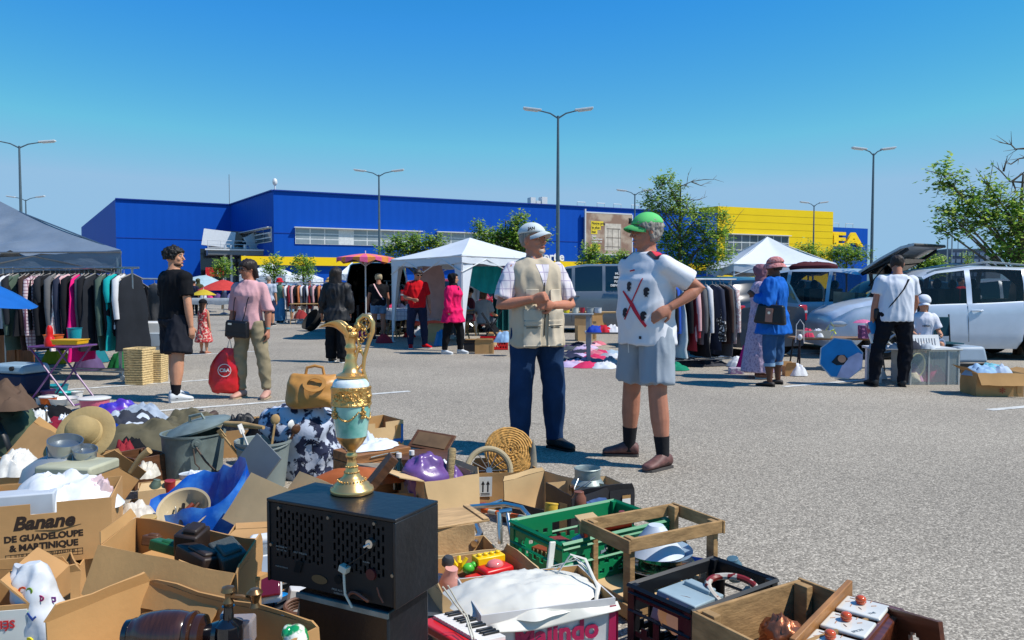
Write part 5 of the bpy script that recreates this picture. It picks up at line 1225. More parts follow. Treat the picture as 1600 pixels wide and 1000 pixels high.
for (x0,x1,d,ze,ap,lb) in ((374,446,44,2.0,2.75,'white tent over the far stalls, its peak just right of the bobbed hair'),(445,487,48,1.9,2.4,'small white tent between the two slim young trees'),(530,556,50,2.2,3.0,'left one of the two small pointed white tents under the striped parasol'),(556,588,50,2.2,3.0,'right one of the two small pointed white tents under the striped parasol')):
 a=D(x0,450,d);b=D(x1,450,d);canopy('far_tent',lb,[a,b,b+Vector((0,3,0)),a+Vector((0,3,0))],ze,ap,WTENT,val=.35,sag=.1,n=6)
def parasol(label,px,py,d,r,m,h=.35,tilt=0,pole=True,name='parasol',n=8,yaw=0,m2=None,drop=.0):
 p=D(px,py,d);t=thing(name,label,'parasol',(p.x,p.y,0),yaw);mb=MB();rings=[]
 for j,u in enumerate((.02,.25,.5,.75,1)):
  rings.append([Vector((r*u*math.cos(2*PI*k/(n*2))*(1 if k % 2==0 else .955),r*u*math.sin(2*PI*k/(n*2))*(1 if k % 2==0 else .955),-h*u**1.4)) for k in range(n*2)])
 if drop:rings.append([Vector((v.x,v.y,v.z-drop*(1+.4*math.sin(k*2.1)))) for k,v in enumerate(rings[-1])])
 mb.loft(rings,cap=False);
 if m2:
  n0=len(mb.f)
  for i in range(n0):
   if ((i % (n*2))//1) % 2:mb.m[i]=1
 M=TR((0,0,p.z),0,0,tilt);mb.build('canopy',[m,m2] if m2 else m,t,smooth=30,M=M)
 if pole:mb=MB();mb.tube([(0,0,0),(0,0,p.z)],.018,8);mb.tube([(0,0,p.z-.02),(0,0,p.z+.07)],.012,6);mb.build('pole',WHITEM,t);mb=MB();mb.lathe([(.22,0),(.22,.05),(.05,.12)],14);mb.build('base',METAL,t)
 mb=MB()
 for k in range(n):a_=2*PI*k/n;mb.tube([(0,0,-.32),(r*.5*math.cos(a_),r*.5*math.sin(a_),-h*.38-.02),(r*.98*math.cos(a_),r*.98*math.sin(a_),-h-.005)],.006,4)
 mb.build('ribs',WHITEM,t,M=M);return t
parasol('striped pink and orange fringed parasol over the stalls before the long yellow band',571,396,19,.72,fabric('#d8608c','pink_stripe',rough=.7),h=.11,m2=fabric('#e08a48','orange_stripe'),n=12,drop=.10)
parasol('faded red sun shade among the far stalls left of the woman in pink',349,437,36,1.2,fabric('#b83c38','faded_red'),h=.5)
parasol('pale blue-grey parasol beside the far store entrance sign',322,430,40,1.4,fabric('#9ab0b8','pale_parasol'),h=.55,tilt=R(8));parasol('yellow sun shade low among the far stalls',318,452,33,.55,fabric('#b8a030','yellow_shade'),h=.25)
parasol('bright blue parasol poking in at the left edge in front of the clothes rail',-22,440,7.6,.48,fabric('#1c5ca8','blue_parasol',rough=.5),h=.20,tilt=R(9),n=8)
# garments and rails
GSTYLES={}
def garment_mesh(kind,seed,L=.85):
 rnd=random.Random(seed);mb=MB();sh=.21;rows=[]
 n=9
 for k in range(n):
  u=k/(n-1);z=-.05-L*u
  w_=(.17 if kind !='trousers' else .16)+(.05*min(1,u*6) if kind !='trousers' else 0)+(.10*u if kind=='dress' else .02*u)
  th=.028+.022*math.sin(u*PI*.8)+(.03*u if kind=='dress' else 0)
  rows.append((z,w_,th,rnd.uniform(-.012,.012),rnd.uniform(-.01,.01)))
 rows=[(0.0,.04,.015,0,0),(-.02,.10,.02,0,0)]+rows
 r=[]
 for z,rx,ry,cx,cy in rows:
  ring=[]
  for k in range(20):
   a=2*PI*k/20;f=1+.32*math.sin(5*a+seed+z*3)*min(1,-z*1.6);ring.append(Vector((cx+rx*math.cos(a),cy+ry*math.sin(a)*f+.012*math.sin(z*9+seed),z)))
  r.append(ring)
 mb.loft(r)
 if kind in ('jacket','shirt'):
  sl=L*.75 if kind=='jacket' else .3
  for s in (-1,1):
   mb.tube([(s*.12,0,-.04),(s*.205,.0,-.09),(s*.245,.012*s,-.09-sl*.5),(s*.235,.03*s,-.09-sl)],[.028,.046,.042,.035],10,flat=.8)
 return mb
def hanger_mesh():
 mb=MB();mb.tube([(-.19,0,-.06),(0,0,.01),(.19,0,-.06)],.008,6);mb.tube([(0,0,.01),(0,0,.05),(.018,0,.07),(.005,0,.095),(-.012,0,.085)],.003,5);return mb
RACKN=[0]
def rail(label,p0,p1,h,clothes,legh=True,group_c='clothes hanging on the rail',gl='garment',seed=1,wheels=True,zb=.12,hl='on the rail'):
 p0,p1=Vector((p0[0],p0[1],0)),Vector((p1[0],p1[1],0));d=p1-p0;L_=d.length;yaw=math.atan2(d.y,d.x)
 t=thing('clothes_rail',label,'clothes rail',p0,yaw);mb=MB()
 mb.tube([(-.08,0,h),(L_+.08,0,h)],.016,8);mb.build('bar',METAL,t)
 for x in (0.02,L_-.02):
  mb=MB();mb.tube([(x,0,zb),(x,0,h)],.015,8);mb.tube([(x,-.26,zb),(x,.26,zb)],.015,8);
  if wheels:
   for s in (-1,1):mb.tube([(x,s*.26,zb),(x,s*.27,.04)],.012,6);mb.lathe([(.035,-.012),(.04,0),(.035,.012)],12,M=TR((x,s*.27,.042)) @ Matrix.Rotation(PI/2,4,'X'))
  mb.build('upright',METAL,t)
 mb=MB();mb.tube([(0,-.15,zb),(L_,-.15,zb)],.012,6);mb.tube([(0,.15,zb),(L_,.15,zb)],.012,6);mb.build('bottom_bars',METAL,t)
 rnd=random.Random(seed);RACKN[0] +=1
 for x,kind,col,L2,what in clothes:
  key=(kind,round(L2,1),rnd.randint(0,2))
  me=GSTYLES.get(key)
  m=col if not isinstance(col,str) else fabric(col)
  g=garment_mesh(kind,sum(map(ord,kind))+key[2]*5,L2).build('garment_body',m,None,smooth=70)
  pos=t.matrix_world @ Vector((x*L_,rnd.uniform(-.02,.02),h-.088));yw=yaw+PI/2+rnd.uniform(-.28,.28)
  r_=thing({'dress':'dress','jacket':'jacket','shirt':'shirt','trousers':'trousers'}[kind],what,kind if kind !='trousers' else 'trousers',pos,yw,group_c)
  g.parent=r_
  if not HANG:HANG.append(hanger_mesh().build('hanger',mat('hanger','#8f8a84',rough=.5),r_,smooth=60))
  else:
   hh=HANG[0].copy();COL.objects.link(hh);hh.parent=r_
HANG=[]
CN={'#1a1b20':'black','#23262c':'black','#c9c9cc':'white','#5e5e60':'grey','#2c3142':'navy','#c8a0a4':'pink','#4a5a50':'dark green','#8c2a34':'dark red','#d81b74':'magenta','#3a2b28':'brown','#2a50a8':'blue','#a8b4bc':'pale grey','#159a9a':'teal','#6b3a46':'plum','#b8704a':'orange','#4b4d52':'charcoal','#d8c8a8':'cream'}
PLAIDG=checks('pink_plaid','#c8b4b8','#7a4a5c',22,0,22,.22);FLORAL=mat('floral','#b89a98',rough=.85,col2='#d8d0cc',ns=26,thr=(.48,.56));DOTS=mat('mono_print','#1a1a1e',rough=.85,col2='#c8c8c8',ns=34,thr=(.56,.6))
def series(n,cols,kinds,Ls,lb,seed):
 rnd=random.Random(seed);out=[]
 for k in range(n):
  c=cols[k % len(cols)];kd=kinds[k % len(kinds)];nm=CN.get(c,'patterned') if isinstance(c,str) else 'patterned'
  out.append(((k+.5+rnd.uniform(-.25,.25))/n,kd,c,rnd.choice(Ls),lb % (nm,kd)))
 return out
ORD=['first','second','third','fourth','fifth','sixth','seventh','eighth','ninth','tenth','eleventh','twelfth','thirteenth','fourteenth','fifteenth','sixteenth','seventeenth','eighteenth','nineteenth','twentieth','twenty-first','twenty-second','twenty-third','twenty-fourth','twenty-fifth','twenty-sixth','twenty-seventh','twenty-eighth']
def numbered(lst,where):
 out=[]
 for i,(x,k,c,L_,s) in enumerate(lst):out.append((x,k,c,L_,'%s, %s from the left on %s' % (s,ORD[i],where)))
 return out
L1=series(26,['#1a1b20','#c9c9cc','#23262c','#4a5a50','#1a1b20','#3a2b28','#1a1b20',PLAIDG,'#23262c','#1a1b20','#5e5e60',FLORAL,'#2c3142','#c8a0a4','#1a1b20','#d81b74','#4b4d52','#1a1b20','#23262c','#1a1b20','#4a5a50','#1a1b20','#159a9a'],['jacket','shirt','jacket','jacket','dress','jacket','jacket'],[.8,.9,1.0,.7],'%s %s',4)
L1=[(x,'dress' if c=='#d81b74' else k,c,1.15 if c=='#d81b74' else l,s.replace('jacket','dress').replace('shirt','dress') if c=='#d81b74' else s) for x,k,c,l,s in L1]
q0=G(8,590);q1=G(212,592);rail('long metal clothes rail on castors under the dark grey canopy',q0,q1,1.54,numbered(L1,'the rail under the dark canopy'),seed=3)
q0=G(-170,560);q1=G(60,562);rail('rear clothes rail deeper under the dark grey canopy',q0,q1,1.55,numbered(series(14,['#8c2a34','#1a1b20','#159a9a','#23262c','#5e5e60'],['jacket','dress'],[.8,.9],'%s %s',9),'the rear rail under the dark canopy'),seed=5)
q0=G(205,566);q1=G(262,560);rail('short clothes rail half hidden behind the young man in black',q0,q1,1.42,numbered(series(4,['#4b4d52','#1a1b20','#5e5e60','#1a1b20'],['trousers','trousers'],[.9],'%s %s',2),'the short rail behind the young man'),seed=6)
q0=G(1040,574);q1=G(1142,570);rail('clothes rail between the green-capped man and the dark navy car',q0,q1,1.40,numbered([(x,('dress' if i in (2,7,10) else k),c,[.85,.9,1.1,.9,1.0][i % 5],s.replace('jacket','dress') if i in (2,7,10) else s) for i,(x,k,c,l,s) in enumerate(series(14,['#1a1b20','#2a50a8','#a8b4bc','#1a1b20','#8c2a34','#c8a0a4','#5e5e60','#1a1b20','#c9c9cc','#2c3142',DOTS,'#3a2b28','#4b4d52',FLORAL],['jacket'],[.9],'%s %s',7))],'the rail beside the navy car'),seed=8)
q0=G(447,505);q1=G(512,505);rail('far clothes rail beside the woman in the red sun hat',q0,q1,1.45,numbered(series(16,['#c9c9cc','#8c2a34','#4b4d52','#c8a0a4','#1a1b20','#b8704a','#c9c9cc','#2c3142'],['shirt','jacket'],[.7,.8],'%s %s',12),'the far rail by the red sun hat'),seed=10)
q0=G(604,523);q1=G(636,521);rail('small clothes rail right of the blonde woman',q0,q1,1.45,numbered(series(6,['#1a1b20','#c9c9cc','#4b4d52'],['jacket'],[.8],'%s %s',13),'the small rail right of the blonde woman'),seed=11)
def hung(name,label,px,py,d,kind,m,L_,yaw,sc=1.0):
 p=D(px,py,d);t=thing(name,label,kind,p,yaw,scale=sc);garment_mesh(kind,5,L_).build('garment_body',m,t,smooth=70);h=HANG[0].copy();COL.objects.link(h);h.parent=t
hung('dress','pale pink dress with white skirt hanging under the left side of the white gazebo',675,412,18.4,'dress',fabric('#b99a98','dusty_pink'),1.0,R(12),1.25)
hung('shirt','purple and white printed shirt hanging at the right front of the white gazebo',803,408,16.6,'shirt',DOTS and mat('violet_print','#7a5a98',rough=.8,col2='#b8b0c8',ns=20,thr=(.5,.6)),.8,R(5))
a,b=D(733,416,17.4),D(800,416,17.4);mb=MB();V=[]
for j in range(9):
 for k in range(25):
  u=k/24;v=j/8;V.append((a.x+(b.x-a.x)*u,.05*math.sin(u*26+v*4)+.04*noise.noise(Vector((u*6,v*4,0))),-v*(.42+.20*math.sin(PI*u))))
mb.add(V,[(j*25+k,j*25+k+1,(j+1)*25+k+1,(j+1)*25+k) for j in range(8) for k in range(24)])
o=mb.build('hanging_cloth',fabric('#1fa4ac','teal_cloth',rough=.6),smooth=60,M=TR((0,17.4,a.z)));tag(o,'teal cloth sagging from the roof bar of the white gazebo','cloth')
a,b=D(770,440,18.6),D(812,440,18.6);mb=MB();V=[]
for j in range(7):
 for k in range(15):
  u=k/14;v=j/6;V.append((a.x+(b.x-a.x)*u,.05*math.sin(u*30),-v*1.2))
mb.add(V,[(j*15+k,j*15+k+1,(j+1)*15+k+1,(j+1)*15+k) for j in range(6) for k in range(14)])
o=mb.build('hanging_cloth',fabric('#1a5458','dark_teal'),smooth=60,M=TR((0,18.6,a.z)));tag(o,'dark teal curtain behind the seated women in the gazebo','cloth')
# tables
def table(label,p,yaw,L_,W_,h,topm,legm,style='post',cloth=None,name='table',legw=.05,cat='table'):
 t=thing(name,label,cat,p,yaw);mb=MB();mb.box((0,0,h-.015),(L_,W_,.03));mb.build('table_top',topm,t,smooth=0,bevel=.006)
 if style=='trestle':
  for x in (-L_*.36,L_*.36):
   mb=MB()
   for s in (-1,1):
    mb.tube([(x-.16,s*W_*.38,0),(x,s*W_*.3,h-.05)],.02,4);mb.tube([(x+.16,s*W_*.38,0),(x,s*W_*.3,h-.05)],.02,4)
   mb.tube([(x,-W_*.4,h-.05),(x,W_*.4,h-.05)],.025,4);mb.build('trestle',legm,t)
 else:
  for sx in (-1,1):
   for sy in (-1,1):
    mb=MB()
    if style=='post':mb.box((sx*(L_/2-legw),sy*(W_/2-legw),(h-.03)/2),(legw,legw,h-.03))
    else:mb.tube([(sx*(L_/2-.08),sy*(W_/2-.06),h-.03),(sx*(L_/2-.03),sy*(W_/2-.03),0)],.012,6)
    mb.build('leg',legm,t,smooth=30)
 if cloth:
  m_,drop=cloth;mb=MB();V=[];nx,ny=30,12
  for j in range(ny+1):
   for k in range(nx+1):
    x=-L_/2-drop*.0+(L_)*k/nx;y=-W_/2-.0+W_*j/ny;V.append((x,y,h+.004))
  V=[];prof=[(-W_/2-.02,h-drop),(-W_/2-.03,h-drop*.5),(-W_/2-.012,h-.01),(-W_/2+.01,h+.006),(0,h+.006),(W_/2-.01,h+.006),(W_/2+.012,h-.01),(W_/2+.03,h-drop*.4)]
  for i,(y,z) in enumerate(prof):
   for k in range(nx+1):
    e=.02*math.sin(k*1.3)*(1 if z<h-.02 else 0);V.append((-L_/2-.03+(L_+.06)*k/nx,y-math.copysign(e,y) if z<h-.02 else y,z+(.02*math.sin(k*.7) if z<h-drop*.9 else 0)))
  mb.add(V,[(i*(nx+1)+k,i*(nx+1)+k+1,(i+1)*(nx+1)+k+1,(i+1)*(nx+1)+k) for i in range(len(prof)-1) for k in range(nx)])
  o=mb.build('tablecloth',m_,smooth=70,M=t.matrix_world.copy());tag(o,'cloth on the %s' % ' '.join(label.split()[:12]),'tablecloth')
 return t
PWOOD=mat('pine','#a98a5c',rough=.7,var=.25,st=(1,6,6),ns=5);WT=mat('white_table','#c9ccd0',rough=.4,var=.05)
CHK=checks('check_cloth','#b8c0cc','#8f9cb0',9,9,9,.18)
def pmid(px,py):g=G(px,py);return (g.x,g.y,0)
table('trestle table along the front of the white gazebo, left part',pmid(668,529),R(-28),2.5,.7,.74,PWOOD,PWOOD,'trestle',cloth=(CHK,.28))
table('trestle table under the gazebo right of its near pole',pmid(768,524),R(-4),1.5,.7,.76,PWOOD,PWOOD,'trestle',cloth=(CHK,.14))
table('long wooden table behind the woman in blue',pmid(1306,577),R(-6),1.35,.5,.50,mat('table_brown','#8a6a48',rough=.5,var=.2),TRIM,'tube')
table('white table behind the man in the white T-shirt',pmid(1418,596),R(-3),1.05,.45,.47,WT,WT,'post',legw=.07)
table('grey plastic table at the left of the stall behind the men',pmid(893,544),R(-10),.9,.5,.73,mat('grey_table','#8b9296',rough=.5),mat('grey_table','#8b9296'),'post',legw=.09)
table('low grey bench box with clothes heaped on it behind the green-capped man',pmid(958,567),R(-4),.95,.5,.53,mat('grey_table','#8b9296'),mat('grey_table','#8b9296'),'post',legw=.06)
table('far wooden table under the clothes rail near the red sun hat',pmid(492,506),R(0),1.6,.7,.72,PWOOD,PWOOD,'tube')
table('far stall table draped with colourful goods left of the woman in pink',pmid(345,493),R(3),2.4,.8,.80,PWOOD,PWOOD,'tube',cloth=(fabric('#9aa0a8'),.3))
g=G(98,630);t=thing('folding_table','purple folding table with crossed legs holding plastic kitchenware at the left','table',(g.x,g.y,0),R(-6))
PUR=paint('#6a3a78','purple_metal',rough=.4)
mb=MB();mb.box((.02,0,.63),(.52,.42,.02));mb.build('table_top',PUR,t,bevel=.008)
for s in (-1,1):
 for k in (-1,1):mb=MB();mb.tube([(k*.27,s*.19,.0),(-k*.22,s*.19,.62)],.011,6);mb.build('leg',PUR,t)
mb=MB();mb.tube([(.27,-.19,.01),(.27,.19,.01)],.011,6);mb.tube([(-.27,-.19,.01),(-.27,.19,.01)],.011,6);mb.build('foot_bar',PUR,t)
def bowl(name,label,p,r,h,m,lid=None,cat='bowl',rim=.006,taper=.78,group=None,yaw=0,n=26,pitch=0,roll=0,sx=1,sy=1):
 t=thing(name,label,cat,p,yaw,group,pitch,roll);mb=MB()
 mb.lathe([(0,0),(r*taper,0),(r*(taper+.1),h*.25),(r,h),(r+rim,h),(r+rim,h+.004),(r-.004,h+.004),(r*(taper+.1)-.006,h*.28),(r*taper-.006,.008),(0,.008)],n,sx=sx,sy=sy);mb.build('vessel',m,t,smooth=40)
 if lid:mb=MB();mb.lathe([(r+.01,h+.002),(r+.012,h+.012),(r*.9,h+.020),(0,h+.020)],n,sx=sx,sy=sy);mb.build('lid',lid,t,smooth=40)
 return t
def onp(px,py,z=0):g=G(px,py,z);return (g.x,g.y,z)
ORA=plastic('#d8601a','orange_plastic');YEP=plastic('#e0a818','amber_plastic');LIM=plastic('#c8d018','lime_plastic');REDP=plastic('#c81a1a','red_plastic');TEAL=plastic('#148a98','teal_plastic');PINKP=plastic('#c86a90','pink_plastic')
t=thing('squeeze_bottle','bright red plastic bottle with bulging body on the purple table','bottle',onp(78,541,.645));mb=MB();mb.lathe([(0,0),(.05,0),(.055,.04),(.045,.09),(.03,.11),(.035,.14),(.03,.19),(.015,.22),(0,.22)],20);mb.build('bottle_body',REDP,t,smooth=60)
bowl('plastic_bowl','orange plastic bowl behind the red bottle on the purple table',onp(84,536,.645),.10,.09,ORA)
for k,(m_,lb) in enumerate(((LIM,'lower lime yellow storage box on the purple table'),(YEP,'upper amber storage box on the purple table'))):
 t=thing('storage_box',lb,'storage box',onp(110,538,.645+.052*k),R(-4));mb=MB();mb.box((0,0,.024),(.26,.18,.045),taper=1.06);mb.build('tub',m_,t,bevel=.008);mb=MB();mb.box((0,0,.047),(.285,.20,.008));mb.build('rim',m_,t,bevel=.003)
bowl('plastic_box','round blue plastic tub behind the amber box on the purple table',onp(117,534,.645),.075,.155,TEAL)
for a in (('pink lidded pot on the asphalt by the purple table legs',72,625,.095,.10,PINKP,PINKP),('large teal bowl on the asphalt beside the purple table legs',88,616,.13,.11,TEAL,None),('small orange pot with white lid in front of the purple table',76,633,.085,.085,ORA,WHITEP),('black pot beside the navy cool box',50,630,.075,.11,BLACKP,None),('white oval dish cover on the asphalt right of the orange pot',100,632,.15,.07,WHITEP,None),('turquoise tray bowl right of the purple table legs',108,620,.11,.055,plastic('#25a8a8','turq_plastic'),None),('small white cup bowl left of the orange pot',64,632,.05,.07,WHITEP,None),('pink basin with white rim left of the coloured bags',148,640,.145,.11,plastic('#d86a84','rose_plastic'),WHITEP),('clear tumbler bowl near the foot of the purple table',121,623,.06,.08,WHITEP,None)):
 bowl('plastic_bowl',a[0],onp(a[1],a[2]),a[3],a[4],a[5],a[6])
g=G(22,628);t=thing('cool_box','pale blue and navy cool box at the left edge behind the rucksack','cool box',(g.x,g.y+.1,0),R(-18),pitch=0);mb=MB();mb.box((0,0,.17),(.52,.34,.30),taper=1.05);mb.build('tub',fabric('#1c2c4c','navy_tub',rough=.4),t,bevel=.03);mb=MB();mb.box((0,0,.37),(.55,.37,.10),taper=.9);mb.build('lid',plastic('#8fa8b8','pale_blue_plastic'),t,bevel=.03,seg=3);mb=MB();mb.cyl((.12,-.17,.38),(.12,-.2,.38),.025,.025,12);mb.build('latch',BLACKP,t)
g=G(14,590);t=thing('wooden_cabinet','varnished wooden cabinet side behind the cool box at the left edge','cabinet',(g.x-.25,g.y+.2,0),R(4));mb=MB();mb.box((0,0,.46),(.75,.4,.92));mb.build('carcass',DWOOD and mat('varnish','#7a4a24',rough=.4,var=.35,st=(6,6,1),ns=5),t,bevel=.01);mb=MB();mb.box((0,-.21,.47),(.66,.02,.82));mb.build('panel',MATS['varnish'],t,bevel=.008);mb=MB();mb.ell((.28,-.235,.5),.018,10);mb.build('handle',METAL,t)
def crumple(name,label,p,sx,sy,h,m,seed=1,n=22,cat='cloth',group=None,yaw=0,rough=.5,fine=0,fl=1.0,M=None,kind=None):
 mb=MB();V=[];sd=Vector((seed*5.3,seed*2.1,seed*.7))
 for j in range(n+1):
  for i in range(n+1):
   u,v=2*i/n-1,2*j/n-1
   a=u*math.sqrt(1-v*v/2);b=v*math.sqrt(1-u*u/2);r=min(1,math.hypot(a,b));an=math.atan2(b,a)
   k=1+.22*noise.noise(Vector((math.cos(an)*1.4,math.sin(an)*1.4,seed)))*fl+.10*noise.noise(Vector((math.cos(an)*4,math.sin(an)*4,seed+9)))*fl
   q=Vector((a*2.2,b*2.2,0))+sd;rd=min(1,.25+abs(noise.noise(q))*2.0);rd2=min(1,.2+abs(noise.noise(q*2.3+Vector((3,1,4))))*2.2)
   z=h*max(0,(1-r**2.6))*(1-rough+rough*(.65*rd+.35*rd2)) +.004
   z +=(h*.16+fine)*(1-r**3)*(abs(noise.noise(q*4.7+Vector((8,2,0))))*2-.5)
   V.append((a*k*sx/2,b*k*sy/2,max(.003,z)))
 F_=[(j*(n+1)+i,j*(n+1)+i+1,(j+1)*(n+1)+i+1,(j+1)*(n+1)+i) for j in range(n) for i in range(n)]
 mb.add(V,F_);bd=[i for i in range(n+1)]+[(j*(n+1)+n) for j in range(1,n+1)]+[n*(n+1)+i for i in range(n-1,-1,-1)]+[j*(n+1) for j in range(n-1,0,-1)]
 mb.f.append(bd[::-1]);mb.m.append(0)
 o=mb.build(name,m,smooth=75,M=M if M is not None else TR(p,yaw));tag(o,label,cat,group,kind)
 if n>14:md=o.modifiers.new('s','SMOOTH');md.factor=.5;md.iterations=2
 return o
for a in (('green plastic crate under the right end of the left clothes rail',192,575,'#1c6a3a'),('purple patterned bag under the middle of the left clothes rail',138,578,'#5a4a70'),('teal and grey bag under the left clothes rail',150,566,'#1a6a78'),('olive bin bag under the left clothes rail',88,568,'#8a8a20')):
 crumple('cloth_bag',a[0],onp(a[1],a[2]),.45,.4,.3,fabric(a[3]),seed=len(a[0]),cat='bag',rough=.3)
def basket(name,label,p,w_,d_,h,m,yaw=0,cat='basket',weave=15):
 t=thing(name,label,cat,p,yaw);mb=MB();n=weave
 for k in range(n):
  z=h*(k+.5)/n;sc_=.9+.1*k/n;th=h/n*.5
  pts=[(sx_*w_/2*sc_,sy_*d_/2*sc_,z) for sx_,sy_ in ((-1,-1),(1,-1),(1,1),(-1,1),(-1,-1))]
  mb.tube(pts,th,5)
 for s in (-1,1):
  for q in range(7):mb.tube([(-w_/2*.9+w_*.9*q/6,s*d_/2*.92,0),(-w_/2+w_*q/6,s*d_/2*1.0,h)],.005,4)
  for q in range(5):mb.tube([(s*w_/2*.92,-d_/2*.9+d_*.9*q/4,0),(s*w_/2,-d_/2+d_*q/4,h)],.005,4)
 mb.build('weave',m,t,smooth=60);mb=MB();mb.box((0,0,.01),(w_*.88,d_*.88,.015));mb.build('bottom',m,t,smooth=0);return t
WICK=mat('wicker','#c2a878',rough=.85,var=.3,ns=30,bump=.6)
basket('wicker_basket','pale woven basket standing behind the young man in black, nearer his legs',onp(240,597),.30,.28,.42,WICK,R(5));basket('wicker_basket','pale woven basket below the right end of the clothes rail',onp(219,600),.26,.28,.48,WICK,R(-8))
g=G(232,585);t=thing('office_box','white plastic drawer box behind the baskets','box',(g.x,g.y+.3,0),R(0));mb=MB();mb.box((0,0,.38),(.5,.4,.76));mb.build('case',WHITEP,t,bevel=.02);mb=MB();mb.box((0,-.205,.5),(.42,.02,.2));mb.build('drawer',mat('pale_drawer','#a8b4c0'),t,bevel=.01)
# boxes and crates of the near stall
def warp(mb,amp,seed):
 sd=Vector((seed*3.1,seed*1.7,seed))
 for i,v in enumerate(mb.v):mb.v[i]=v +Vector((noise.noise(v*5+sd),noise.noise(v*5+sd+Vector((7,0,0))),.6*noise.noise(v*6+sd+Vector((0,9,0)))))*amp +Vector((noise.noise(v*21+sd),noise.noise(v*21-sd),noise.noise(v*23+sd)))*amp*.45
def spans(L,cuts,step=.06):
 q=sorted(set([0,L]+[c for c in cuts if 0<c<L]));out=[q[0]]
 for a,b in zip(q,q[1:]):
  n=max(1,int((b-a)/step))
  out +=[a+(b-a)*k/n for k in range(1,n+1)]
 return out
def MAB(A,B,z,Dp,H):
 a,b=G(A[0],A[1],z),G(B[0],B[1],z);X=(b-a).normalized();Y=Vector((-X.y,X.x,0));o=(a+b)/2+Y*Dp/2;o.z=z-H
 return axes(o,X,Y),(b-a).length
def MABC(A,B,C,Dp):
 a,b,c=D(*A),D(*B),D(*C);X=(b-a).normalized();Z=a-c;Z=(Z-X*Z.dot(X));H=Z.length;Z.normalize();Y=Z.cross(X)
 return axes((a+b)/2+Y*Dp/2-Z*H,X,Y),(b-a).length,H
BOXN=[0]
def cbox(label,M,W,Dp,H,flaps={},holes=(),notches=(),m=CARD,mi=CARD_IN,low={},name='cardboard_box',wob=.009,th=.005,cat='box',bottom=True,group=None,skew=0):
 BOXN[0] +=1;sd=BOXN[0];t=thing(name,label,cat,M=M,group=group)
 sides=[(Vector((-W/2,-Dp/2,0)),Vector((1,0,0)),Vector((0,1,0)),W),(Vector((W/2,-Dp/2,0)),Vector((0,1,0)),Vector((-1,0,0)),Dp),
   (Vector((W/2,Dp/2,0)),Vector((-1,0,0)),Vector((0,-1,0)),W),(Vector((-W/2,Dp/2,0)),Vector((0,-1,0)),Vector((1,0,0)),Dp)]
 mb=MB()
 for i,(o,U,N,L_) in enumerate(sides):
  h=low.get(i,H);cu=[L_/2-.045,L_/2+.045];cv=[h-.075,h-.042];us=spans(L_,cu);vs=spans(h,cv)
  def keep(a,b,i=i,us=us,vs=vs,h=h,L_=L_):
   x,z=(us[a]+us[a+1])/2,(vs[b]+vs[b+1])/2
   if i in holes and abs(x-L_/2)<.045 and h-.075<z<h-.042:return False
   if i in notches and abs(x-L_/2)<.03 and z>h-.042:return False
   return True
  mb.slab(o+U*(th if i % 2 else 0),U,Vector((0,0,1)),N*th,[u*(L_-2*th)/L_ if i % 2 else u for u in us],vs,keep,0,None,1)
 warp(mb,wob,sd);mb.v=[v+Vector((skew*(v.y+Dp/2),0,0)) for v in mb.v];mb.build('walls',[m,mi],t,smooth=30)
 if bottom:
  mb=MB();mb.box((0,0,.006),(W-.012,Dp-.012,.006));mb.build('bottom',mi,t,smooth=0)
 if wob>.004 and W>.25:
  tp=MB();fy=-Dp/2-.004;tp.box((W*.5-.05,fy,H*.5),(.05,.001,H*.7));tp.build('tape',mat('parcel_tape','#a07a48',rough=.3,spec=.6),t,smooth=0)
 for i,(an,ln) in flaps.items():
  o,U,N,L_=sides[i];a=R(an);V=Vector((0,0,1))*math.cos(a)-N*math.sin(a);Nn=N*math.cos(a)+Vector((0,0,1))*math.sin(a)
  h=low.get(i,H);f=MB();us=spans(L_,[.01,L_-.01],.07);vs=spans(ln,[],.05)
  f.slab(o+Vector((0,0,h+.001)),U,V,Nn*th,us,vs,lambda a_,b_:True,0,None,1)
  for q,v in enumerate(f.v):# torn,tapering outer corners
   r=(v-o-Vector((0,0,h))).dot(V)/max(ln,1e-3);e=(v-o).dot(U)
   f.v[q]=v +U*(.018*r if e<L_/2 else -.018*r) +V*(.006*noise.noise(v*30)*r)
  warp(f,wob,sd);f.v=[v+Vector((skew*(v.y+Dp/2) if v.y<Dp/2+.02 and i !=0 else (skew*(v.y+Dp/2)*(i==2)),0,0)) for v in f.v];f.build('flap',[m,mi],t,smooth=30)
 return t
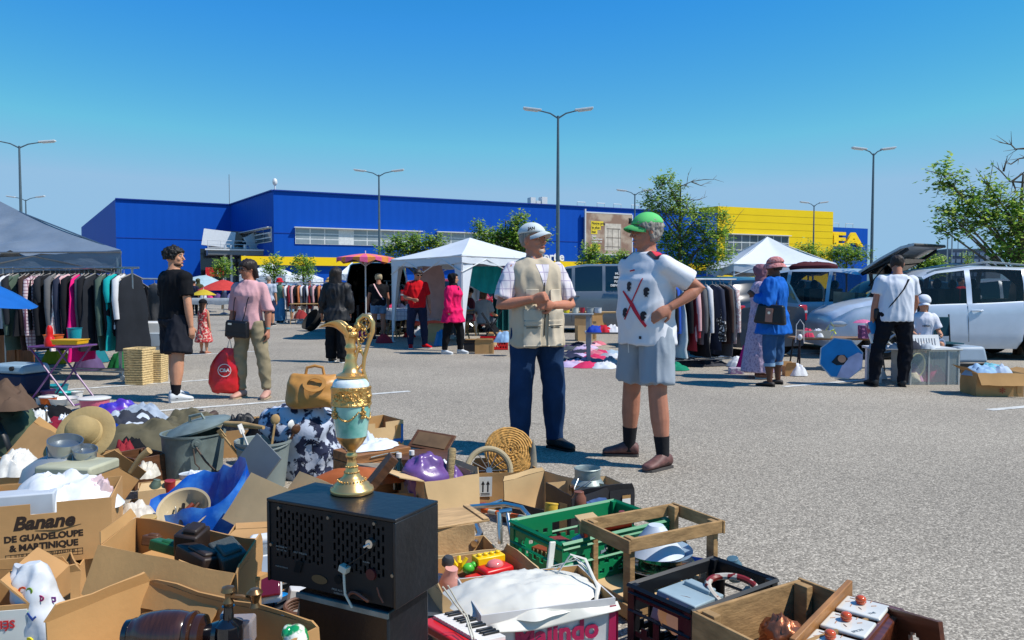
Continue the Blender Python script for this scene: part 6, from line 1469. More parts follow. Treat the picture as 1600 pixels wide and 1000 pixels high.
def crate(label,M,W,Dp,H,m,pattern='lattice',name='plastic_crate',th=.012,nh=7,bars=6,cat='crate'):
 t=thing(name,label,cat,M=M)
 sides=[(Vector((-W/2,-Dp/2,0)),Vector((1,0,0)),Vector((0,1,0)),W,'side'),(Vector((W/2,-Dp/2,0)),Vector((0,1,0)),Vector((-1,0,0)),Dp,'end'),
   (Vector((W/2,Dp/2,0)),Vector((-1,0,0)),Vector((0,-1,0)),W,'side'),(Vector((-W/2,Dp/2,0)),Vector((0,-1,0)),Vector((1,0,0)),Dp,'end')]
 for i,(o,U,N,L_,k) in enumerate(sides):
  nu=int(L_/.026);nv=2*nh+1;us=[L_*j/nu for j in range(nu+1)];vs=[H*j/nv for j in range(nv+1)]
  def keep(a,b,nu=nu,nv=nv):
   if a<1 or a>nu-2 or b<1 or b>=nv-2:return True
   if b>nv-6 and abs(a-nu/2+.5)<2.6:return b==nv-3 and False
   if pattern=='lattice':return (b % 2==0) or ((a+(b//2)) % 2==0)
   return b % 4==0 or a % 4==0 or (a % 2==0 and b % 4 in (1,))
  mb=MB();mb.slab(o+U*(th if i % 2 else 0)+Vector((0,0,0)),U*((L_-2*th)/L_ if i % 2 else 1),Vector((0,0,1)),N*th*.6,us,vs,keep)
  for zz in (H-.02,H*.66,.02):# ribs outside
   a_=o-N*.004+Vector((0,0,zz));mb.tube([a_,a_+U*L_],.006,4)
  mb.build('wall',m,t,smooth=0)
 mb=MB();w2,d2=W/2+.004,Dp/2+.004
 for a,b in (((-w2,-d2),(w2,-d2)),((w2,-d2),(w2,d2)),((w2,d2),(-w2,d2)),((-w2,d2),(-w2,-d2))):mb.tube([(a[0],a[1],H+.002),(b[0],b[1],H+.002)],.009,4)
 for sx in (-1,1):
  for sy in (-1,1):mb.box((sx*(W/2-.01),sy*(Dp/2-.01),H/2),(.03,.03,H+.012))
 mb.build('rim',m,t,smooth=0)
 mb=MB();mb.slab((-W/2+.01,-Dp/2+.01,.008),(1,0,0),(0,1,0),(0,0,.006),[W*.96*j/24 for j in range(25)],[Dp*.95*j/16 for j in range(17)],lambda a,b:a % 2==0 or b % 2==0);mb.build('bottom',m,t,smooth=0)
 return t
def planks(label,M,W,Dp,H,rows=2,post=.045,gap=.012,open_=False,m=WOODX,name='wooden_crate',th=.012,low=True,ph=None,bot=True):
 t=thing(name,label,'crate',M=M);ph=ph or (H-gap*(rows-1))/rows;rnd=random.Random(int(W*1000));j=lambda:rnd.uniform(-.003,.003)
 for i in range(4):
  for r in range(rows):
   z=H-ph/2-r*(ph+gap) if not open_ else (H-ph/2 if r==0 else ph/2+.02);mb=MB()
   if i==0:mb.box((j(),-Dp/2-th/2,z+j()),(W,th,ph))
   if i==2:mb.box((j(),Dp/2+th/2,z+j()),(W,th,ph))
   if i==1:mb.box((W/2-th/2-.003,0,z+j()),(th,Dp-.002,ph))
   if i==3:mb.box((-W/2+th/2+.003,0,z+j()),(th,Dp-.002,ph))
   mb.build('plank',m,t,smooth=0,bevel=.003)
 for sx in (-1,1):
  for sy in (-1,1):mb=MB();mb.box((sx*(W/2-th-post/2-.006),sy*(Dp/2-post/2-.001),H/2),(post,post*.6,H-.002));mb.build('corner_post',m,t,smooth=0,bevel=.003)
 if bot:
  mb=MB();n=max(3,int(W/.09))
  for k in range(n):mb.box((-W/2+W*(k+.5)/n,0,.012),(W/n-.012,Dp-.01,.008))
  mb.build('base_slats',m,t,smooth=0)
 return t
def simple(name,label,cat,mb,m,M,smooth=40,bevel=0,group=None,seg=2):
 o=mb.build(name,m,smooth=smooth,bevel=bevel,M=M,seg=seg);tag(o,label,cat,group);return o
# banana box and its neighbours on the left
M,W_=MAB((-45,796),(174,777),.42,.38,.24)
b1=cbox('cardboard banana box with brown lettering, white plastic sheets inside, at the left edge',M,W_,.38,.24,holes=(1,3),notches=(0,2),mi=CARD_IN,wob=0)
BRP=mat('brown_print','#2e2018',rough=.8)
FX=Matrix.Rotation(PI/2,4,'X');x0=.095-W_/2+.09
for s,z,sz,sh_,b in (('Banane',.165,.072,.25,.003),('DE GUADELOUPE',.108,.034,0,.0015),('& MARTINIQUE',.072,.034,0,.0015)):
 text_obj('box_lettering',s,sz,BRP,TR((.0,-.1907,z)) @ FX,b1,.0003,b,shear=sh_)
mb=MB();mb.tube([(-.03,-.1905,.135),(.05,-.1905,.130),(.13,-.1905,.145)],[.001,.004,.001],4,flat=.3)
for k in range(16):mb.box((-.13+.0175*k,-.1905,.036),(.0012,.001,.026))
for zz in (.024,.036,.048):mb.box((0,-.1905,zz),(.264,.001,.0012))
mb.build('printed_scale',BRP,b1,smooth=0)
text_obj('box_numbers',' 1  2  3  4  5  6  7  8  9 10 11 12 13 14 15',.0125,BRP,TR((0,-.1907,.042)) @ FX,b1,.0003)
WPL=mat('white_sheet','#cfd3d8',rough=.35,var=.04,bump=.6,bs=10)
crumple('plastic_sheet','white plastic sheeting bunched inside the banana box',(0,0,0),.44,.34,.16,WPL,4,M=M @ TR((.02,0,.16)),rough=.3,fine=.02)
mb=MB();mb.box((0,0,0),(.30,.10,.10));simple('foam_block','pale grey foam block in the left half of the banana box','packaging',mb,mat('foam','#aeb6c0',rough=.8),M @ TR((-.12,-.10,.22)),bevel=.006)
crumple('paper_bundle','pinkish crumpled paper at the right end of the banana box',(0,0,0),.16,.14,.11,mat('pink_paper','#c8b0b4',rough=.6,bump=.6,bs=12),44,M=M @ TR((.15,.0,.20),0,.3,.3),cat='paper',rough=.7)
M2,W2=MAB((-60,905),(126,884),.18,.42,.18);cbox('low cardboard box carrying the banana box',M2,W2,.42,.18,notches=(0,),flaps={0:(8,.02)})
M,W_=MAB((-120,957),(47,944),.42,.30,.42);b=cbox('white printed box with red and green print in the bottom left corner',M,W_,.30,.42,wob=.003,flaps={3:(60,.12),1:(-50,.10),2:(5,.03)},m=CARD)
mb=MB();mb.box((0,-.156,.27),(W_-.01,.004,.28));mb.build('printed_front',mat('white_card','#c8ccc8',rough=.5),b,smooth=0)
text_obj('box_lettering','SÉLECTION',.030,mat('red_print','#c0282c',rough=.6),TR((W_/2-.11,-.160,.375),0,0,PI) @ FX,b,.0006,.0006)
mb=MB()
for k in range(5):mb.tube([(W_/2-.20+.035*k,-.159,.26+.01*(k % 2)),(W_/2-.15+.03*k,-.159,.32-.012*k),(W_/2-.06,-.159,.33-.02*k)],.004,4,flat=.3)
mb.build('green_drawing',mat('green_print','#2a8a70',rough=.6),b)
pb=D(76,990,2.05);t=thing('printed_bag','white crumpled bag with coloured letters and a yellow spot in the bottom left','bag',(pb.x,pb.y,pb.z-.1),R(-10),roll=R(-8))
mb=MB();mb.loft(rings_ell(smooth_spec([(0,.05,.03,0,0),(.02,.07,.045,0,0),(.12,.066,.05,.005,0),(.2,.055,.04,-.01,0),(.26,.05,.03,-.015,0),(.29,.035,.012,-.02,0)],5),30));o=mb.build('bag_body',WPL,t);folds(o,.010,(20,20,12),5);bvB=BVHTree.FromPolygons([v.co.copy() for v in o.data.vertices],[tuple(q.vertices) for q in o.data.polygons])
def onbag(x,z,d=.003):
 h=bvB.ray_cast(Vector((x,-1,z)),Vector((0,1,0)));return (h[0].y if h[0] else -.04)-d
for k,(ch,c,x,z) in enumerate((('C','#d8502a',-.035,.21),('o','#7aa02a',-.01,.215),('L','#2a50a0',-.0,.15),('e','#b02a6a',.015,.19),('S','#2a9a60',-.025,.16),('u','#8a3a90',.03,.175))):
 text_obj('bag_letter',ch,.035,mat('ink_'+c,c,rough=.5),TR((x+.022,onbag(x+.022,z+.02,.001),z+.02)) @ FX @ Matrix.Rotation(.3*k,4,'Z'),t,.001,.001)
mb=MB();yb_=onbag(0,.1);mb.cyl((.0,yb_+.008,.10),(.0,yb_,.10),.014,.014,14);mb.build('yellow_spot',mat('ink_yellow','#e0d020'),t);mb=MB();mb.box((-.04,-.04,.03),(.035,.03,.10));mb.build('orange_print',mat('ink_orange','#c8401c',rough=.4),t,bevel=.01)
M,W_=MAB((62,905),(125,893),.22,.25,.2);cbox('small cardboard box squeezed behind the crumpled printed bag',M,W_,.25,.2,flaps={0:(20,.03)})
M,W_=MAB((156,852),(372,896),.55,.23,.5);bb_=cbox('big tall open cardboard box with torn flaps holding dark wooden blocks',M,W_,.23,.5,skew=-.6,flaps={0:(148,.13),3:(25,.03),1:(4,.02)},notches=(0,),wob=.010)
mb=MB();mb.box((.15,-.122,.36),(.03,.002,.018));mb.build('red_stamp',mat('red_stamp','#b8301c',rough=.7),bb_,smooth=0)
DWB=mat('dark_block','#2c211c',rough=.5,var=.4,ns=20)
mb=MB();mb.box((0,0,-.02),(W_-.05,.19,.01));mb.build('inner_tray',CARD_IN,bb_,smooth=0,M=TR((-.07,0,.43)))
for k,(x,y,yw,s,m_,lb) in enumerate(((.20,.02,-.5,(.13,.07,.05),mat('ribbed_grey','#4a4c46',rough=.5,var=.3,ns=60,st=(1,8,1)),'ribbed grey clutch-like block at the right end of the big open box'),(.09,-.04,-.2,(.14,.06,.045),DWB,'long dark block before the centre of the big open box'),(.03,.05,.3,(.07,.08,.07),DWB,'upright dark block at the back of the big open box'),(-.06,.02,.1,(.12,.04,.03),mat('green_plastic_d','#245a34',rough=.4),'green strip toy with a red end in the big open box'),(.10,.05,.5,(.11,.02,.02),DWOOD,'small brown sticks lying in the big open box'),(-.16,.05,.4,(.05,.03,.03),DWOOD,'small brown block at the left of the big open box'))):
 mb=MB();mb.box((0,0,0),s);mb.box((s[0]*.1,0,s[2]*.55),(s[0]*.6,s[1]*.7,s[2]*.3));simple('dark_block' if k<3 else 'wooden_piece',lb,'block',mb,m_,M @ TR((x*.85-.07-.5*y,y*.75,.45+s[2]/2+.005),yw,.15*(-1)**k,.1),bevel=.006)
a,b=G(243,909,.5),G(489,976,.5);X=(b-a).normalized();Y=Vector((-X.y,X.x,0));W_=(b-a).length+.04;o=(a+b)/2-Y*.14;o.z=.1
M=axes(o,X,Y);cbox('near cardboard box with a torn brown rim holding the pepper mill',M,W_,.28,.40,flaps={3:(-12,.03),2:(0,.01)},low={0:.3},wob=.010)
mb=MB();mb.box((0,0,.26),(W_-.03,.26,.008));mb.build('cardboard_sheet',CARD_IN,smooth=0,M=M);tag(bpy.data.objects['cardboard_sheet'],'cardboard sheet inside the pepper mill box','cardboard')
p0,p1=D(206,990,1.66),D(322,990,1.66);t=thing('pepper_mill','large turned dark wood pepper mill lying in the near cardboard box','pepper mill',M=axes(p0,(0,0,1),(0,1,0)))
L_=(p1-p0).length;MW_=mat('mill_wood','#3a2216',rough=.22,var=.4,ns=6,st=(3,3,22),coat=.6)
mb=MB();s=L_/.16;mb.lathe([(0,0),(.03*s,0),(.034*s,.006*s),(.034*s,.012*s),(.042*s,.02*s),(.046*s,.04*s),(.050*s,.07*s),(.049*s,.10*s),(.045*s,.118*s),(.043*s,.121*s),(.047*s,.126*s),(.047*s,.134*s),(.040*s,.138*s),(.042*s,.143*s),(.040*s,.155*s),(.024*s,.16*s),(0,.16*s)],30)
mb.build('body',MW_,t,smooth=45)
bpy.data.objects['pepper_mill'].matrix_world=Matrix.Translation(p0);t.children[0].matrix_local=Matrix.Rotation(PI/2,4,'Y')
BP2=mat('black_enamel','#10131a',rough=.15,coat=1)
mb=MB();mb.cyl((L_-.004,0,0),(L_+.03,0,0),.018,.03,18);mb.cyl((-.012,0,0),(.0,0,0),.03,.032,18);mb.build('neck',BP2,t)
mb=MB();mb.lathe([(0,-.05),(.03,-.05),(.032,0),(.03,.012),(.012,.024),(.010,.05),(.014,.052),(0,.054)],20);mb.build('mill_head',BP2,t,M=TR((L_+.05,0,.01)))
BRS=mat('old_brass','#8a6a4a',rough=.3,metal=.8)
mb=MB();mb.lathe([(.009,.05),(.012,.06),(.007,.07),(.007,.08),(.016,.085),(.013,.094),(0,.097)],16);mb.tube([(0,0,.075),(.03,0,.073),(.055,.01,.06)],.005,6);mb.lathe([(0,.045),(.012,.046),(.008,.055),(.013,.07),(.018,.078),(.010,.086),(0,.087)],14,M=TR((.055,.01,0)));mb.build('crank',BRS,t,M=TR((L_+.05,0,.01)))
pg_=D(378,985,1.7);mb=MB();mb.box((0,0,0),(.055,.05,.06));simple('glass_block','clear plastic drawer beside the pepper mill','box',mb,clear_glass('clear_plastic','#b8b0b4',.35),TR(pg_,.1),bevel=.006);mb=MB();mb.box((-.035,0,.008),(.012,.05,.08));simple('upright_board','grey upright slat beside the clear drawer in the near box','board',mb,mat('slate_blue','#7f8f9c'),TR(pg_,.1),bevel=.002)
pg_=D(463,1000,1.66);mb=MB();mb.ell((0,0,0),(.028,.03,.035),16);mb.ell((-.018,.0,.015),(.015,.02,.02),10);simple('figurine','small green and white ceramic figure at the bottom of the picture','figurine',mb,mat('green_ceramic','#1a8a50',rough=.15,col2='#dcdcd0',ns=18,thr=(.48,.52),coat=.8),TR(pg_))
# radio on its black stand, ewer on top
a,b,c=G(416,778,.74),G(618,812,.74),G(692,783,.74);X=(b-a).normalized();Y=Vector((-X.y,X.x,0));Wr=(b-a).length;Dr=(c-b).length;Hr=.215
o=(a+b)/2+Y*Dr/2;o.z=.74-Hr;MR=axes(o,X,Y);RB2=mat('radio_black','#15181d',rough=.36,var=.35,ns=9,bump=.12,bs=50,spec=.5);RBB=mat('radio_back','#121316',rough=.65,var=.2)
t=thing('radio','old black radio set with a pierced back panel carrying the brass ewer','radio',M=MR)
mb=MB();th=.008;mb.box((0,0,Hr-th/2),(Wr,Dr,th));mb.box((0,0,th/2+.02),(Wr*.94,Dr*.9,th));mb.box((Wr/2-th/2,0,Hr/2),(th,Dr,Hr-2*th));mb.box((-Wr/2+th/2,0,Hr/2),(th,Dr,Hr-2*th));mb.box((0,Dr/2-th/2,Hr/2),(Wr-2*th,th,Hr-2*th));mb.build('case',RB2,t,smooth=30,bevel=.002)
nu,nv=58,44;us=[(Wr-.018)*k/nu for k in range(nu+1)];vs=[(Hr-.02)*k/nv for k in range(nv+1)]
def kp(i,j):
 if j<14 or j>40:return True
 if not (3<=i<=25 or 30<=i<=54):return True
 col=(i % 2==1);ph_=0 if (i//2) % 2 else 3
 return not (col and (j+ph_) % 6<4)
mb=MB();mb.slab((-Wr/2+.009,-Dr/2+.004,.010),(1,0,0),(0,0,1),(0,.003,0),us,vs,kp);mb.build('back_panel',RBB,t,smooth=0)
SCR=mat('screw','#8a857c',rough=.35,metal=.8)
for x,z in ((-.155,.195),(.135,.197),(-.183,.10),(.185,.085),(.0,.192)):mb=MB();mb.cyl((x,-Dr/2+.004,z),(x,-Dr/2-.001,z),.005,.004,12);mb.build('screw',SCR,t)
mb=MB();mb.cyl((.125,-Dr/2+.004,.150),(.125,-Dr/2-.006,.150),.012,.010,16);mb.tube([(.125,-Dr/2-.006,.150),(.115,-Dr/2-.012,.143)],.003,6);mb.build('socket',CHROME,t)
mb=MB();mb.cyl((.125,-Dr/2+.004,.078),(.125,-Dr/2-.002,.078),.014,.013,16);mb.build('red_dial',mat('dial_red','#4a1218',rough=.5),t)
mb=MB();mb.cyl((.028,-Dr/2+.0035,.048),(.028,-Dr/2+.0005,.048),.011,.011,14);mb.prism([(-.03,-.017),(-.01,-.016),(0,.012),(-.006,.014),(-.022,.010)],.003,M=TR((-.08,-Dr/2+.0035,.06)) @ FX);mb.build('openings',mat('deep_black','#050505',rough=.9),t)
mb=MB();mb.lathe([(.024,0),(.024,.001),(0,.001)],20,sy=.45,M=TR((-.03,-Dr/2+.003,.038)) @ FX);mb.build('maker_plate',mat('maker_plate','#6a5a40',rough=.5,metal=.4),t)
for x,z,s,sz in ((-.15,.098,'ANTENNE FM',.006),(-.15,.090,'OM  OC  PU',.006),(-.09,.092,'HAUT PARLEUR',.006),(.03,.022,'PRISE AUX 220',.007),(.03,.014,'50 PERIODES',.006),(.11,.103,'VOLUME',.005),(-.15,.048,'MADE IN FRANCE',.005)):text_obj('panel_print',s,sz,mat('print_grey','#8f8f8a'),TR((x,-Dr/2+.0028,z)) @ FX,t,.0002)
CAB=plastic('#c8c4b4','cream_cable')
mb=MB();mb.box((0,0,0),(.022,.018,.016));mb.tube([(.0,0,-.006),(.012,-.004,-.03),(.02,-.002,-.055),(.05,-.004,-.075)],.0035,6);mb.build('plug',CAB,t,bevel=.003,M=TR((.055,-Dr/2-.008,.082),0,0,.3));mb=MB();mb.tube([(.062,-Dr/2-.01,.09),(.09,-Dr/2-.006,.11),(.128,-Dr/2-.004,.138)],.0016,5);mb.build('thin_wire',BLACKP,t);mb=MB();mb.tube([(.09+.03*math.cos(q),-Dr/2-.004-.006*math.sin(q*2),.016+.012*math.sin(q)) for q in [PI*k/10 for k in range(11)]],.004,6);mb.tube([(.145,-Dr/2-.003,.052),(.152,-Dr/2-.004,.035),(.162,-Dr/2-.003,.02)],.0018,5);mb.build('brown_wire',mat('brown_wire','#7a4634',rough=.4),t)
t=thing('black_stand','black box stand with scuffed sides under the old radio','stand',M=MR @ TR((.035,.0,-(.74-Hr))))
mb=MB();mb.box((0,0,(.74-Hr-.003)/2),(.27,.165,.74-Hr-.003));mb.build('cabinet',RB2,t,bevel=.005);mb=MB();mb.box((0,-.086,(.74-Hr)-.012),(.274,.006,.012));mb.build('pale_trim',mat('worn_trim','#8a887e',rough=.6,var=.4,ns=20),t,smooth=0)
pe=G(550,768,.742);t=thing('ewer','ornate brass ewer with marbled turquoise body, tall scrolled handle and open spout','ewer',pe,R(0));u=.00163
BRASS=mat('brass','#e2b878',rough=.3,metal=.82,var=.15,ns=12,bump=.05,bs=40);BRASSR=mat('chased_brass','#d8ab66',rough=.34,metal=.82,var=.35,ns=30,bump=.7,bs=120)
def prof(ls):return [(r*u,(776-y)*u) for r,y in ls]
mb=MB();mb.lathe(prof([(0,776),(33,776),(34,773),(33,769),(28,767),(27,763),(23,761),(21,757),(16,754),(13,750),(10,741),(7.5,730),(6.5,724),(9,721),(9.5,718),(7,715),(6.5,712),(10,708),(17,701),(22,693),(24,688)]),36);mb.build('foot',BRASS,t,smooth=60)
mb=MB()
for z_,r_ in ((757,21.5),(745,11),(736,9)):
 for k in range(26):a_=2*PI*k/26;mb.ell((r_*u*math.cos(a_),r_*u*math.sin(a_),(776-z_)*u),1.5*u,6)
mb.build('foot_beading',BRASSR,t)
TQ=mat('turquoise_marble','#3f9a8c',rough=.15,col2='#a8d4cc',ns=16,thr=(.35,.7),coat=1,det=8)
mb=MB();mb.lathe(prof([(24,688),(25.5,675),(28,660),(29.5,648),(30,640)]),36);mb.build('marble_body',TQ,t,smooth=80)
mb=MB();mb.lathe(prof([(30,640),(31.5,639),(31.5,636),(30.5,634),(30.5,616),(31.5,614),(31,611),(29,610)]),36);mb.build('chased_band',BRASSR,t,smooth=40)
mb=MB();mb.lathe(prof([(29,610),(28,605),(25,600),(21,598)]),36);mb.build('marble_shoulder',mat('pale_marble','#8fb8c4',rough=.15,col2='#dce4e4',ns=18,coat=1),t,smooth=80)
mb=MB();mb.lathe(prof([(21,598),(23,596),(23,593),(19,591),(13,588),(11,580),(8.5,570),(9,566),(6.5,562),(6.5,556),(9,553),(9,549),(7,546),(8,540),(10,533),(11,528)]),32);mb.build('neck',BRASS,t,smooth=60)
def P2(x,y,dy=0):return Vector(((x-551)*u,dy*u,(776-y)*u))
mb=MB();sp=[((551,532),11,11),((549,522),13,13),((544,514),15,13),((535,507),14,13),((524,508),11,11),((514,513),7,8),((503,518),2.5,4)];rg=[]
for k,((x,y),rz,ry) in enumerate(sp):
 tt=k/6;nx,nz=(math.sin(tt*1.45),math.cos(tt*1.2));r_=[]
 for q in range(13):
  a_=PI*(1.02+.96*q/12) if k>1 else PI+PI*q/12*2*(12/13)
  a_=PI+PI*q/12 if k>0 else PI+PI*q/12
  r_.append(P2(x,y)+Vector((math.cos(a_)*0,math.cos(a_)*ry*u,0))+Vector((nx*.6,0,nz))*(math.sin(a_)*rz*u))
 rg.append(r_)
mb.loft(rg,closed=False,cap=False);o=mb.build('spout',BRASS,t,smooth=80);md=o.modifiers.new('s','SOLIDIFY');md.thickness=.0025;md=o.modifiers.new('v','SUBSURF');md.levels=md.render_levels=1
mb=MB();mb.ell(P2(552,530),(12*u,12*u,9*u),16);mb.ell(P2(544,520,-9),(7*u,4*u,5*u));mb.tube([P2(541,524,-10),P2(550,517,-12),P2(560,522,-8)],[1.5*u,3*u,1.5*u],6);mb.ell(P2(562,518),(6*u,6*u,8*u));mb.build('spout_collar',BRASSR,t)
mb=MB();mb.tube([P2(562,520),P2(563,508),P2(571,501),P2(580,503),P2(585,512),P2(585,525),P2(578,545),P2(572,566),P2(570,585),P2(576,606),P2(580,625),P2(577,645)],[3.4*u,3.6*u,4*u,4.4*u,4.4*u,4*u,3.2*u,3*u,3*u,3.2*u,3.6*u,2*u],10)
mb.tube([P2(566,545),P2(560,560),P2(557,575),P2(563,583),P2(569,576)],[2.5*u,2.6*u,2.8*u,2.4*u,1.5*u],8);mb.tube([P2(572,566),P2(564,548),P2(560,530),P2(562,514)],2.2*u,8);mb.build('handle',BRASS,t,smooth=80)
mb=MB()
for cx_,cy_,rr_ in ((573,513,8),(573,528,6.5),(567,538,4),(570,518,4)):mb.tube([P2(cx_+rr_*math.cos(q)*(1-.05*k),cy_+rr_*1.25*math.sin(q)*(1-.05*k),(k % 3)-1) for k,q in enumerate([2*PI*k/14*1.15 for k in range(15)])],1.7*u,6)
for x,y in ((572,501),(585,515),(577,548),(571,590),(579,612),(566,556)):mb.ell(P2(x,y),3.3*u,8)
mb.ell(P2(577,628,-8),(7*u,6*u,10*u));mb.ell(P2(577,620,-10),(5*u,4*u,4*u));mb.ell(P2(577,640,-6),(5*u,4*u,6*u));mb.build('scrollwork',BRASSR,t)
mb=MB()
for a0 in (-2.3,-.75,.8,2.35):
 for k in range(17):
  q=a0+1.3*k/16;y=648+13*math.sin(PI*k/16);rr_=29.5-.08*(y-640);mb.ell(((rr_+.5)*u*math.cos(q),(rr_+.5)*u*math.sin(q),(776-y)*u),1.6*u,6)
 for dx,dy in ((0,0),(3,3),(-3,3),(0,6),(0,-4),(2,10),(-2,10)):q=a0+dx*.035;mb.ell((30.5*u*math.cos(q),30.5*u*math.sin(q),(776-646-dy)*u),2.6*u,6)
for k in range(5):
 q=-2.2+.32*k;mb.tube([(31*u*math.cos(q+.13*math.sin(s_)),31*u*math.sin(q+.13*math.sin(s_)),(776-625+5*math.cos(s_))*u) for s_ in [PI*2*j/8 for j in range(8)]],1.2*u,5)
mb.build('garlands',BRASSR,t)
# right half of the near stall
GRN=plastic('#0f7a4c','green_crate',rough=.4)
M,W_=MAB((799,815),(879,852),.25,.58,.25);MG=M;crate('green folding plastic crate with lattice sides holding toy trains',M,W_,.58,.25,GRN,nh=6)
M,W_=MAB((984,915),(1080,957),.24,.44,.24);MK=M;crate('black plastic crate between the wooden frame crate and the weathered wooden crate',M,W_,.44,.24,BLACKP,'bars',nh=6)
def inb(M,x,y,z,yaw=0,p=0,r=0):return M @ TR((x,y,z),yaw,p,r)
t=thing('toy_train','tin toy locomotive with tan cab roof lying on top in the green crate','toy train',M=inb(MG,.05,.06,.20,1.2,0,-.12));RT=mat('tin_red','#7a2c1c',rough=.3,var=.3,ns=30)
mb=MB();mb.tube([(-.06,0,.03),(.10,0,.03)],.028,14);mb.cyl((.07,0,.055),(.07,0,.085),.010,.013,10);mb.cyl((.02,0,.055),(.02,0,.07),.012,.010,10);mb.build('boiler',RT,t);mb=MB();mb.box((-.09,0,.04),(.06,.065,.08));mb.build('cab',RT,t,bevel=.003);mb=MB();mb.box((-.09,0,.088),(.085,.08,.008));mb.build('cab_roof',CARD2,t,bevel=.002)
for x in (-.08,-.02,.05):
 for s in (-1,1):mb=MB();mb.cyl((x,s*.03,.0),(x,s*.036,.0),.018,.018,14);mb.build('wheel',DARK,t)
t=thing('toy_wagon','brown toy train wagon seen through the hand hole of the green crate','toy',M=inb(MG,-.04,-.20,.13,.3));mb=MB();mb.box((0,0,0),(.14,.05,.05));mb.build('wagon_body',mat('wagon_brown','#8a3c20',rough=.4),t,bevel=.004);mb=MB();[mb.box((-.055+.022*k,-.027,0),(.006,.003,.04)) for k in range(6)];mb.build('wagon_ribs',mat('wagon_cream','#c8a878'),t)
for k,(x,y,s,c,lb) in enumerate(((.02,-.05,(.10,.06,.03),'#c8ccd0','white printed packet leaning in the green crate'),(.08,-.02,(.05,.05,.05),'#8a9aa8','bluish glass block beside the toy train'),(-.05,.16,(.16,.10,.03),'#2a5a44','dark green folder deep in the green crate'),(.10,.2,(.12,.09,.04),'#5a3a2c','brown box deep in the green crate'),(-.1,-.1,(.1,.1,.06),'#7c2a24','dull red box in the near corner of the green crate'))):
 mb=MB();mb.box((0,0,0),s);mb.box((0,0,s[2]*.51),(s[0]*.7,s[1]*.5,.002));simple('small_box',lb,'box',mb,mat('sb'+c,c,rough=.5,var=.3,ns=40),inb(MG,x,y,.17-.04*(k>1),.4*k,.25*(k==0),.1),bevel=.003)
M,W_=MAB((911,810),(986,844),.32,.47,.32);MF=M;planks('tall open wooden frame crate with a white lampshade inside',M,W_,.47,.32,2,post=.042,open_=True,ph=.052,m=WOODX)
mb=MB();mb.lathe([(.030,.11),(.115,0),(.112,0),(.027,.11),(.018,.108)],36);simple('lampshade','white conical lampshade standing in the wooden frame crate','lampshade',mb,mat('shade_white','#c4cdd8',rough=.5),inb(MF,.02,.0,.195))
PLW=mat('plate_white','#cfd2d2',rough=.12,coat=.6)
for k,(r,m_,z,lb) in enumerate(((.13,mat('plate_dark','#24302c',rough=.12,coat=.8),.10,'dark plate at the bottom of the stack in the frame crate'),(.135,PLW,.118,'white plate second from the bottom in the frame crate'),(.145,mat('plate_olive','#3c4a38',rough=.15,coat=.8),.137,'large olive plate in the middle of the stack in the frame crate'),(.12,mat('plate_black','#14171a',rough=.1,coat=.8),.158,'black plate below the top plate in the frame crate'),(.125,mat('plate_blue','#8fa8bc',rough=.15,coat=.6),.180,'pale blue plate on top of the stack in the frame crate'))):
 mb=MB();mb.lathe([(0,0),(r*.6,0),(r,.014),(r,.017),(r*.6,.004),(0,.004)],36);simple('plate',lb,'plate',mb,m_,inb(MF,.01+.012*(k % 2),.01*k,z,0,.04*(-1)**k,.03*k-.06),group='plates stacked in the frame crate')
mb=MB();mb.box((0,0,0),(.11,.07,.03));simple('small_box','blue and violet printed card box at the right end of the frame crate','box',mb,mat('bv_print','#2a6ab0',rough=.4,col2='#8a5ab0',ns=30),inb(MF,.10,.17,.13,.5,.3),bevel=.002)
mb=MB();mb.lathe([(.0,0),(.11,.004),(.125,.03),(.11,.01),(0,.006)],30);simple('dish','dark glossy dish at the left end of the frame crate','dish',mb,MATS['plate_olive'],inb(MF,-.06,.12,.10,0,.5,-.3))
mb=MB();mb.box((0,0,0),(.28,.43,.05));simple('cardboard_tray','flat cardboard tray on the floor of the frame crate','tray',mb,CARD2,inb(MF,0,0,.05),bevel=.003)
mb=MB();mb.box((0,0,0),(.16,.22,.10),taper=.92);mb.box((.0,.06,.055),(.10,.05,.02));simple('metal_box','pale grey-blue metal box tilted in the black crate','box',mb,mat('pale_steel','#8fa2aa',rough=.45,var=.2),inb(MK,-.03,-.04,.16,.2,-.1,.12),bevel=.004)
mb=MB();mb.tube([(.09*math.cos(q),.07*math.sin(q),.012*math.sin(2*q)) for q in [2*PI*k/28 for k in range(29)]],.012,8);simple('oval_frame','oval white rimmed frame with red line in the black crate','frame',mb,mat('red_cream','#b8b0a4',rough=.3,col2='#7a2420',ns=20,thr=(.5,.52)),inb(MK,.05,.10,.20,.4,.5,.3))
mb=MB();mb.lathe([(0,0),(.06,0),(.085,.03),(.08,.03),(.055,.006),(0,.006)],24);simple('dish','brown dish under the oval frame in the black crate','dish',mb,mat('brown_glaze','#6a4a30',rough=.2,coat=.6),inb(MK,.03,-.14,.15,0,.3,.4))
mb=MB();mb.lathe([(.022,0),(.025,.01),(.025,.08),(.010,.1),(.010,.13),(0,.13)],16);simple('bottle','small dark bottle lying in the black crate','bottle',mb,BP2,inb(MK,.06,-.02,.13,1,1.3))
M,W_=MAB((1085,952),(1222,1019),.30,.47,.30);MW2=M;planks('weathered wooden crate with copper-coloured paper inside at the bottom right',M,W_,.47,.30,2,post=.05,m=WOODX,gap=.008)
COP=mat('copper_foil','#a8684a',rough=.3,metal=.7,var=.3,bump=.3)
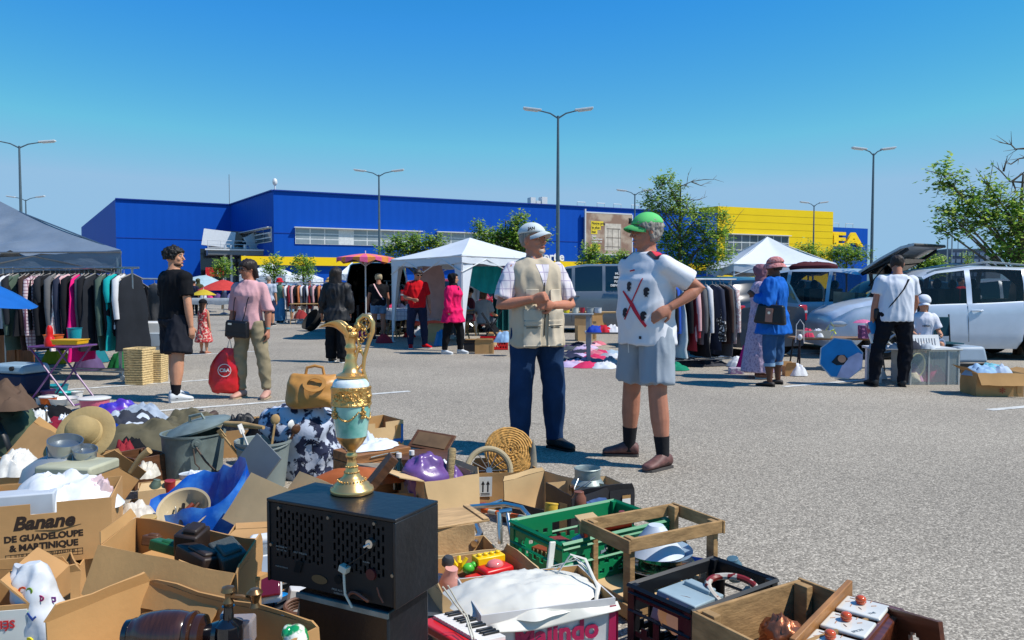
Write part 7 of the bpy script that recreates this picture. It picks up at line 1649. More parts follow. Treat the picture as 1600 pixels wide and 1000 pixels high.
mb=MB();mb.ell((0,0,0),(.055,.05,.06),26);o=simple('copper_foil_ball','crumpled copper-coloured foil bundle in the weathered crate','foil',mb,COP,inb(MW2,-.03,.0,.20));displace(o,lambda c,n:.016*(1-2.6*abs(noise.noise(c*34)))+.008*(1-3*abs(noise.noise(c*80))));
mb=MB();mb.tube([(0,0,0),(.05,.01,-.01),(.10,.03,-.03)],[.035,.03,.02],14);o=simple('silver_paper','silvery crumpled paper beside the copper foil bundle','paper',mb,mat('silver_paper','#a8a090',rough=.3,metal=.6,bump=1,bs=14),inb(MW2,.03,-.01,.18));folds(o,.012,(40,40,40),3)
mb=MB();mb.box((0,0,0),(.2,.16,.05));simple('dark_tin','dark tin lying at the bottom of the weathered crate','tin',mb,BP2,inb(MW2,.04,.12,.09,.4),bevel=.01)
p0,p1=G(1247,1003,.30),G(1325,921,.32);Yd=(p1-p0);Ls=Yd.length;Yd.normalize();Xd=Yd.cross(Vector((0,0,1))).normalized()
MS=axes(p0,Xd,Yd) ;SW=mat('spice_wood','#5c2f1c',rough=.3,var=.4,ns=6,st=(1,8,8),coat=.4)
t=thing('spice_cabinet','dark wooden spice cabinet lying on its back with three white tiled drawers and orange knobs','cabinet',M=MS @ TR((0,0,0)))
mb=MB();mb.box((.085,Ls/2,-.07),(.15,Ls+.02,.10));mb.build('case',SW,t,bevel=.004);mb=MB();mb.box((-.004,Ls/2,-.055),(.018,Ls+.06,.15));mb.build('side_rail',mat('rail_wood','#9a6a3c',rough=.5,var=.4,st=(8,1,8)),t,bevel=.003)
TILE=mat('tile_white','#d4d2c8',rough=.12,coat=.6);KN=mat('orange_knob','#c8501a',rough=.12,coat=1);BLP=mat('tile_print','#4a6070',rough=.4)
for k,(s,bw) in enumerate((('SUCRE',0),('EPICES',0),('THE',0))):
 y=.065+k*(Ls-.10)/2.35;tl=MB();tl.box((0,0,0),(.125,.108,.012));to=tl.build('drawer_tile',TILE,t,bevel=.008,seg=3,M=TR((.068,y,-.011)))
 kb=MB();kb.ell((0,0,.014),(.016,.016,.012),14);kb.lathe([(.012,0),(.016,.008),(.01,.012)],14);kb.build('knob',KN,to,M=TR((-.01,.015,.006)))
 text_obj('drawer_lettering',s,.013,BLP,TR((.035,-.03,.0065),R(60)),to,.0003)
 mb=MB()
 for q in range(7):an=q*.8;mb.tube([(-.01+.03*math.cos(an),.015+.03*math.sin(an),.0068),(-.01+.042*math.cos(an+.25),.015+.042*math.sin(an+.25),.0068)],.0013,4)
 mb.build('tile_flowers',mat('flower_print','#a8765a',rough=.4),to)
a,b=D(1384,948,2.25),D(1466,972,2.05);M=axes(a,(b-a),(-(b-a).y,(b-a).x,0));L_=(b-a).length;nu=20;us=[L_*k/nu for k in range(nu+1)];vs=[-.24+.24*k/24 for k in range(25)]
mb=MB();mb.slab((0,0,0),(1,0,0),(0,0,1),(0,.014,0),us,vs,lambda i,j:((us[i]+L_/nu/2-L_*.5)**2+(vs[j]+.005+.075)**2)>.021**2);o=simple('holed_board','dark wooden board with a round hole at the right of the spice cabinet','board',mb,SW,M)
a,b=D(1335,1018,2.0),D(1392,953,2.25);mb=MB();mb.box(((b-a).length/2,0,-.12),((b-a).length,.014,.24));simple('long_board','long dark red wooden board joining the spice cabinet to the holed board','board',mb,SW,axes(a,b-a,Vector((-(b-a).y,(b-a).x,0))),bevel=.003)
M,W_=MAB((690,928),(843,903),.20,.33,.20);MT=M;cbox('cardboard box of toys beside the green crate',M,W_,.33,.20,flaps={3:(20,.05),1:(12,.03)},m=CARD2)
def in2(x,y,z,yaw=0,p=0,r=0):return inb(MT,x,y,z,yaw,p,r)
t=thing('toy_car','red toy car with a yellow block on its back','toy car',M=in2(.09,.03,.17,.2));mb=MB();mb.box((0,0,0),(.13,.08,.05));mb.box((-.08,0,-.008),(.09,.06,.025));mb.build('car_body',REDP,t,bevel=.012,seg=3);mb=MB();mb.ell((0,0,.028),(.035,.03,.02),14);mb.build('dome',plastic('#d87a78','clear_dome',rough=.1),t)
t=thing('toy_blocks','yellow toy block with round studs on the red toy car','toy',M=in2(.09,.10,.20,.1));mb=MB();mb.box((0,0,0),(.12,.06,.03));[mb.cyl((-.04+.027*k,0,.015),(-.04+.027*k,0,.025),.010,.010,10) for k in range(4)];mb.build('block',plastic('#e8c010','toy_yellow'),t,bevel=.004);mb=MB();mb.box((0,.0,-.03),(.13,.07,.028));mb.build('red_base',REDP,t,bevel=.004)
mb=MB();mb.lathe([(0,0),(.03,0),(.04,.02),(.034,.05),(.024,.07),(.024,.09),(0,.09)],18);simple('pink_lamp','pink ceramic figure with a dark grey knob on top','figurine',mb,mat('pink_ceramic','#d89a8c',rough=.25,coat=.4),in2(-.11,.0,.14,0,.2,.1));mb=MB();mb.lathe([(.022,0),(.024,.02),(.016,.034),(0,.036)],16);simple('stopper','dark grey knob resting on the pink figure','stopper',mb,mat('grey_knob','#3c3c3c',rough=.5),in2(-.105,.02,.228,0,.2,.1))
mb=MB();[mb.tube([(0,0,0),(.03*math.cos(q),.03*math.sin(q),.045)],.008,6) for q in (0,1.3,2.8,4.5)];simple('yellow_star','yellow star-shaped toy between pink figure and red car','toy',mb,MATS['toy_yellow'],in2(-.03,.10,.17));mb=MB();mb.ell((0,0,0),(.025,.02,.02),12);mb.ell((.02,0,.01),.013,8);simple('green_toy','lime green toy beside the yellow star toy','toy',mb,plastic('#4ab03a','toy_green'),in2(.0,.08,.18))
mb=MB();mb.lathe([(0,0),(.13,0),(.15,.05),(.155,.052),(.147,.045),(.125,.006),(0,.006)],34);simple('roasting_pan','dull steel pan under the pink figure at the radio side','pan',mb,METAL,in2(-.20,-.10,.13,0,.1));mb=MB();mb.box((0,0,0),(.16,.2,.02));simple('orange_book','orange book lying behind the pink figure','book',mb,mat('orange_book','#c8741c',rough=.5),in2(-.15,.12,.12,.3),bevel=.003)
mb=MB();mb.box((0,0,0),(.30,.24,.03));simple('printed_magazine','grey magazine lying under the toys','magazine',mb,mat('greyprint','#8a929a',rough=.4,col2='#c8ccd0',ns=14),in2(.03,.02,.11,.1),bevel=.002)
M,W_=MAB((752,962),(962,934),.30,.30,.30);MM=M;b=cbox('white and magenta printed fruit box under the white tote bag',M,W_,.30,.30,wob=.001,m=mat('white_print_card','#c8c6c4',rough=.5),holes=(1,3))
MG_=mat('magenta_print','#a81c4c',rough=.5);mb=MB();mb.add([(-W_/2,0,0),(-W_*.22,0,0),(-W_*.1,0,.14),(-W_/2,0,.17)],[(0,1,2,3)]);mb.build('magenta_band',MG_,b,smooth=0,M=TR((0,-.1545,0)));mb=MB();mb.add([(W_*.42,0,0),(W_/2,0,0),(W_/2,0,.28),(W_*.45,0,.28)],[(0,1,2,3)]);mb.build('magenta_band',MG_,b,smooth=0,M=TR((0,-.1545,0)));mb=MB();mb.add([(W_/2+.009,-.15,0),(W_/2+.009,.15,0),(W_/2+.009,.15,.28),(W_/2+.009,-.15,.28)],[(0,1,2,3)]);mb.build('magenta_side',MG_,b,smooth=0)
text_obj('box_lettering','Malindo',.085,MG_,TR((.02,-.156,.215),0) @ FX,b,.0006,.003);text_obj('box_lettering','Malindo',.085,MG_,TR((.0,-.156,.09),0) @ FX,b,.0006,.002)
TOTE=mat('white_vinyl','#d0cec4',rough=.4,var=.06,bump=.5,bs=8);o=crumple('tote_bag','large white soft bag spread over the magenta fruit box',(0,0,0),.50,.36,.060,TOTE,12,34,'bag',M=M @ TR((-.03,.02,.272),R(2)),rough=.35)
mb=MB();V=[]
for j in range(9):
 for k in range(17):u=k/16;v=j/8;V.append((-.20+.42*u,-.150-.02*v-.008*math.sin(u*9)*v,.296-.010*math.cos(u*7)+.01*u-v*.055*(.3+.7*math.sin(PI*min(1,u*1.1))**2)))
mb.add(V,[(j*17+k,j*17+k+1,(j+1)*17+k+1,(j+1)*17+k) for j in range(8) for k in range(16)]);o2=mb.build('front_fold',TOTE,o,smooth=80,M=TR((.03,-.02,-.285)));md=o2.modifiers.new('s','SOLIDIFY');md.thickness=.003
mb=MB()
for q in range(3):mb.tube([(.13,.02+.03*q,.05),(.17+.012*q,.01,.11-.01*q),(.21,-.02-.01*q,.10-.02*q),(.225+.004*q,-.08,.03),(.19,-.13,-.03-.02*q)],.005,6,flat=.4)
mb.build('handle',TOTE,o);mb=MB();mb.box((0,0,0),(.025,.008,.09));mb.build('strap_end',TOTE,o,bevel=.003,M=TR((.13,.08,.09),.3,0,.15))
a,b,c=D(668,966,2.15),D(745,1010,1.95),D(712,950,2.25);M=axes(a,b-a,(c-a)) @ Matrix.Scale(.74,4);t=thing('toy_keyboard','red toy piano keyboard with white and black keys beside the black stand','keyboard',M=M)
mb=MB();mb.box((.17,.05,-.02),(.36,.17,.035));mb.build('case',REDP,t,bevel=.008);mb=MB();[mb.box((.02+.0215*k,.075,.004),(.0195,.11,.014)) for k in range(15)];mb.build('white_keys',PWH,t,bevel=.001,smooth=0);mb=MB();[mb.box((.031+.0215*k,.095,.014),(.011,.07,.012)) for k in range(14) if k % 7 not in (2,6)];mb.build('black_keys',BLACKP,t,bevel=.002)
mb=MB();mb.tube([D(692,917,1.95),D(712,945,2.0),D(728,965,2.02),D(738,1000,1.95)],.0026,6);mb.tube([D(700,915,1.97),D(716,943,2.02),D(730,962,2.04),D(742,1000,1.96)],.002,6);simple('electric_cord','pinkish twin electric cord hanging from the radio over the toy keyboard','cord',mb,CAB,Matrix.Identity(4))
M,W_=MAB((664,754),(748,740),.24,.30,.24);MP=M;cbox('plain cardboard box filled with a purple plastic bag',M,W_,.30,.24,flaps={3:(75,.14),0:(172,.16),1:(20,.03)},m=CARD2,mi=CARD2)
PB=mat('purple_plastic','#6a4a88',rough=.3,var=.15,bump=.8,bs=8,spec=.6);mb=MB();mb.loft(rings_ell(smooth_spec([(0,.13,.11,0,0),(.10,.14,.11,-.02,0),(.20,.11,.07,-.05,0),(.26,.04,.03,-.06,.0)],5),26));o=mb.build('plastic_bag',PB,smooth=80,M=inb(MP,-.02,.02,.08));folds(o,.018,(11,11,8),4);folds(o,.007,(34,34,22),9);tag(o,'purple plastic bag bulging out of the plain cardboard box','bag')
crumple('plastic_bag','second fold of purple plastic at the right of the box with the straw roll',(0,0,0),.20,.20,.12,PB,7,M=inb(MP,.07,.02,.17),cat='bag',rough=.7)
mb=MB();mb.tube([(0,0,0),(.004,.01,.10),(.012,.012,.20),(.014,.012,.21)],[.022,.023,.022,.014],14);simple('straw_roll','beige rope-wrapped stick standing in the purple bag box','stick',mb,mat('rope','#a8926a',rough=.9,var=.4,ns=10,st=(1,1,12),bump=1,bs=30),inb(MP,.035,-.06,.17,0,-.05,.1))
for k,x in enumerate((-.14,-.05)):t=thing('bottle',('dark bottle with white cap left of its twin behind the purple bag','dark bottle with white cap right of its twin behind the purple bag')[k],'bottle',M=inb(MP,x-.02,.16+.02*k,.14));mb=MB();mb.lathe([(.0,0),(.035,0),(.035,.11),(.014,.15),(.013,.18),(0,.18)],16);mb.build('glass',mat('bottle_glass','#16201a',rough=.08,coat=1),t);mb=MB();mb.lathe([(.015,.175),(.015,.20),(0,.2)],14);mb.build('cap',PWH,t)
crumple('white_cloth','white cloth lying behind the purple bag box',(0,0,0),.22,.2,.08,WPL,15,M=inb(MP,.17,.25,.16),rough=.6)
a,b,c=D(640,696,4.9),D(697,706,4.8),D(632,667,5.05);M=axes(a,b-a,c-a);L_=(b-a).length;t=thing('wooden_chest','dark wooden chest with its lid propped open behind the purple bag','chest',M=TR((0,0,0)));mb=MB();mb.box((L_/2,.065,0),(L_+.02,.15,.012));lo_=mb.build('lid',DWOOD,t,bevel=.003,M=M);mb=MB();mb.box((L_/2,.065,.009),(L_-.03,.11,.004));mb.build('lid_panel',mat('lid_panel','#6a5238',rough=.6,var=.4),lo_);mb=MB();p=(a+b)/2;mb.box((p.x+.02,p.y-.16,p.z/2),(L_+.06,.30,p.z));mb.build('case',DWOOD,t,bevel=.004)
M,W_=MAB((745,741),(842,737),.22,.26,.22);MA_=M;b=cbox('cardboard box with two printed upward arrows holding a basket and a wheel',M,W_,.26,.22,flaps={2:(5,.03)},wob=.014)
mb=MB();mb.box((0,0,0),(.075,.003,.11));lb_=mb.build('arrow_label',mat('white_label','#d0d0cc',rough=.6),b,smooth=0,M=TR((-.13,-.139,.15),0,0,.02));mb=MB()
for x in (-.014,.014):mb.add([(x-.004,-.002,-.03),(x+.004,-.002,-.03),(x+.004,-.002,.015),(x-.004,-.002,.015)],[(0,1,2,3)]);mb.add([(x-.011,-.002,.012),(x+.011,-.002,.012),(x,-.002,.034)],[(0,1,2)])
mb.box((0,-.002,-.037),(.05,.001,.003));mb.box((0,-.002,-.045),(.05,.001,.003));mb.build('arrows',PK,lb_,smooth=0)
mb=MB()
for k in range(9):r=.14*(k+1)/9;mb.tube([(r*math.cos(q),r*math.sin(q),.03*(1-(r/.14)**2)+.004*math.sin(q*14+k)) for q in [2*PI*j/40 for j in range(41)]],.010,5)
simple('straw_basket','round woven straw tray leaning in the arrow box','basket',mb,mat('straw_gold','#b88a48',rough=.8,var=.4,ns=50,bump=.8),inb(MA_,.04,.06,.30,0,R(62),0))
mb=MB();mb.tube([(.125*math.cos(q),.125*math.sin(q),0) for q in [2*PI*j/40 for j in range(41)]],.017,10);t=thing('old_wheel','beige tyred old wheel in front of the straw tray in the arrow box','wheel',M=inb(MA_,-.10,-.06,.22,0,R(70),0));mb.build('tyre',mat('beige_tyre','#a89878',rough=.8,var=.2),t);mb=MB();[mb.tube([(0,0,0),(.11*math.cos(q),.11*math.sin(q),0)],.003,4) for q in [2*PI*k/12 for k in range(12)]];mb.lathe([(0,-.02),(.018,-.02),(.018,.02),(0,.02)],12);mb.build('spokes',METAL,t)
mb=MB();mb.tube([(0,0,0),(.004,0,.07),(.010,0,.14),(.008,0,.19)],[.032,.026,.014,.003],14);simple('horn','grey polished animal horn standing at the right end of the arrow box','horn',mb,mat('horn','#8c8474',rough=.35,var=.4,ns=12,coat=.3),inb(MA_,.17,.04,.18))
mb=MB();mb.tube([(0,0,0),(.01,-.01,-.07),(.035,-.015,-.13)],[.02,.018,.002],10);simple('horn','curved pale horn hanging over the left corner of the arrow box','horn',mb,MATS['horn'],inb(MA_,-.20,-.15,.24))
M,W_=MAB((785,752),(893,779),.22,.33,.22);cbox('black outside brown inside cardboard tray with hand hole, open towards the camera',M,W_,.33,.22,m=BLACKCARD,mi=CARD2,low={0:.12,3:.22},holes=(2,),flaps={3:(12,.025)});crumple('cloth_bundle','dark blue and white cloths lying in the left black tray',(0,0,0),.22,.2,.10,fabric('#1c2038','indigo_cloth',col2='#c8ccb0',ns=9,thr=(.55,.6)),3,M=M @ TR((.06,-.02,.02)))
M,W_=MAB((893,775),(991,763),.20,.30,.20);MC=M;b=cbox('black cardboard box with orange and white stickers holding the milk can',M,W_,.30,.20,m=BLACKCARD,mi=CARD2,notches=(0,),flaps={0:(15,.03)})
mb=MB();mb.box((-.07,-.154,.12),(.03,.002,.026));mb.build('orange_sticker',mat('orange_sticker','#e0981c',rough=.5),b,smooth=0);mb=MB();mb.box((.135,-.157,.12),(.05,.002,.065));mb.build('white_sticker',MATS['white_label'],b,smooth=0)
t=thing('milk_can','small grey metal milk can with wire handle standing in the black sticker box','milk can',M=inb(MC,.0,.02,.13));mb=MB();mb.lathe([(0,0),(.085,0),(.088,.02),(.088,.08),(.070,.105),(.070,.155),(.074,.158),(.070,.162),(.066,.155),(.064,.10),(0,.09)],30);mb.build('can_body',GALV,t);mb=MB();mb.tube([(-.07,-.03,.12),(-.11,-.06,.08),(-.12,-.07,.06)],.003,5);mb.tube([(.0,-.085,.13),(-.06,-.09,.10),(-.12,-.07,.065)],.003,5);mb.build('wire_handle',METAL,t);mb=MB();mb.tube([(-.12,-.07,.05),(-.135,-.075,.09)],.010,8);mb.build('wooden_grip',DWOOD,t)
t=thing('chrome_walker','tangle of chrome tubes with a rounded bend in front of the arrow box','metal frame',G(790,800));t.location=(0,0,0);mb=MB()
mb.tube([D(735,792,3.75),D(790,788,3.6),D(815,793,3.55),D(828,808,3.5),D(818,822,3.45),D(800,826,3.42)],.012,10);mb.tube([D(780,800,3.5),D(782,850,3.45)],.012,8);mb.tube([D(792,800,3.5),D(800,848,3.4)],.009,8);mb.tube([D(780,800,3.5),D(800,797,3.5)],.012,8);mb.tube([D(760,790,3.7),D(783,782,3.8),D(785,795,3.8)],.008,8);mb.tube([D(742,815,3.65),D(750,835,3.5),D(741,850,3.4)],.016,8);mb.build('tubes',CHROME,t)
mb=MB();a,b=D(742,795,3.75),D(836,812,3.5)
for k in range(8):q0,q1=a.lerp(b,k/8),a.lerp(b,(k+1)/8);mb.cyl(q0,q1,.012,.012,10,mi=k % 2)
o=mb.build('striped_pole',[CAB,ORA],smooth=40);tag(o,'orange and cream striped pole lying across the chrome tubes','pole')
a,b=G(640,832,.20),G(742,818,.20);M=axes((a+b)/2*1,b-a,Vector((-(b-a).y,(b-a).x,0)));MPL=Matrix.Translation((0,0,-.2)) @ M @ TR((0,.14,0));t=thing('plywood_box','plywood box with a loose thin lid right of the radio','box',M=MPL);PLY=mat('plywood','#b8966a',rough=.7,var=.3,ns=4,st=(2,12,2),bump=.2)
mb=MB();L_=(b-a).length
for q in (-1,1):mb.box((0,q*.134,.1),(L_,.012,.2));mb.box((q*(L_/2-.006),0,.1),(.012,.255,.2))
mb.build('case',PLY,t,bevel=.002);mb=MB();mb.box((.05,-.03,.215),(L_+.02,.20,.010));mb.box((.05+L_/2-.01,-.03,.224),(.03,.20,.008));mb.build('lid',PLY,t,bevel=.002,M=TR((0,0,0),.12,.08,.03))
M,W_=MAB((690,868),(742,862),.14,.2,.14);cbox('small pale cardboard box below the plywood box',M,W_+.2,.2,.14,m=CARD2)
M,W_=MAB((556,712),(642,697),.28,.26,.28);MSU=M;t=thing('wooden_case','old tan wooden case with a metal latch and white cloths on top','case',M=M);SC_=mat('case_wood','#8f6038',rough=.65,var=.45,ns=7,st=(1,4,4),bump=.3);mb=MB();mb.box((0,0,.11),(W_,.26,.22));mb.box((0,0,.25),(W_,.26,.055));mb.build('case_body',SC_,t,bevel=.005);mb=MB();mb.box((.10,-.135,.225),(.035,.01,.06));mb.tube([(-.1,-.138,.255),(.0,-.14,.262),(.1,-.138,.26)],.003,5);mb.build('latch',GALV,t);mb=MB();mb.tube([(-.14,-.135,.15),(-.10,-.16,.13),(-.06,-.135,.15)],.008,6);mb.build('handle',GALV,t)
crumple('white_cloth','white lace cloth heap on the old wooden case',(0,0,0),W_*.95,.22,.06,WPL,21,M=M @ TR((.0,.0,.278)),rough=.8);crumple('cloth','grey and white patterned cloth behind the handle of the ewer',(0,0,0),.2,.15,.10,MATS['check_cloth'],22,M=M @ TR((-.05,.04,.30)),rough=.8)
M,W_=MAB((566,664),(622,657),.22,.3,.22);b=cbox('cardboard box with blue and orange corner tape behind the old wooden case',M,W_+.1,.3,.22,flaps={3:(30,.05)},notches=(2,0),m=CARD2);mb=MB();mb.box((.15,-.155,.06),(.08,.002,.04));mb.box((.19,-.155,.12),(.02,.002,.14));mb.build('blue_tape',mat('blue_tape','#1c6ab0',rough=.5),b,smooth=0);mb=MB();mb.box((.13,-.157,.03),(.08,.002,.05));mb.build('orange_tape',mat('amber_tape','#d08a1c'),b,smooth=0)
mb=MB();mb.box((0,0,0),(.04,.10,.24));simple('board','dark wooden slat leaning between the ewer and the case','slat',mb,DWOOD,TR(D(590,745,3.6),.3,0,.7),bevel=.003)
crumple('leather_piece','orange-brown leather piece lying behind the radio',(0,0,0),.55,.2,.08,mat('orange_leather','#a85a2c',rough=.5),31,M=TR(G(560,752,.2)),cat='leather',rough=.3)
for a in ((470,775,.5),(560,770,.6),(640,800,.5)):
 g=G(a[0],a[1],.12)
M,W_=MAB((430,800),(640,800),.16,.35,.16);cbox('shallow cardboard box hidden behind the radio',M,W_,.35,.16)
# left half of the near stall
PALM=mat('palm_print','#b4bccc',rough=.8,col2='#1c2440',ns=16,thr=(.50,.54),det=6,st=(1,1,.8),bump=.3)
g=G(475,742);t=thing('cloth_sack','bulky white sack printed with dark blue palm trees between bucket and ewer','sack',g)
mb=MB();mb.loft(rings_ell(smooth_spec([(0,.20,.16,.04,0),(.05,.215,.17,.03,0),(.2,.215,.18,.01,0),(.36,.24,.19,-.02,0),(.43,.20,.16,-.02,0),(.46,.12,.1,0,0)],5),34));o=mb.build('sack_cloth',PALM,t,smooth=80);folds(o,.035,(6,6,5),6)
PT=mat('palm_dark','#161c34',rough=.85);LV=R(0)
def palm(cx,cz,s):
 mb=MB();mb.tube([(0,0,-.045*s),(.004*s,0,0)],.003*s,4)
 for q in range(7):an=-.35+q*(PI+.7)/6;mb.tube([(0,0,0),(.022*s*math.cos(an),0,.018*s*math.sin(an)+.006*s),(.038*s*math.cos(an),0,.024*s*math.sin(an)-.006*s)],[.003*s,.005*s,.001*s],4)
 bv=BVHTree.FromPolygons([v.co.copy() for v in o.data.vertices],[tuple(p.vertices) for p in o.data.polygons])
 P=[]
 for v in mb.v:
  h=bv.ray_cast(Vector((cx+v.x,-1,cz+v.z)),Vector((.15,1,0)).normalized());P.append(h[0]-Vector((0,.003,0)) if h[0] else None)
 if all(P):mb.v=[p+Vector((0,v.y*.3,0)) for p,v in zip(P,mb.v)];return mb
n_=MB()
for cx,cz,s in ((-.14,.33,1.1),(-.02,.25,1.3),(.10,.36,1.2),(.06,.16,1.0),(-.10,.12,1.0),(.14,.22,.9),(-.20,.22,.8),(.0,.38,1.0),(.12,.08,.9),(-.02,.06,.9)):
 q=palm(cx,cz,s)
 if q:n_.add(q.v,q.f)
n_.build('palm_trees',PT,t)
LE=mat('caramel_leather','#b9833f',rough=.42,var=.2,ns=6,bump=.4,bs=14,spec=.5)
t=thing('leather_bag','tan leather handbag with a round flap and handles resting on the palm-print sack','handbag',D(492,634,5.02),R(8))
mb=MB();mb.loft(rings_ell(smooth_spec([(0,.15,.085,0,0),(.03,.175,.10,0,0),(.12,.170,.09,0,0),(.19,.15,.045,0,0),(.205,.13,.02,0,0)],5),30));o=mb.build('bag_body',LE,t,smooth=80);folds(o,.014,(8,8,9),8)
mb=MB();mb.tube([(-.06,.02,.20),(-.05,.02,.25),(.0,.02,.262),(.05,.02,.25),(.06,.02,.20)],.010,8);mb.build('handle',LE,t);mb=MB();flat_ring(mb,.040,.062,th=.008);mb.build('round_handle',LE,t,smooth=40,M=TR((.01,-.095,.155),0,R(62),0) @ Matrix.Diagonal((1.2,.9,1,1)))
g=G(412,760);t=thing('bucket','grey plastic bucket filled with kitchen tools left of the palm-print sack','bucket',g);GB=plastic('#7c8684','grey_bucket',rough=.5)
mb=MB();mb.lathe([(0,0),(.13,0),(.165,.28),(.175,.285),(.175,.30),(.158,.295),(.155,.27),(.12,.02),(0,.02)],34);mb.build('bucket_body',GB,t)
mb=MB();mb.tube([(.17*math.cos(q),.17*math.sin(q)-.0,.285+.05*abs(math.sin(q))*-.6) for q in [PI+PI*k/10 for k in range(11)]],.006,6);mb.build('handle',GB,t)
for k,(dx,dy,h,ang,m_,lb,hd) in enumerate(((-.08,.0,.30,-.6,PWOOD,'pale wooden spatula leaning left in the grey bucket',0),(.02,.03,.30,.15,PWOOD,'wooden spoon upright in the grey bucket',1),(.06,-.02,.28,.5,DWOOD,'dark brown ladle in the grey bucket',1),(-.02,-.04,.30,-.3,PWH,'white plastic stirrer in the grey bucket',0),(.09,.05,.27,.3,WHITEP,'white round strainer in the grey bucket',2))):
 mb=MB();mb.tube([(0,0,0),(0,0,h)],.008,6);
 if hd:mb.ell((0,0,h+.02),(.03*hd,.012,.035),12)
 else:mb.box((0,0,h),(.03,.008,.06))
 simple('kitchen_tool',lb,'kitchen tool',mb,m_,Matrix.Translation(g) @ TR((dx,dy,.10),.3*k,.15*(-1)**k,ang))
mb=MB();mb.tube([D(352,662,5.0),D(380,664,4.9),D(412,668,4.8)],[.018,.022,.012],10);simple('rolling_pin','brown wooden rolling pin lying over the box beside the bucket','rolling pin',mb,PWOOD,Matrix.Identity(4))
crumple('umbrella_bundle','dark folded umbrella and pan behind the grey bucket',onp(412,690,.16),.30,.2,.18,BLK,4,cat='umbrella')
M,W_=MAB((343,674),(416,671),.20,.30,.20);cbox('cardboard box behind the galvanised bin with a black bag on it',M,W_,.30,.20,flaps={2:(15,.05)})
crumple('camera_bag','black camera bag with straps on the cardboard box behind the bin',(0,0,0),.34,.24,.17,mat('black_nylon','#17181b',rough=.5,bump=.4),9,M=M @ TR((-.04,.02,.14)),cat='bag',rough=.8)
g=G(303,748);t=thing('metal_bin','dented galvanised metal bin with its lid set askew','bin',g,R(0));GZ=mat('zinc','#7d8a86',rough=.5,metal=.35,var=.28,ns=9,bump=.2,bs=30)
mb=MB();mb.lathe([(0,.0),(.175,0),(.18,.008),(.178,.02),(.195,.30),(.203,.302),(.203,.312),(.19,.31),(.172,.03),(0,.03)],44);o=mb.build('bin_body',GZ,t);displace(o,lambda c,n:.004*noise.noise(c*9))
mb=MB();mb.lathe([(.205,-.012),(.208,0),(.19,.012),(.10,.035),(0,.042)],40);mb.lathe([(.19,.008),(0,.034)],40);ld=mb.build('lid',GZ,t,M=TR((.02,.04,.345),0,R(6),R(-13)));mb=MB();mb.tube([(-.05,0,.035),(-.04,0,.075),(.04,0,.075),(.05,0,.035)],.010,6);mb.build('lid_handle',GZ,ld)
mb=MB();mb.cyl((0,-.19,.27),(0,-.212,.27),.032,.030,20);mb.cyl((0,-.212,.27),(0,-.218,.27),.016,.014,12);mb.build('handle_boss',GZ,t,M=TR((0,0,0),R(28)));mb=MB();mb.tube([(.10,-.20,.25),(.16,-.20,.16),(.21,-.15,.08),(.215,-.12,.04)],.007,6);mb.tube([(.085,-.205,.24),(.10,-.215,.15),(.12,-.20,.12),(.11,-.21,.05),(.09,-.205,.04)],.005,6);mb.build('handle',mat('rusty_wire','#5c5048',rough=.7,metal=.4),t)
M,W_=MAB((214,716),(256,708),.20,.26,.20);t=planks('small dark wooden box with a rope handle left of the metal bin',M,W_+.05,.26,.20,2,post=.02,m=DWOOD,gap=.003,name='wooden_box');mb=MB();mb.tube([(-.11,-.15,.19),(-.10,-.17,.13),(-.06,-.16,.11),(-.04,-.15,.17)],.007,6);mb.build('rope',MATS['rope'],t)
M,W_=MAB((216,768),(336,756),.17,.20,.17);MTR=M;cbox('long shallow pale cardboard tray in front of the metal bin',M,W_,.20,.17,m=CARD2,flaps={0:(-60,.06)});t=thing('square_tub','white oval enamel tub on the pale cardboard tray','tub',M=MTR @ TR((.09,-.02,.10)));mb=MB();mb.lathe([(0,0),(.072,0),(.078,.12),(.081,.125),(.074,.12),(.068,.01),(0,.01)],30,sy=.7);mb.build('vessel',mat('enamel','#b8c0c8',rough=.35,var=.08),t)
crumple('paper','white paper sticking out of the enamel tub',(0,0,0),.10,.07,.05,WPL,5,M=MTR @ TR((.09,-.02,.20)),cat='paper',rough=.9)
M,W_=MAB((190,800),(330,790),.10,.25,.10);cbox('flattened cardboard box under the blue shopping bag',M,W_,.25,.10,m=CARD)
BB=mat('blue_tarp','#0f4fb0',rough=.3,var=.3,ns=8,bump=.5,bs=12,col2='#4f96e0',thr=(.45,.75))
g=G(300,870);t=thing('blue_bag','shiny blue plastic shopping bag gaping open around the beige bowl','bag',g,R(-8));mb=MB();rg=[]
for z,rx,ry,cx in ((0,.18,.11,0),(.05,.21,.14,0),(.14,.22,.15,.0),(.24,.23,.15,.02),(.30,.23,.15,.02),(.24,.215,.135,.02),(.14,.20,.13,0)):
 rg.append([Vector((cx+rx*math.cos(a)*(1+.05*math.sin(5*a+z*20)),ry*math.sin(a)*(1+.08*math.sin(4*a)),z+(.09*math.sin(a*1+.3)+.03*math.sin(3*a))*(z>.2)+(.05*math.cos(a))*(z>.2))) for a in [2*PI*k/36 for k in range(36)]])
mb.loft(rg,cap=False);o=mb.build('bag_body',BB,t,smooth=80);folds(o,.024,(9,9,6),3);folds(o,.008,(26,26,16),5);mb=MB();mb.tube([(.1,.13,.36),(.18,.12,.42),(.25,.05,.40),(.24,-.02,.33)],.012,6,flat=.2);mb.build('handle',BB,t)
pb=D(287,795,3.42);t=thing('ceramic_bowl','beige bowl tipped towards the camera holding knives and wooden handles','bowl',M=TR(pb,0,R(38),R(4)));mb=MB();r=.112;mb.lathe([(0,-.09),(.05,-.09),(.09,-.06),(r,0),(r+.004,.004),(r-.006,0),(.083,-.055),(.045,-.082),(0,-.082)],40);mb.build('vessel',mat('cream_glaze','#b8a684',rough=.2,coat=.5,var=.08),t)
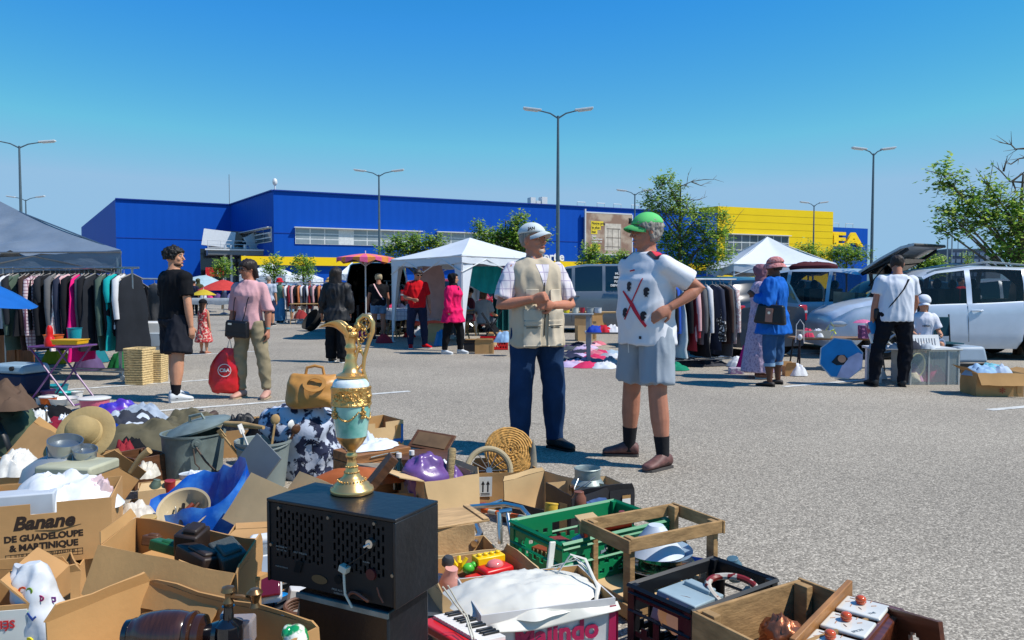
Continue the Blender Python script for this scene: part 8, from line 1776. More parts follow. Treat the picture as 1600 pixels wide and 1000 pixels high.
for k,(x0,y0,x1,y1,r_,m_,lb) in enumerate(((-.03,-.03,.02,.05,.011,mat('red_wood','#7a3420',rough=.4),'red wooden handle in the beige bowl'),(.0,-.04,.045,.055,.009,DWOOD,'dark wooden handle in the middle of the beige bowl'),(.035,-.05,.075,.02,.013,PWOOD,'light wooden handle at the right of the beige bowl'),(-.03,.06,.03,-.15,.010,mat('gunmetal','#3a3a40',rough=.25,metal=.8),'long steel tool hanging over the rim of the beige bowl'),(-.06,.04,-.02,-.05,.005,METAL,'thin steel whisk at the left of the beige bowl'))):
 mb=MB();mb.tube([(x0,y0,-.05),((x0+x1)/2,(y0+y1)/2,-.035+.015*(k==3)),(x1,y1,-.03+.04*(k==3))],[r_*.8,r_,r_*.9],8);simple('hand_tool',lb,'tool',mb,m_,t.matrix_world.copy())
M,W_,H_=MABC((392,738,3.4),(474,774,3.1),(356,815,3.28),.22);cbox('tilted plain carton with a notched ribbed flap left of the radio',M,W_,.22,H_,flaps={2:(-2,.11)},notches=(),m=CARD2,mi=CARD2,wob=.006)
mb=MB();mb.box((0,0,0),(.22,.008,.30));simple('grey_board','grey plastic board leaning behind the tilted carton','board',mb,mat('grey_sheet','#6a6e70',rough=.5),TR(D(392,735,3.75),R(-25),R(-22),R(30)),bevel=.002)
M,W_=MAB((352,842),(432,838),.30,.20,.30);b=cbox('closed carton with a bright orange printed front left of the radio',M,W_,.20,.30,wob=.001,flaps={0:(-88,.10),2:(-88,.09)});mb=MB();mb.box((0,-.1045,.14),(W_-.01,.003,.26));mb.build('orange_front',mat('orange_print','#d8501a',rough=.5),b,smooth=0)
for k,(px,py,d,lb) in enumerate(((420,868,2.5,'upper white and dark red rear lamp beside the radio'),(412,905,2.4,'lower white and dark red rear lamp beside the radio'))):
 t=thing('car_lamp',lb,'lamp unit',M=TR(D(px,py,d),R(8),R(8-50*k),R(-6)));mb=MB();mb.box((0,0,0),(.11,.05,.15));mb.build('housing',WHITEP,t,bevel=.014,seg=3);mb=MB();mb.box((.004,-.024,-.035),(.10,.014,.07));mb.build('red_lens',mat('wine_lens','#5a0f1c',rough=.12,coat=1),t,bevel=.006);mb=MB();mb.box((.004,-.024,.035),(.10,.012,.06));mb.build('clear_lens',LAMPG,t,bevel=.006)
M,W_=MAB((372,915),(446,935),.26,.20,.16);crate('small black crate squeezed between the big open box and the radio',M,W_,.30,.16,BLACKP,'bars',nh=5)
M,W_=MAB((392,946),(446,958),.26,.14,.10);crate('small bright blue perforated basket in front of the black crate',M,W_,.14,.08,plastic('#1f8ad0','sky_plastic'),'lattice',nh=3)
mb=MB()
for k in range(4):mb.tube([(.055*math.cos(q),.035*math.sin(q),.010*k) for q in [2*PI*j/24 for j in range(25)]],.0055,6)
simple('cable_coil','brown striped cable coil beside the black stand','cable',mb,mat('brown_cable','#6a4a3a',rough=.5),TR(D(478,960,2.1),0,.3));mb=MB();mb.tube([(-.02,0,-.02),(-.01,0,.03),(.02,0,.045),(.03,0,.04)],.007,8);simple('cable_end','pale grey cable bend over the brown coil','cable',mb,CAB,TR(D(478,955,2.02)))
mb=MB();mb.box((0,0,0),(.06,.04,.07));simple('small_carton','small white carton with printing above the cable coil','box',mb,MATS['white_print_card'],TR(D(466,938,2.2),.4,0,.2),bevel=.003)
M,W_,H_=MABC((52,660,4.45),(160,712,4.1),(12,722,4.3),.30);cbox('tilted carton with hand holes and the felt hat leaning on it',M,W_,.30,H_,flaps={3:(35,.05),1:(30,.06)},wob=.008,holes=(3,))
M,W_=MAB((134,718),(189,709),.24,.25,.24);b=cbox('cardboard box with a green leaf print beside the mess tins',M,W_,.25,.24,flaps={0:(4,.03)});mb=MB()
for q in range(7):mb.tube([(-.10,-.128,.13+.012*q),(-.02,-.129,.18+.004*q),(.08,-.128,.10+.018*q)],[.002,.012,.001],5,flat=.15)
mb.build('leaf_print',mat('leaf_print','#4a8030',rough=.7,col2='#a0b040',ns=20),b)
M,W_=MAB((-70,740),(66,733),.28,.35,.28);cbox('cardboard box with bent flaps behind the banana box',M,W_,.35,.28,flaps={0:(35,.10),1:(20,.06)})
mb=MB();mb.box((0,0,0),(.27,.22,.05));simple('grey_case','low pale case under the mess tins with a green tag','case',mb,mat('pale_case','#a8a890',rough=.6,var=.2),TR(D(122,730,3.5),R(-6)),bevel=.012)
FH=mat('felt_hat','#a08a5e',rough=.9,var=.15,ns=8,bump=.3);t=thing('sun_hat','wide-brimmed tan felt hat tipped up on the cartons at the left','hat',M=TR(D(135,678,4.25),R(18),R(60),R(-12)));mb=MB();mb.lathe([(0,-.01),(.085,-.01),(.09,0),(.155,.010),(.16,.012),(.155,.016),(.09,.008),(.078,.09),(.06,.115),(0,.12)],40);mb.build('hat_body',FH,t,smooth=70);mb=MB();mb.lathe([(.091,.012),(.088,.035),(.086,.035),(.089,.012)],40);mb.build('hat_band',mat('hat_band','#b8a070',rough=.8),t)
for k,(px,py,d,r,h,lb) in enumerate(((101,718,3.6,.072,.10,'larger aluminium mess tin on the pale case'),(132,722,3.58,.05,.07,'smaller aluminium mess tin right of the larger one'))):
 t=thing('mess_tin',lb,'mess tin',M=TR(D(px,py,d),0,R(12),R(10)));mb=MB();mb.lathe([(0,0),(r,0),(r,h*.8),(r+.004,h*.8),(r+.004,h),(r,h),(r-.004,h*.7),(0,h*.66)],30);mb.build('vessel',mat('aluminium','#b0b4b6',rough=.3,metal=.9,var=.1),t);mb=MB();mb.tube([(-r*.9,-r*.5,h*.7),(-r*.2,-r*1.5,h*.1),(r*.9,-r*.5,h*.7)],.003,5);mb.build('wire_handle',METAL,t)
mb=MB();mb.lathe([(0,0),(.13,0),(.10,.05),(.05,.07),(0,.075)],26);simple('enamel_dish','grey enamel dish under the larger mess tin','dish',mb,mat('grey_enamel','#8a929a',rough=.35,metal=.3),TR(D(78,738,3.55),0,R(10),R(-12)))
mb=MB();mb.tube([(0,0,0),(.05,0,.07),(.09,0,.10)],[.010,.014,.018],10);simple('wooden_tool','turned wooden handle sticking up beside the banana box','handle',mb,PWOOD,TR(D(203,738,3.45)))
crumple('cloth','bright red cloth stuffed between leaf box and small wooden box',onp(195,735,.05),.22,.2,.22,MATS['fabric_#8c2a34'] if 'fabric_#8c2a34' in MATS else REDP,6)
crumple('dark_cloth','dark cloth stuffed behind the red cloth',onp(205,722,.0),.3,.3,.2,BLK,8)
t=thing('rucksack','dark green and black rucksack at the left edge','rucksack',G(6,742)*1);mb=MB();mb.loft(rings_ell(smooth_spec([(0,.18,.14,0,0),(.04,.22,.17,0,0),(.3,.21,.16,0,0),(.42,.16,.13,0,0),(.46,.06,.06,0,0)],4),28));o=mb.build('pack_body',mat('rucksack_green','#2f3a30',rough=.7,bump=.4,bs=12,col2='#5a6a4c',ns=2,thr=(.5,.6)),t);folds(o,.018,(8,8,8),3);mb=MB();mb.tube([(.05,-.15,.42),(.15,-.20,.30),(.19,-.19,.15),(.16,-.16,.05)],.020,8,flat=.3);mb.tube([(-.08,-.16,.44),(-.02,-.21,.3),(-.04,-.19,.1)],.02,8,flat=.3);mb.build('shoulder_strap',BLACKP,t);mb=MB();mb.ell((0,0,.40),(.17,.14,.08),18);mb.build('top_flap',mat('rucksack_black','#1a1c1c',rough=.7),t)
crumple('brown_bag','brown cloth bag piled on the rucksack at the left edge',(0,0,0),.42,.3,.22,fabric('#5c4a3e'),14,M=TR(D(6,640,5.0)),cat='bag',rough=.7)
for a in (('khaki_jacket','crumpled khaki jacket spread behind the metal bin',240,700,.95,.55,.24,fabric('#5f5a48','khaki_jacket',var=.2),31,'jacket'),
  ('khaki_jacket','second khaki cloth behind the lid of the metal bin',300,672,.60,.4,.20,MATS['khaki_jacket'],36,'jacket'),
  ('blanket','dark cloth with white scribble pattern behind the felt hat',205,682,.62,.5,.24,mat('scribble','#2c303c',rough=.85,col2='#b8c0cc',ns=7,thr=(.545,.56),det=1),33,'cloth'),
  ('blanket','pale grey rim of the scribble cloth behind it',222,664,.55,.3,.22,fabric('#98a4b4'),34,'cloth'),
  ('blue_cloth','shiny royal blue bag below the scribble cloth',180,700,.4,.3,.2,mat('royal_plastic','#123c9c',rough=.3,var=.2),35,'bag'),
  ('blue_cloth','blue and violet shiny cloth beside the pink basin',185,650,.55,.3,.17,mat('violet_plastic','#2a3ab0',rough=.35,col2='#6a2a9a',ns=3),37,'cloth'),
  ('red_cloth','dark red folded clothes on the asphalt at the left',80,675,.55,.4,.13,fabric('#74182c'),38,'clothes'),
  ('black_cloth','black jacket behind the dark red clothes',75,656,.5,.3,.16,BLK,39,'clothes'),
  ('navy_cloth','navy clothes right of the dark red ones',128,668,.6,.35,.14,NAVY,40,'clothes'),
  ('sports_cap','white cap lying on the navy clothes',104,672,.2,.16,.16,WPL,41,'cap'),
  ('yellow_cloth','yellow bag peeping out beside the rucksack',28,680,.25,.2,.16,fabric('#c89a1c'),42,'bag'),
  ('black_cloth','dark cloths lying between the red clothes and the hat',120,690,.5,.3,.12,BLK,43,'clothes'),
  ('black_cloth','black cloth spread on the asphalt right of the metal bin',372,745,.5,.35,.06,BLK,44,'cloth')):
 crumple(a[0],a[1],onp(a[2],a[3]),a[4],a[5],a[6],a[7],a[8],26,a[9],yaw=.2,fine=.01)
mb=MB();mb.lathe([(.02,0),(.02,.01),(.008,.02),(.008,.09),(.014,.10),(.006,.11),(.012,.13),(0,.14)],14);mb.tube([(-.04,0,.015),(.04,0,.015)],.005,6);simple('candlestick','small silver candlestick standing on the dark red clothes','candlestick',mb,CHROME,TR(D(73,663,5.6)))
# middle distance goods
rnd=random.Random(5)
PAL=['#b8a8c8','#c0305c','#c8ccd4','#b83028','#2a3048','#d0a0b0','#8a8f9c','#d8d8d8','#6a4a7c','#303440','#c87080','#9cb0c0','#d84080','#50565c']
PN=['lilac','raspberry','pale grey','red','navy','rose','mid grey','white','violet','charcoal','salmon','pale blue','hot pink','dark grey']
k=0
for row,(y,x0,x1,n) in enumerate(((570,888,960,8),(561,876,965,10),(552,872,962,10),(543,872,940,8))):
 for i in range(n):
  c=(k*5+row) % len(PAL);x=x0+(x1-x0)*(i+.5)/n+rnd.uniform(-3,3)
  crumple('garment_heap','%s garment, %s from left in the %s row of clothes on the asphalt' % (PN[c],ORD[i],('front','second','third','back')[row]),onp(x,y+rnd.uniform(-5,5)),rnd.uniform(.38,.58),rnd.uniform(.28,.40),rnd.uniform(.06,.11),fabric(PAL[c]),k,12,'clothes','clothes heaped on the ground between the two men',rnd.uniform(0,3),rough=.8);k +=1
for i,(x,y,s,c,lb) in enumerate(((1075,572,.8,'#2c2e34','dark grey coat spread on the ground under the right-hand rail'),(1110,571,.6,'#3a3c42','charcoal coat at the right end of the ground row under the rail'),(1052,578,.5,'#12765a','emerald green cloth on the ground at the rail'),(1045,560,.4,'#a81c28','red bag behind the emerald cloth'),(1058,566,.45,'#1c2438','navy bag behind the emerald cloth'))):
 crumple('ground_cloth',lb,onp(x,y),s,.4,.14 if i<3 else .35,fabric(c),i+60,18,'clothes',rough=.8)
for i,(x,c,w_) in enumerate(((930,'#2040a0',.3),(945,'#b02030',.3),(958,'#d0d0d4',.35),(972,'#50282c',.3),(988,'#a8acb4',.3))):
 crumple('table_cloth_heap','%s garment on the low grey bench' % ('blue','red','white','maroon','grey')[i],onp(x,519,.535),w_,.3,.13,fabric(c),i+70,12,'clothes','clothes heaped on the low grey bench',rough=.8)
def carton(lb,px,py,w_,d_,h,yaw=0,m=CARD2,fl={},z=0,py_=None):g=G(px,py,z);return cbox(lb,TR(g,yaw),w_,d_,h,flaps=fl or {0:(20,.06),2:(10,.06)},m=m,wob=.005)
carton('open carton on the ground right of the grey plastic table',915,532,.45,.4,.42,.1);carton('carton stacked on the open one beside the grey table',912,508,.40,.34,.26,-.1,z=.42);carton('small tan carton at the back beside the grey table',932,520,.45,.4,.5,.3,CARD);carton('beige carton tipped beside the low grey bench',958,515,.4,.35,.55,-.2)
for i,(x,c,s,lb) in enumerate(((884,'#d8c01c',.16,'yellow'),(899,'#c8c4b8',.14,'cream'),(910,'#a82c38',.10,'dark red'),(872,'#b89870',.14,'tan'),(922,'#9aa0a0',.16,'grey'),(934,'#c8ccd0',.16,'white'))):
 bowl('table_item','%s tin among the goods on the grey table behind the men' % lb,onp(x,489,.732),s*.5,.11,mat('ti'+c,c,rough=.4),None,'tin',taper=.95)
mb=MB();mb.box((0,0,0),(1.1,.5,.03));simple('shelf_board','board laid over the cartons behind the grey table','board',mb,PWOOD,TR(onp(925,488,.73)),bevel=.004)
carton('brown carton at the foot of the near gazebo leg',757,552,.36,.3,.22,0,CARD);carton('low dark carton left of the red crate',737,549,.3,.28,.18,0,BLACKCARD);carton('carton under the trestle table left of the hijab woman',682,533,.4,.35,.36,.1);carton('tipped carton behind the red crate',778,538,.4,.3,.25,.6)
crate('flat red plastic crate behind the brown carton at the gazebo foot',TR(G(772,546),.05),.55,.32,.26,REDP,'lattice',nh=3)
crumple('blue_bag','blue shopping bag under the trestle table',onp(690,541),.32,.25,.38,mat('sky_tarp','#1878b8',rough=.4),81,cat='bag',rough=.3);crumple('blue_cloth','pale blue cloth heap behind the red crate',onp(790,535,.25),.45,.3,.25,fabric('#8fb0d0'),82,cat='cloth')
mb=MB()
for s in (-1,1):mb.tube([(-.25,s*.2,.05),(.25,s*.2,.85)],.013,6);mb.tube([(.25,s*.2,.05),(-.2,s*.2,.75)],.013,6)
for z in (.3,.55):mb.tube([(-.1,-.2,z),(-.1,.2,z)],.012,6)
t=thing('pushchair','black folding pushchair behind the cartons at the gazebo','pushchair',G(768,545));mb.build('frame',TRIM,t);crumple('seat_cloth',None,(0,0,0),.35,.35,.2,BLK,83,cat=None,M=TR((0,0,.35))).parent=t
for j in range(4):mb=MB();mb.lathe([(.08,-.015),(.095,0),(.08,.015),(.05,.01)],16);mb.build('wheel',DARK,t,M=TR((-.25+.5*(j % 2),-.2+.4*(j//2),.095)) @ Matrix.Rotation(PI/2,4,'X'))
for i in range(9):
 x=640+i*11;c=PAL[(i*3+1) % 14];crumple('table_goods','%s piece of goods on the gazebo table, %s from the left' % (PN[(i*3+1) % 14],ORD[i]),(G(668,529).x+.88*(i-4)*.27,G(668,529).y-.47*(i-4)*.27,.752),.26,.25,.12,fabric(c),i+90,10,'goods','small goods on the gazebo trestle table',rough=.8)
for i in range(5):c=PAL[(i*4+5) % 14];crumple('table_goods','%s folded cloth on the right gazebo table, %s from the left' % (PN[(i*4+5) % 14],ORD[i]),(G(768,524).x+(i-2)*.28,G(768,524).y-.05,.77),.3,.25,.14,fabric(c),i+99,10,'goods','cloths on the right gazebo table',rough=.8)
bowl('laundry_tub','hot pink plastic tub behind the ewer handle',onp(556,533),.24,.22,plastic('#d82a80','hot_pink'),cat='tub');bowl('rubber_tub','big black rubber tub tipped on its side behind the woman in black',(G(494,517).x,G(494,517).y,.22),.34,.24,DARK,cat='tub',pitch=R(55),yaw=R(-50))
for i,(x,y,c,s,lb) in enumerate(((640,527,'#b81c24',.25,'red and white soft toy heap'),(655,524,'#d0d0d0',.3,'white cloth heap'),(546,528,'#b82028',.3,'red bin'),(612,521,'#c8c8cc',.35,'white cloth heap at the gazebo leg'),(600,536,'#a83038',.3,'red printed cloth'),(478,505,'#d09018',.22,'amber bowl'),(488,506,'#3a86b8',.25,'blue bowl'),(470,505,'#d0d4d8',.25,'white bowl'),(470,498,'#8a3030',.5,'dark red goods'),(500,503,'#9a7a50',.4,'tan goods'),(515,506,'#c83028',.2,'red bottle crate'))):
 crumple('ground_goods','%s on the ground among the far stalls' % lb,onp(x,y),s*1.3,s,s*.8,fabric(c),i+110,12,'goods',rough=.6)
for i in range(14):
 x=322+i*5.2;c=PAL[(i*5+2) % 14];crumple('stall_goods','%s goods on the far stall table, %s from the left' % (PN[(i*5+2) % 14],ORD[i]),(G(x,493).x,G(x,493).y-.2+.3*(i % 2),.81),.35,.3,.3,fabric(c),i+130,9,'goods','goods on the far stall table',rough=.6)
mb=MB();mb.lathe([(0,0),(.20,0),(.20,.05),(.10,.38),(.03,.46),(0,.46)],24);simple('pink_cone','magenta fabric play tent standing by the lilac dress','toy tent',mb,fabric('#b01c6c','play_tent'),TR(G(1171,580)))
mb=MB();mb.box((0,0,0),(.2,.14,.09));simple('small_carton','small printed carton on the ground left of the magenta cone','box',mb,mat('tiny_print','#8a6a90',rough=.5,col2='#c8c8d0',ns=20),TR(G(1150,584)+Vector((0,0,.045))),bevel=.004)
crumple('white_bag','white bag of goods left of the magenta cone',onp(1155,573),.4,.3,.18,WPL,150,cat='bag');crumple('white_bag','white plastic bag on the ground right of the woman in blue',onp(1245,587),.32,.26,.20,WPL,151,cat='bag');carton('small orange-brown carton right of the legs of the woman in blue',1233,587,.16,.14,.14,0,CARD)
t=thing('tray_box','pale grey tray box with pink and white things on the long table','box',onp(1270,528,.505),R(-6));mb=MB();[mb.box(c_,s_) for c_,s_ in (((0,0,.01),(.42,.3,.015)),((0,-.15,.06),(.42,.012,.11)),((0,.15,.06),(.42,.012,.11)),((-.21,0,.06),(.012,.3,.11)),((.21,0,.06),(.012,.3,.11)))];mb.build('tray',mat('tray_grey','#b0aa9c',rough=.6),t)
crumple('pink_things','pink and red small things in the grey tray box',onp(1262,527,.52),.22,.2,.14,fabric('#c8405c'),152,cat='goods');crumple('white_things','white crockery in the right half of the grey tray box',onp(1278,527,.52),.18,.2,.14,WPL,153,cat='goods')
t=thing('table_lamp','slim black standing lamp with a white bulb and wire loop by the long table','lamp',G(1249,584));mb=MB();mb.tube([(0,0,0),(0,0,.46)],.014,8);mb.lathe([(.12,0),(.12,.015),(.02,.03)],18);mb.build('stand',TRIM,t);mb=MB();mb.ell((0,0,.54),(.035,.035,.045),14);mb.build('bulb',WHITEP,t);mb=MB();mb.tube([(-.06,0,.46),(-.055,0,.72),(0,0,.80),(.055,0,.72),(.06,0,.46)],.006,6);mb.build('loop',WHITEP,t)
mb=MB();mb.box((0,0,0),(.18,.12,.20),taper=1.05);simple('gift_bag','purple patterned pot with a pink star rim at the right of the long table','pot',mb,mat('purple_pot','#5c2a5c',rough=.5,col2='#c87aa0',ns=16,thr=(.52,.58)),TR(G(1352,529,.50)+Vector((0,0,.1))),bevel=.01);crumple('pink_bow','pink bow on the rim of the purple pot',onp(1348,505,.705),.32,.2,.06,PINKP,154,cat='bow')
mb=MB();mb.tube([(0,0,0),(-.07,0,.12),(0,0,.24),(.07,0,.12),(0,0,0)],.004,5);mb.tube([(-.06,0,.08),(.05,.02,.12),(.07,-.02,.06)],.01,5);simple('wire_stand','green wire stand on the long table','stand',mb,LIM,TR(onp(1298,528,.505)))
mb=MB();mb.box((0,0,0),(.42,.012,.40));simple('leaning_board','grey mottled board leaning at the rear of the silver hatchback','board',mb,mat('mottled','#6e6a5a',rough=.7,var=.5,ns=6),TR((G(1326,552).x,G(1326,552).y,.96),R(-6),R(-8),R(3)) @ Matrix.Diagonal((1.45,1,1.1,1)),bevel=.004)
rr=33.5;c0=D(1314,560,9.9);t=thing('octagon_picture','octagonal blue picture board propped on the asphalt in front of the long table','picture',M=TR(c0,R(-12),R(-14),R(6)) @ FX);s=9.9/1200
pol=[(34*s*math.cos(PI/8+k*PI/4),34*s*math.sin(PI/8+k*PI/4)) for k in range(8)];mb=MB();mb.prism(pol,.012);mb.build('board',mat('board_edge','#a8b0b8'),t,smooth=0);mb=MB();mb.prism([(x*.95,y*.95) for x,y in pol],.002,z0=.012);mb.build('blue_face',mat('blue_face','#1f78b4',rough=.4),t,smooth=0)
mb=MB();mb.prism([(x*s,y*s) for x,y in ((-4,-30),(2,-12),(10,2),(24,12),(31,10),(31,-10),(14,-30))],.002,z0=.0145);mb.build('painted_robe',mat('robe','#b4acc4',rough=.6,var=.3),t,smooth=0);mb=MB();mb.prism([(x*s,y*s) for x,y in ((-14,-8),(-6,4),(4,6),(10,0),(4,-10),(-6,-12))],.002,z0=.017);mb.build('painted_hair',PK,t,smooth=0);mb=MB();mb.lathe([(6*s,.0195),(6*s,.021),(0,.021)],18,M=TR((1*s,-1*s,0)));mb.build('painted_face',SKIN,t)
p=G(1462,602);M=TR((p.x,p.y+.28,0),R(2));t=thing('clear_storage_box','large clear plastic storage box with toys inside in front of the white car','storage box',M=M);CL=clear_glass('clear_box','#c8d0cc',.30);W_,D_2,H_=.66,.46,.46;mb=MB()
for c_,s_ in (((0,-D_2/2,H_/2),(W_,.006,H_)),((0,D_2/2,H_/2),(W_,.006,H_)),((-W_/2,0,H_/2),(.006,D_2,H_)),((W_/2,0,H_/2),(.006,D_2,H_)),((0,0,.006),(W_,D_2,.006))):mb.box(c_,s_)
mb.build('tub',CL,t,smooth=0);mb=MB();q=[(-W_/2-.02,-D_2/2-.02,H_),(W_/2+.02,-D_2/2-.02,H_),(W_/2+.02,D_2/2+.02,H_),(-W_/2-.02,D_2/2+.02,H_),(-W_/2-.02,-D_2/2-.02,H_)];mb.tube(q,.012,4);[mb.box((x,-D_2/2-.006,H_/2),(.02,.01,H_)) for x in (-.32,-.08,.18,.32)];mb.build('rim',clear_glass('frosted','#c8ccc8',.7),t,smooth=0)
for i,(x,y,z,c,s,lb) in enumerate(((.12,0,.02,'#c82a70',.34,'pink bag inside the clear storage box'),(.2,.05,.02,'#8a8f9c',.3,'grey toy inside the right of the clear storage box'),(-.15,.05,.02,'#c890b8',.34,'pale pink cloth in the left of the clear storage box'),(-.2,-.08,.02,'#e0d8c0',.2,'cream cloth at the front left inside the clear storage box'))):crumple('stored_toy',lb,(0,0,0),s,s*.8,s*.7,fabric(c),i+160,12,'toy',M=M @ TR((x,y,z)))
mb=MB();mb.tube([(.12*math.cos(q),0,.16*math.sin(q)) for q in [2*PI*k/24 for k in range(25)]],.010,6);simple('yellow_hoop','pale yellow hoop inside the left of the clear storage box','hoop',mb,mat('pale_yellow','#d8d090',rough=.4),M @ TR((-.16,-.1,.24),.2,.1))
mb=MB();mb.slab((-.25,0,0),(1,0,0),(0,0,1),(0,.02,0),[.5*k/27 for k in range(28)],[.22*k/9 for k in range(10)],lambda i,j:i<3 or i>23 or j<3 or j>6 or i % 2==0);simple('white_grille','white slotted plastic basket lid standing in the clear storage box','basket',mb,WHITEP,M @ TR((.03,.1,.42),0,R(-18)))
p=G(1520,583);t=thing('pet_carrier','pale blue and black pet carrier right of the clear storage box','pet carrier',(p.x,p.y+.3,0),R(4));mb=MB();mb.box((0,0,.27),(.50,.55,.24),taper=.86);mb.build('upper_shell',plastic('#8f9fae','blue_grey_plastic',rough=.5),t,bevel=.05,seg=4);mb=MB();mb.box((0,0,.08),(.50,.55,.16),taper=1.04);mb.build('lower_shell',BLACKP,t,bevel=.03,seg=3)
p=G(1567,620);b=cbox('open cardboard carton heaped with pale blue clothes at the right edge',TR((p.x,p.y+.22,0),R(-6)),.52,.40,.27,flaps={0:(148,.16),3:(60,.12),1:(70,.12)},m=CARD);M=b.matrix_world.copy();text_obj('box_star','*',.16,mat('red_mark','#b83a30',rough=.7),TR((.02,-.215,.04)) @ FX,b,.0006)
for i,(x,c) in enumerate(((-.12,'#8fb0d0'),(.08,'#a8b8cc'),(.0,'#6fb0c0'))):crumple('blue_cloth','%s cloth on the open carton at the right edge' % ('pale blue','greyish blue','turquoise')[i],(0,0,0),.38,.34,.16,fabric(c),170+i,18,'clothes',M=M @ TR((x,.04*i,.22)),rough=.7)
for i,(x,c,w_,h) in enumerate(((1372,'#b8bcc8',.25,.14),(1425,'#303440',.22,.12),(1448,'#a8b0b8',.2,.08),(1400,'#c8ccd4',.2,.08))):crumple('table_goods',('white cloth at the left of the white table','dark things before the seated girl on the white table','grey cloth at the right of the white table','white papers on the white table')[i],onp(x,545,.475),w_,.2,h,fabric(c),180+i,12,'goods')
crumple('white_bag','white bag under the white table behind the man in the white T-shirt',onp(1370,592),.3,.25,.25,WPL,190,cat='bag');carton('dark carton under the white table',1425,590,.4,.3,.3,0,BLACKCARD)
t=thing('folding_chair','black folding chair back beside the seated girl','chair',G(1466,577));mb=MB();[mb.tube([(x,.0,0),(x,.1,.85)],.012,6) for x in (-.2,.2)];mb.build('frame',TRIM,t);mb=MB();mb.box((0,.085,.66),(.4,.02,.3));mb.build('backrest',fabric('#1c4450','chair_cloth'),t,bevel=.01);mb=MB();mb.box((0,-.14,.42),(.4,.4,.02));mb.build('seat',MATS['chair_cloth'],t,bevel=.01)
mb=MB();mb.ell((0,0,0),(.55,.25,.10),16);o=simple('roof_bundle','dark red rolled bundle on the car roof before the white pop-up tent','bundle',mb,fabric('#4a2026','roof_bundle'),bpy.data.objects['silver_hatchback'].matrix_world @ TR((1.9,0,1.71),R(60)));folds(o,.03,(6,6,6),2)
rnd=random.Random(77)
def littl(kind,px,py,z,c,lb,s=1.0):
 p=G(px,py,z);col=mat('lt'+c,c,rough=.45,var=.25,ns=25);mb=MB();yw=rnd.uniform(0,3);q=rnd.uniform(-.3,.3)
 if kind=='crumple':return crumple('crumpled_paper',lb,(0,0,0),.16*s,.13*s,.09*s,col,int(px),18,'paper',M=TR(p,yw),rough=.7)
 if kind=='tin':mb.lathe([(0,0),(.04*s,0),(.04*s,.09*s),(.043*s,.092*s),(.04*s,.10*s),(0,.10*s)],22)
 elif kind=='box':mb.box((0,0,.03*s),(.13*s,.09*s,.06*s));mb.box((0,0,.061*s),(.09*s,.05*s,.002))
 elif kind=='coil':[mb.tube([(.06*s*math.cos(a)+.004*k,.05*s*math.sin(a),.010+.008*k) for a in [2*PI*j/22 for j in range(23)]],.005,6) for k in range(3)]
 elif kind=='book':mb.box((0,0,.014*s),(.15*s,.20*s,.026*s));mb.box((.004,0,.014*s),(.148*s,.19*s,.020*s))
 elif kind=='jar':mb.lathe([(0,0),(.035*s,0),(.04*s,.02*s),(.04*s,.08*s),(.028*s,.10*s),(.028*s,.115*s),(0,.115*s)],20)
 elif kind=='shoe':mb.loft([[Vector((w_*s*math.cos(a),y*s,max(.0,h_*s*(.5+.5*math.sin(a))))) for a in [2*PI*j/14 for j in range(14)]] for y,w_,h_ in ((-.12,.01,.03),(-.10,.035,.07),(0,.036,.08),(.08,.042,.05),(.13,.03,.035),(.15,.006,.02))])
 return simple({'tin':'tin','box':'small_box','coil':'cable','book':'book','jar':'jar','shoe':'shoe'}[kind],lb,{'coil':'cable'}.get(kind,kind),mb,col,TR(p,yw,q,q*.6),bevel=0 if kind in ('coil','shoe') else .002)
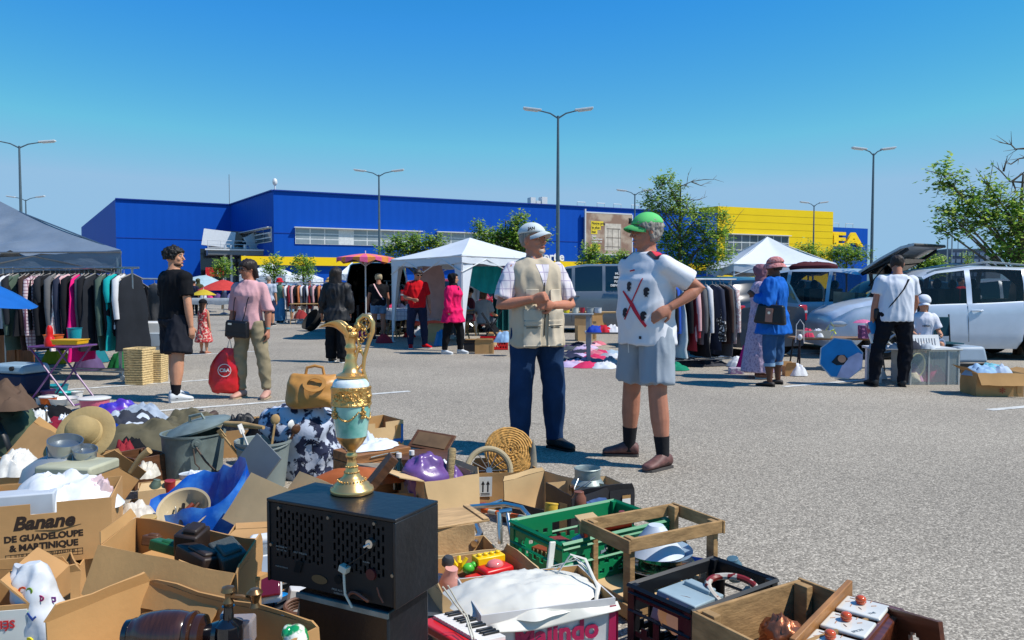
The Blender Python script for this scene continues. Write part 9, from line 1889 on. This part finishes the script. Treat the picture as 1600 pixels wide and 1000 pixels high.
for a in (('book',330,705,.05,'#7a3030','dark red book standing by the metal bin',1),('shoe',350,752,.0,'#2a2422','black leather shoe on the black cloth right of the metal bin',1),('shoe',338,765,.0,'#3a2c26','dark brown shoe in front of the black one',1),('crumple',230,745,.12,'#c8c2b4','cream crumpled paper beside the small wooden box',1.2),
  ('tin',265,770,.14,'#9a2c2c','red tin in the pale cardboard tray',.7),('jar',240,772,.14,'#5a6a5c','greenish jar at the left of the pale cardboard tray',.7),('box',150,700,.30,'#c8b890','cream small box beside the mess tins',.9),('book',70,712,.30,'#2a5a48','green book among the cartons by the mess tins',1.0),('crumple',30,740,.30,'#d0cec8','white crumpled paper in the carton behind the banana box',1.6),
  ('jar',345,905,.26,'#b8b0a0','pale jar before the orange-fronted carton',.7),('coil',425,915,.24,'#1a1a1c','black cable coil in the small black crate',.9),('box',398,918,.22,'#c83c28','red small box in the small black crate',.7),('crumple',210,815,.2,'#c0bab0','grey crumpled paper left of the blue bag',1.2),('tin',232,835,.2,'#b89a60','golden tin before the blue bag',.8),
  ('book',595,735,.18,'#8a8478','grey book between old case and radio',1.2),('coil',700,760,.0,'#2a2a2c','black cable coil by the chrome tubes',1.2),('box',745,800,.0,'#8a3a50','plum small box on the asphalt by the chrome tubes',.9),('tin',860,812,.14,'#c8a030','yellow tin in the green crate',.8),('jar',905,800,.14,'#7a4a38','brown jar in the far end of the green crate',.9),('box',930,800,.12,'#405a88','blue small box in the far end of the green crate',1),
  ('coil',1050,895,.06,'#2a2a2a','black cable coil beside the frame crate',1),('box',1110,915,.12,'#9a8a70','tan small box in the back of the black crate',1),('jar',1150,905,.12,'#4a6a7a','blue-grey jar in the back of the black crate',.8),('crumple',1180,960,.10,'#a8a294','grey crumpled paper in the weathered crate',1.2),('book',1235,940,.10,'#5a3c30','brown book in the weathered crate',1),
  ('crumple',60,660,.15,'#c8c8c4','white crumpled cloth by the rucksack',1.4),('box',160,668,.0,'#b0a080','beige small box behind the felt hat',1.2),('tin',415,700,.2,'#9a9c9e','grey tin beside the rolling pin',.9),('shoe',300,655,.0,'#26262a','black shoe lying behind the khaki jacket',1.1),('shoe',325,660,.0,'#4a3a30','brown shoe lying behind the khaki jacket',1.1)):
 littl(a[0],a[1],a[2],a[3],a[4],a[5],a[6])
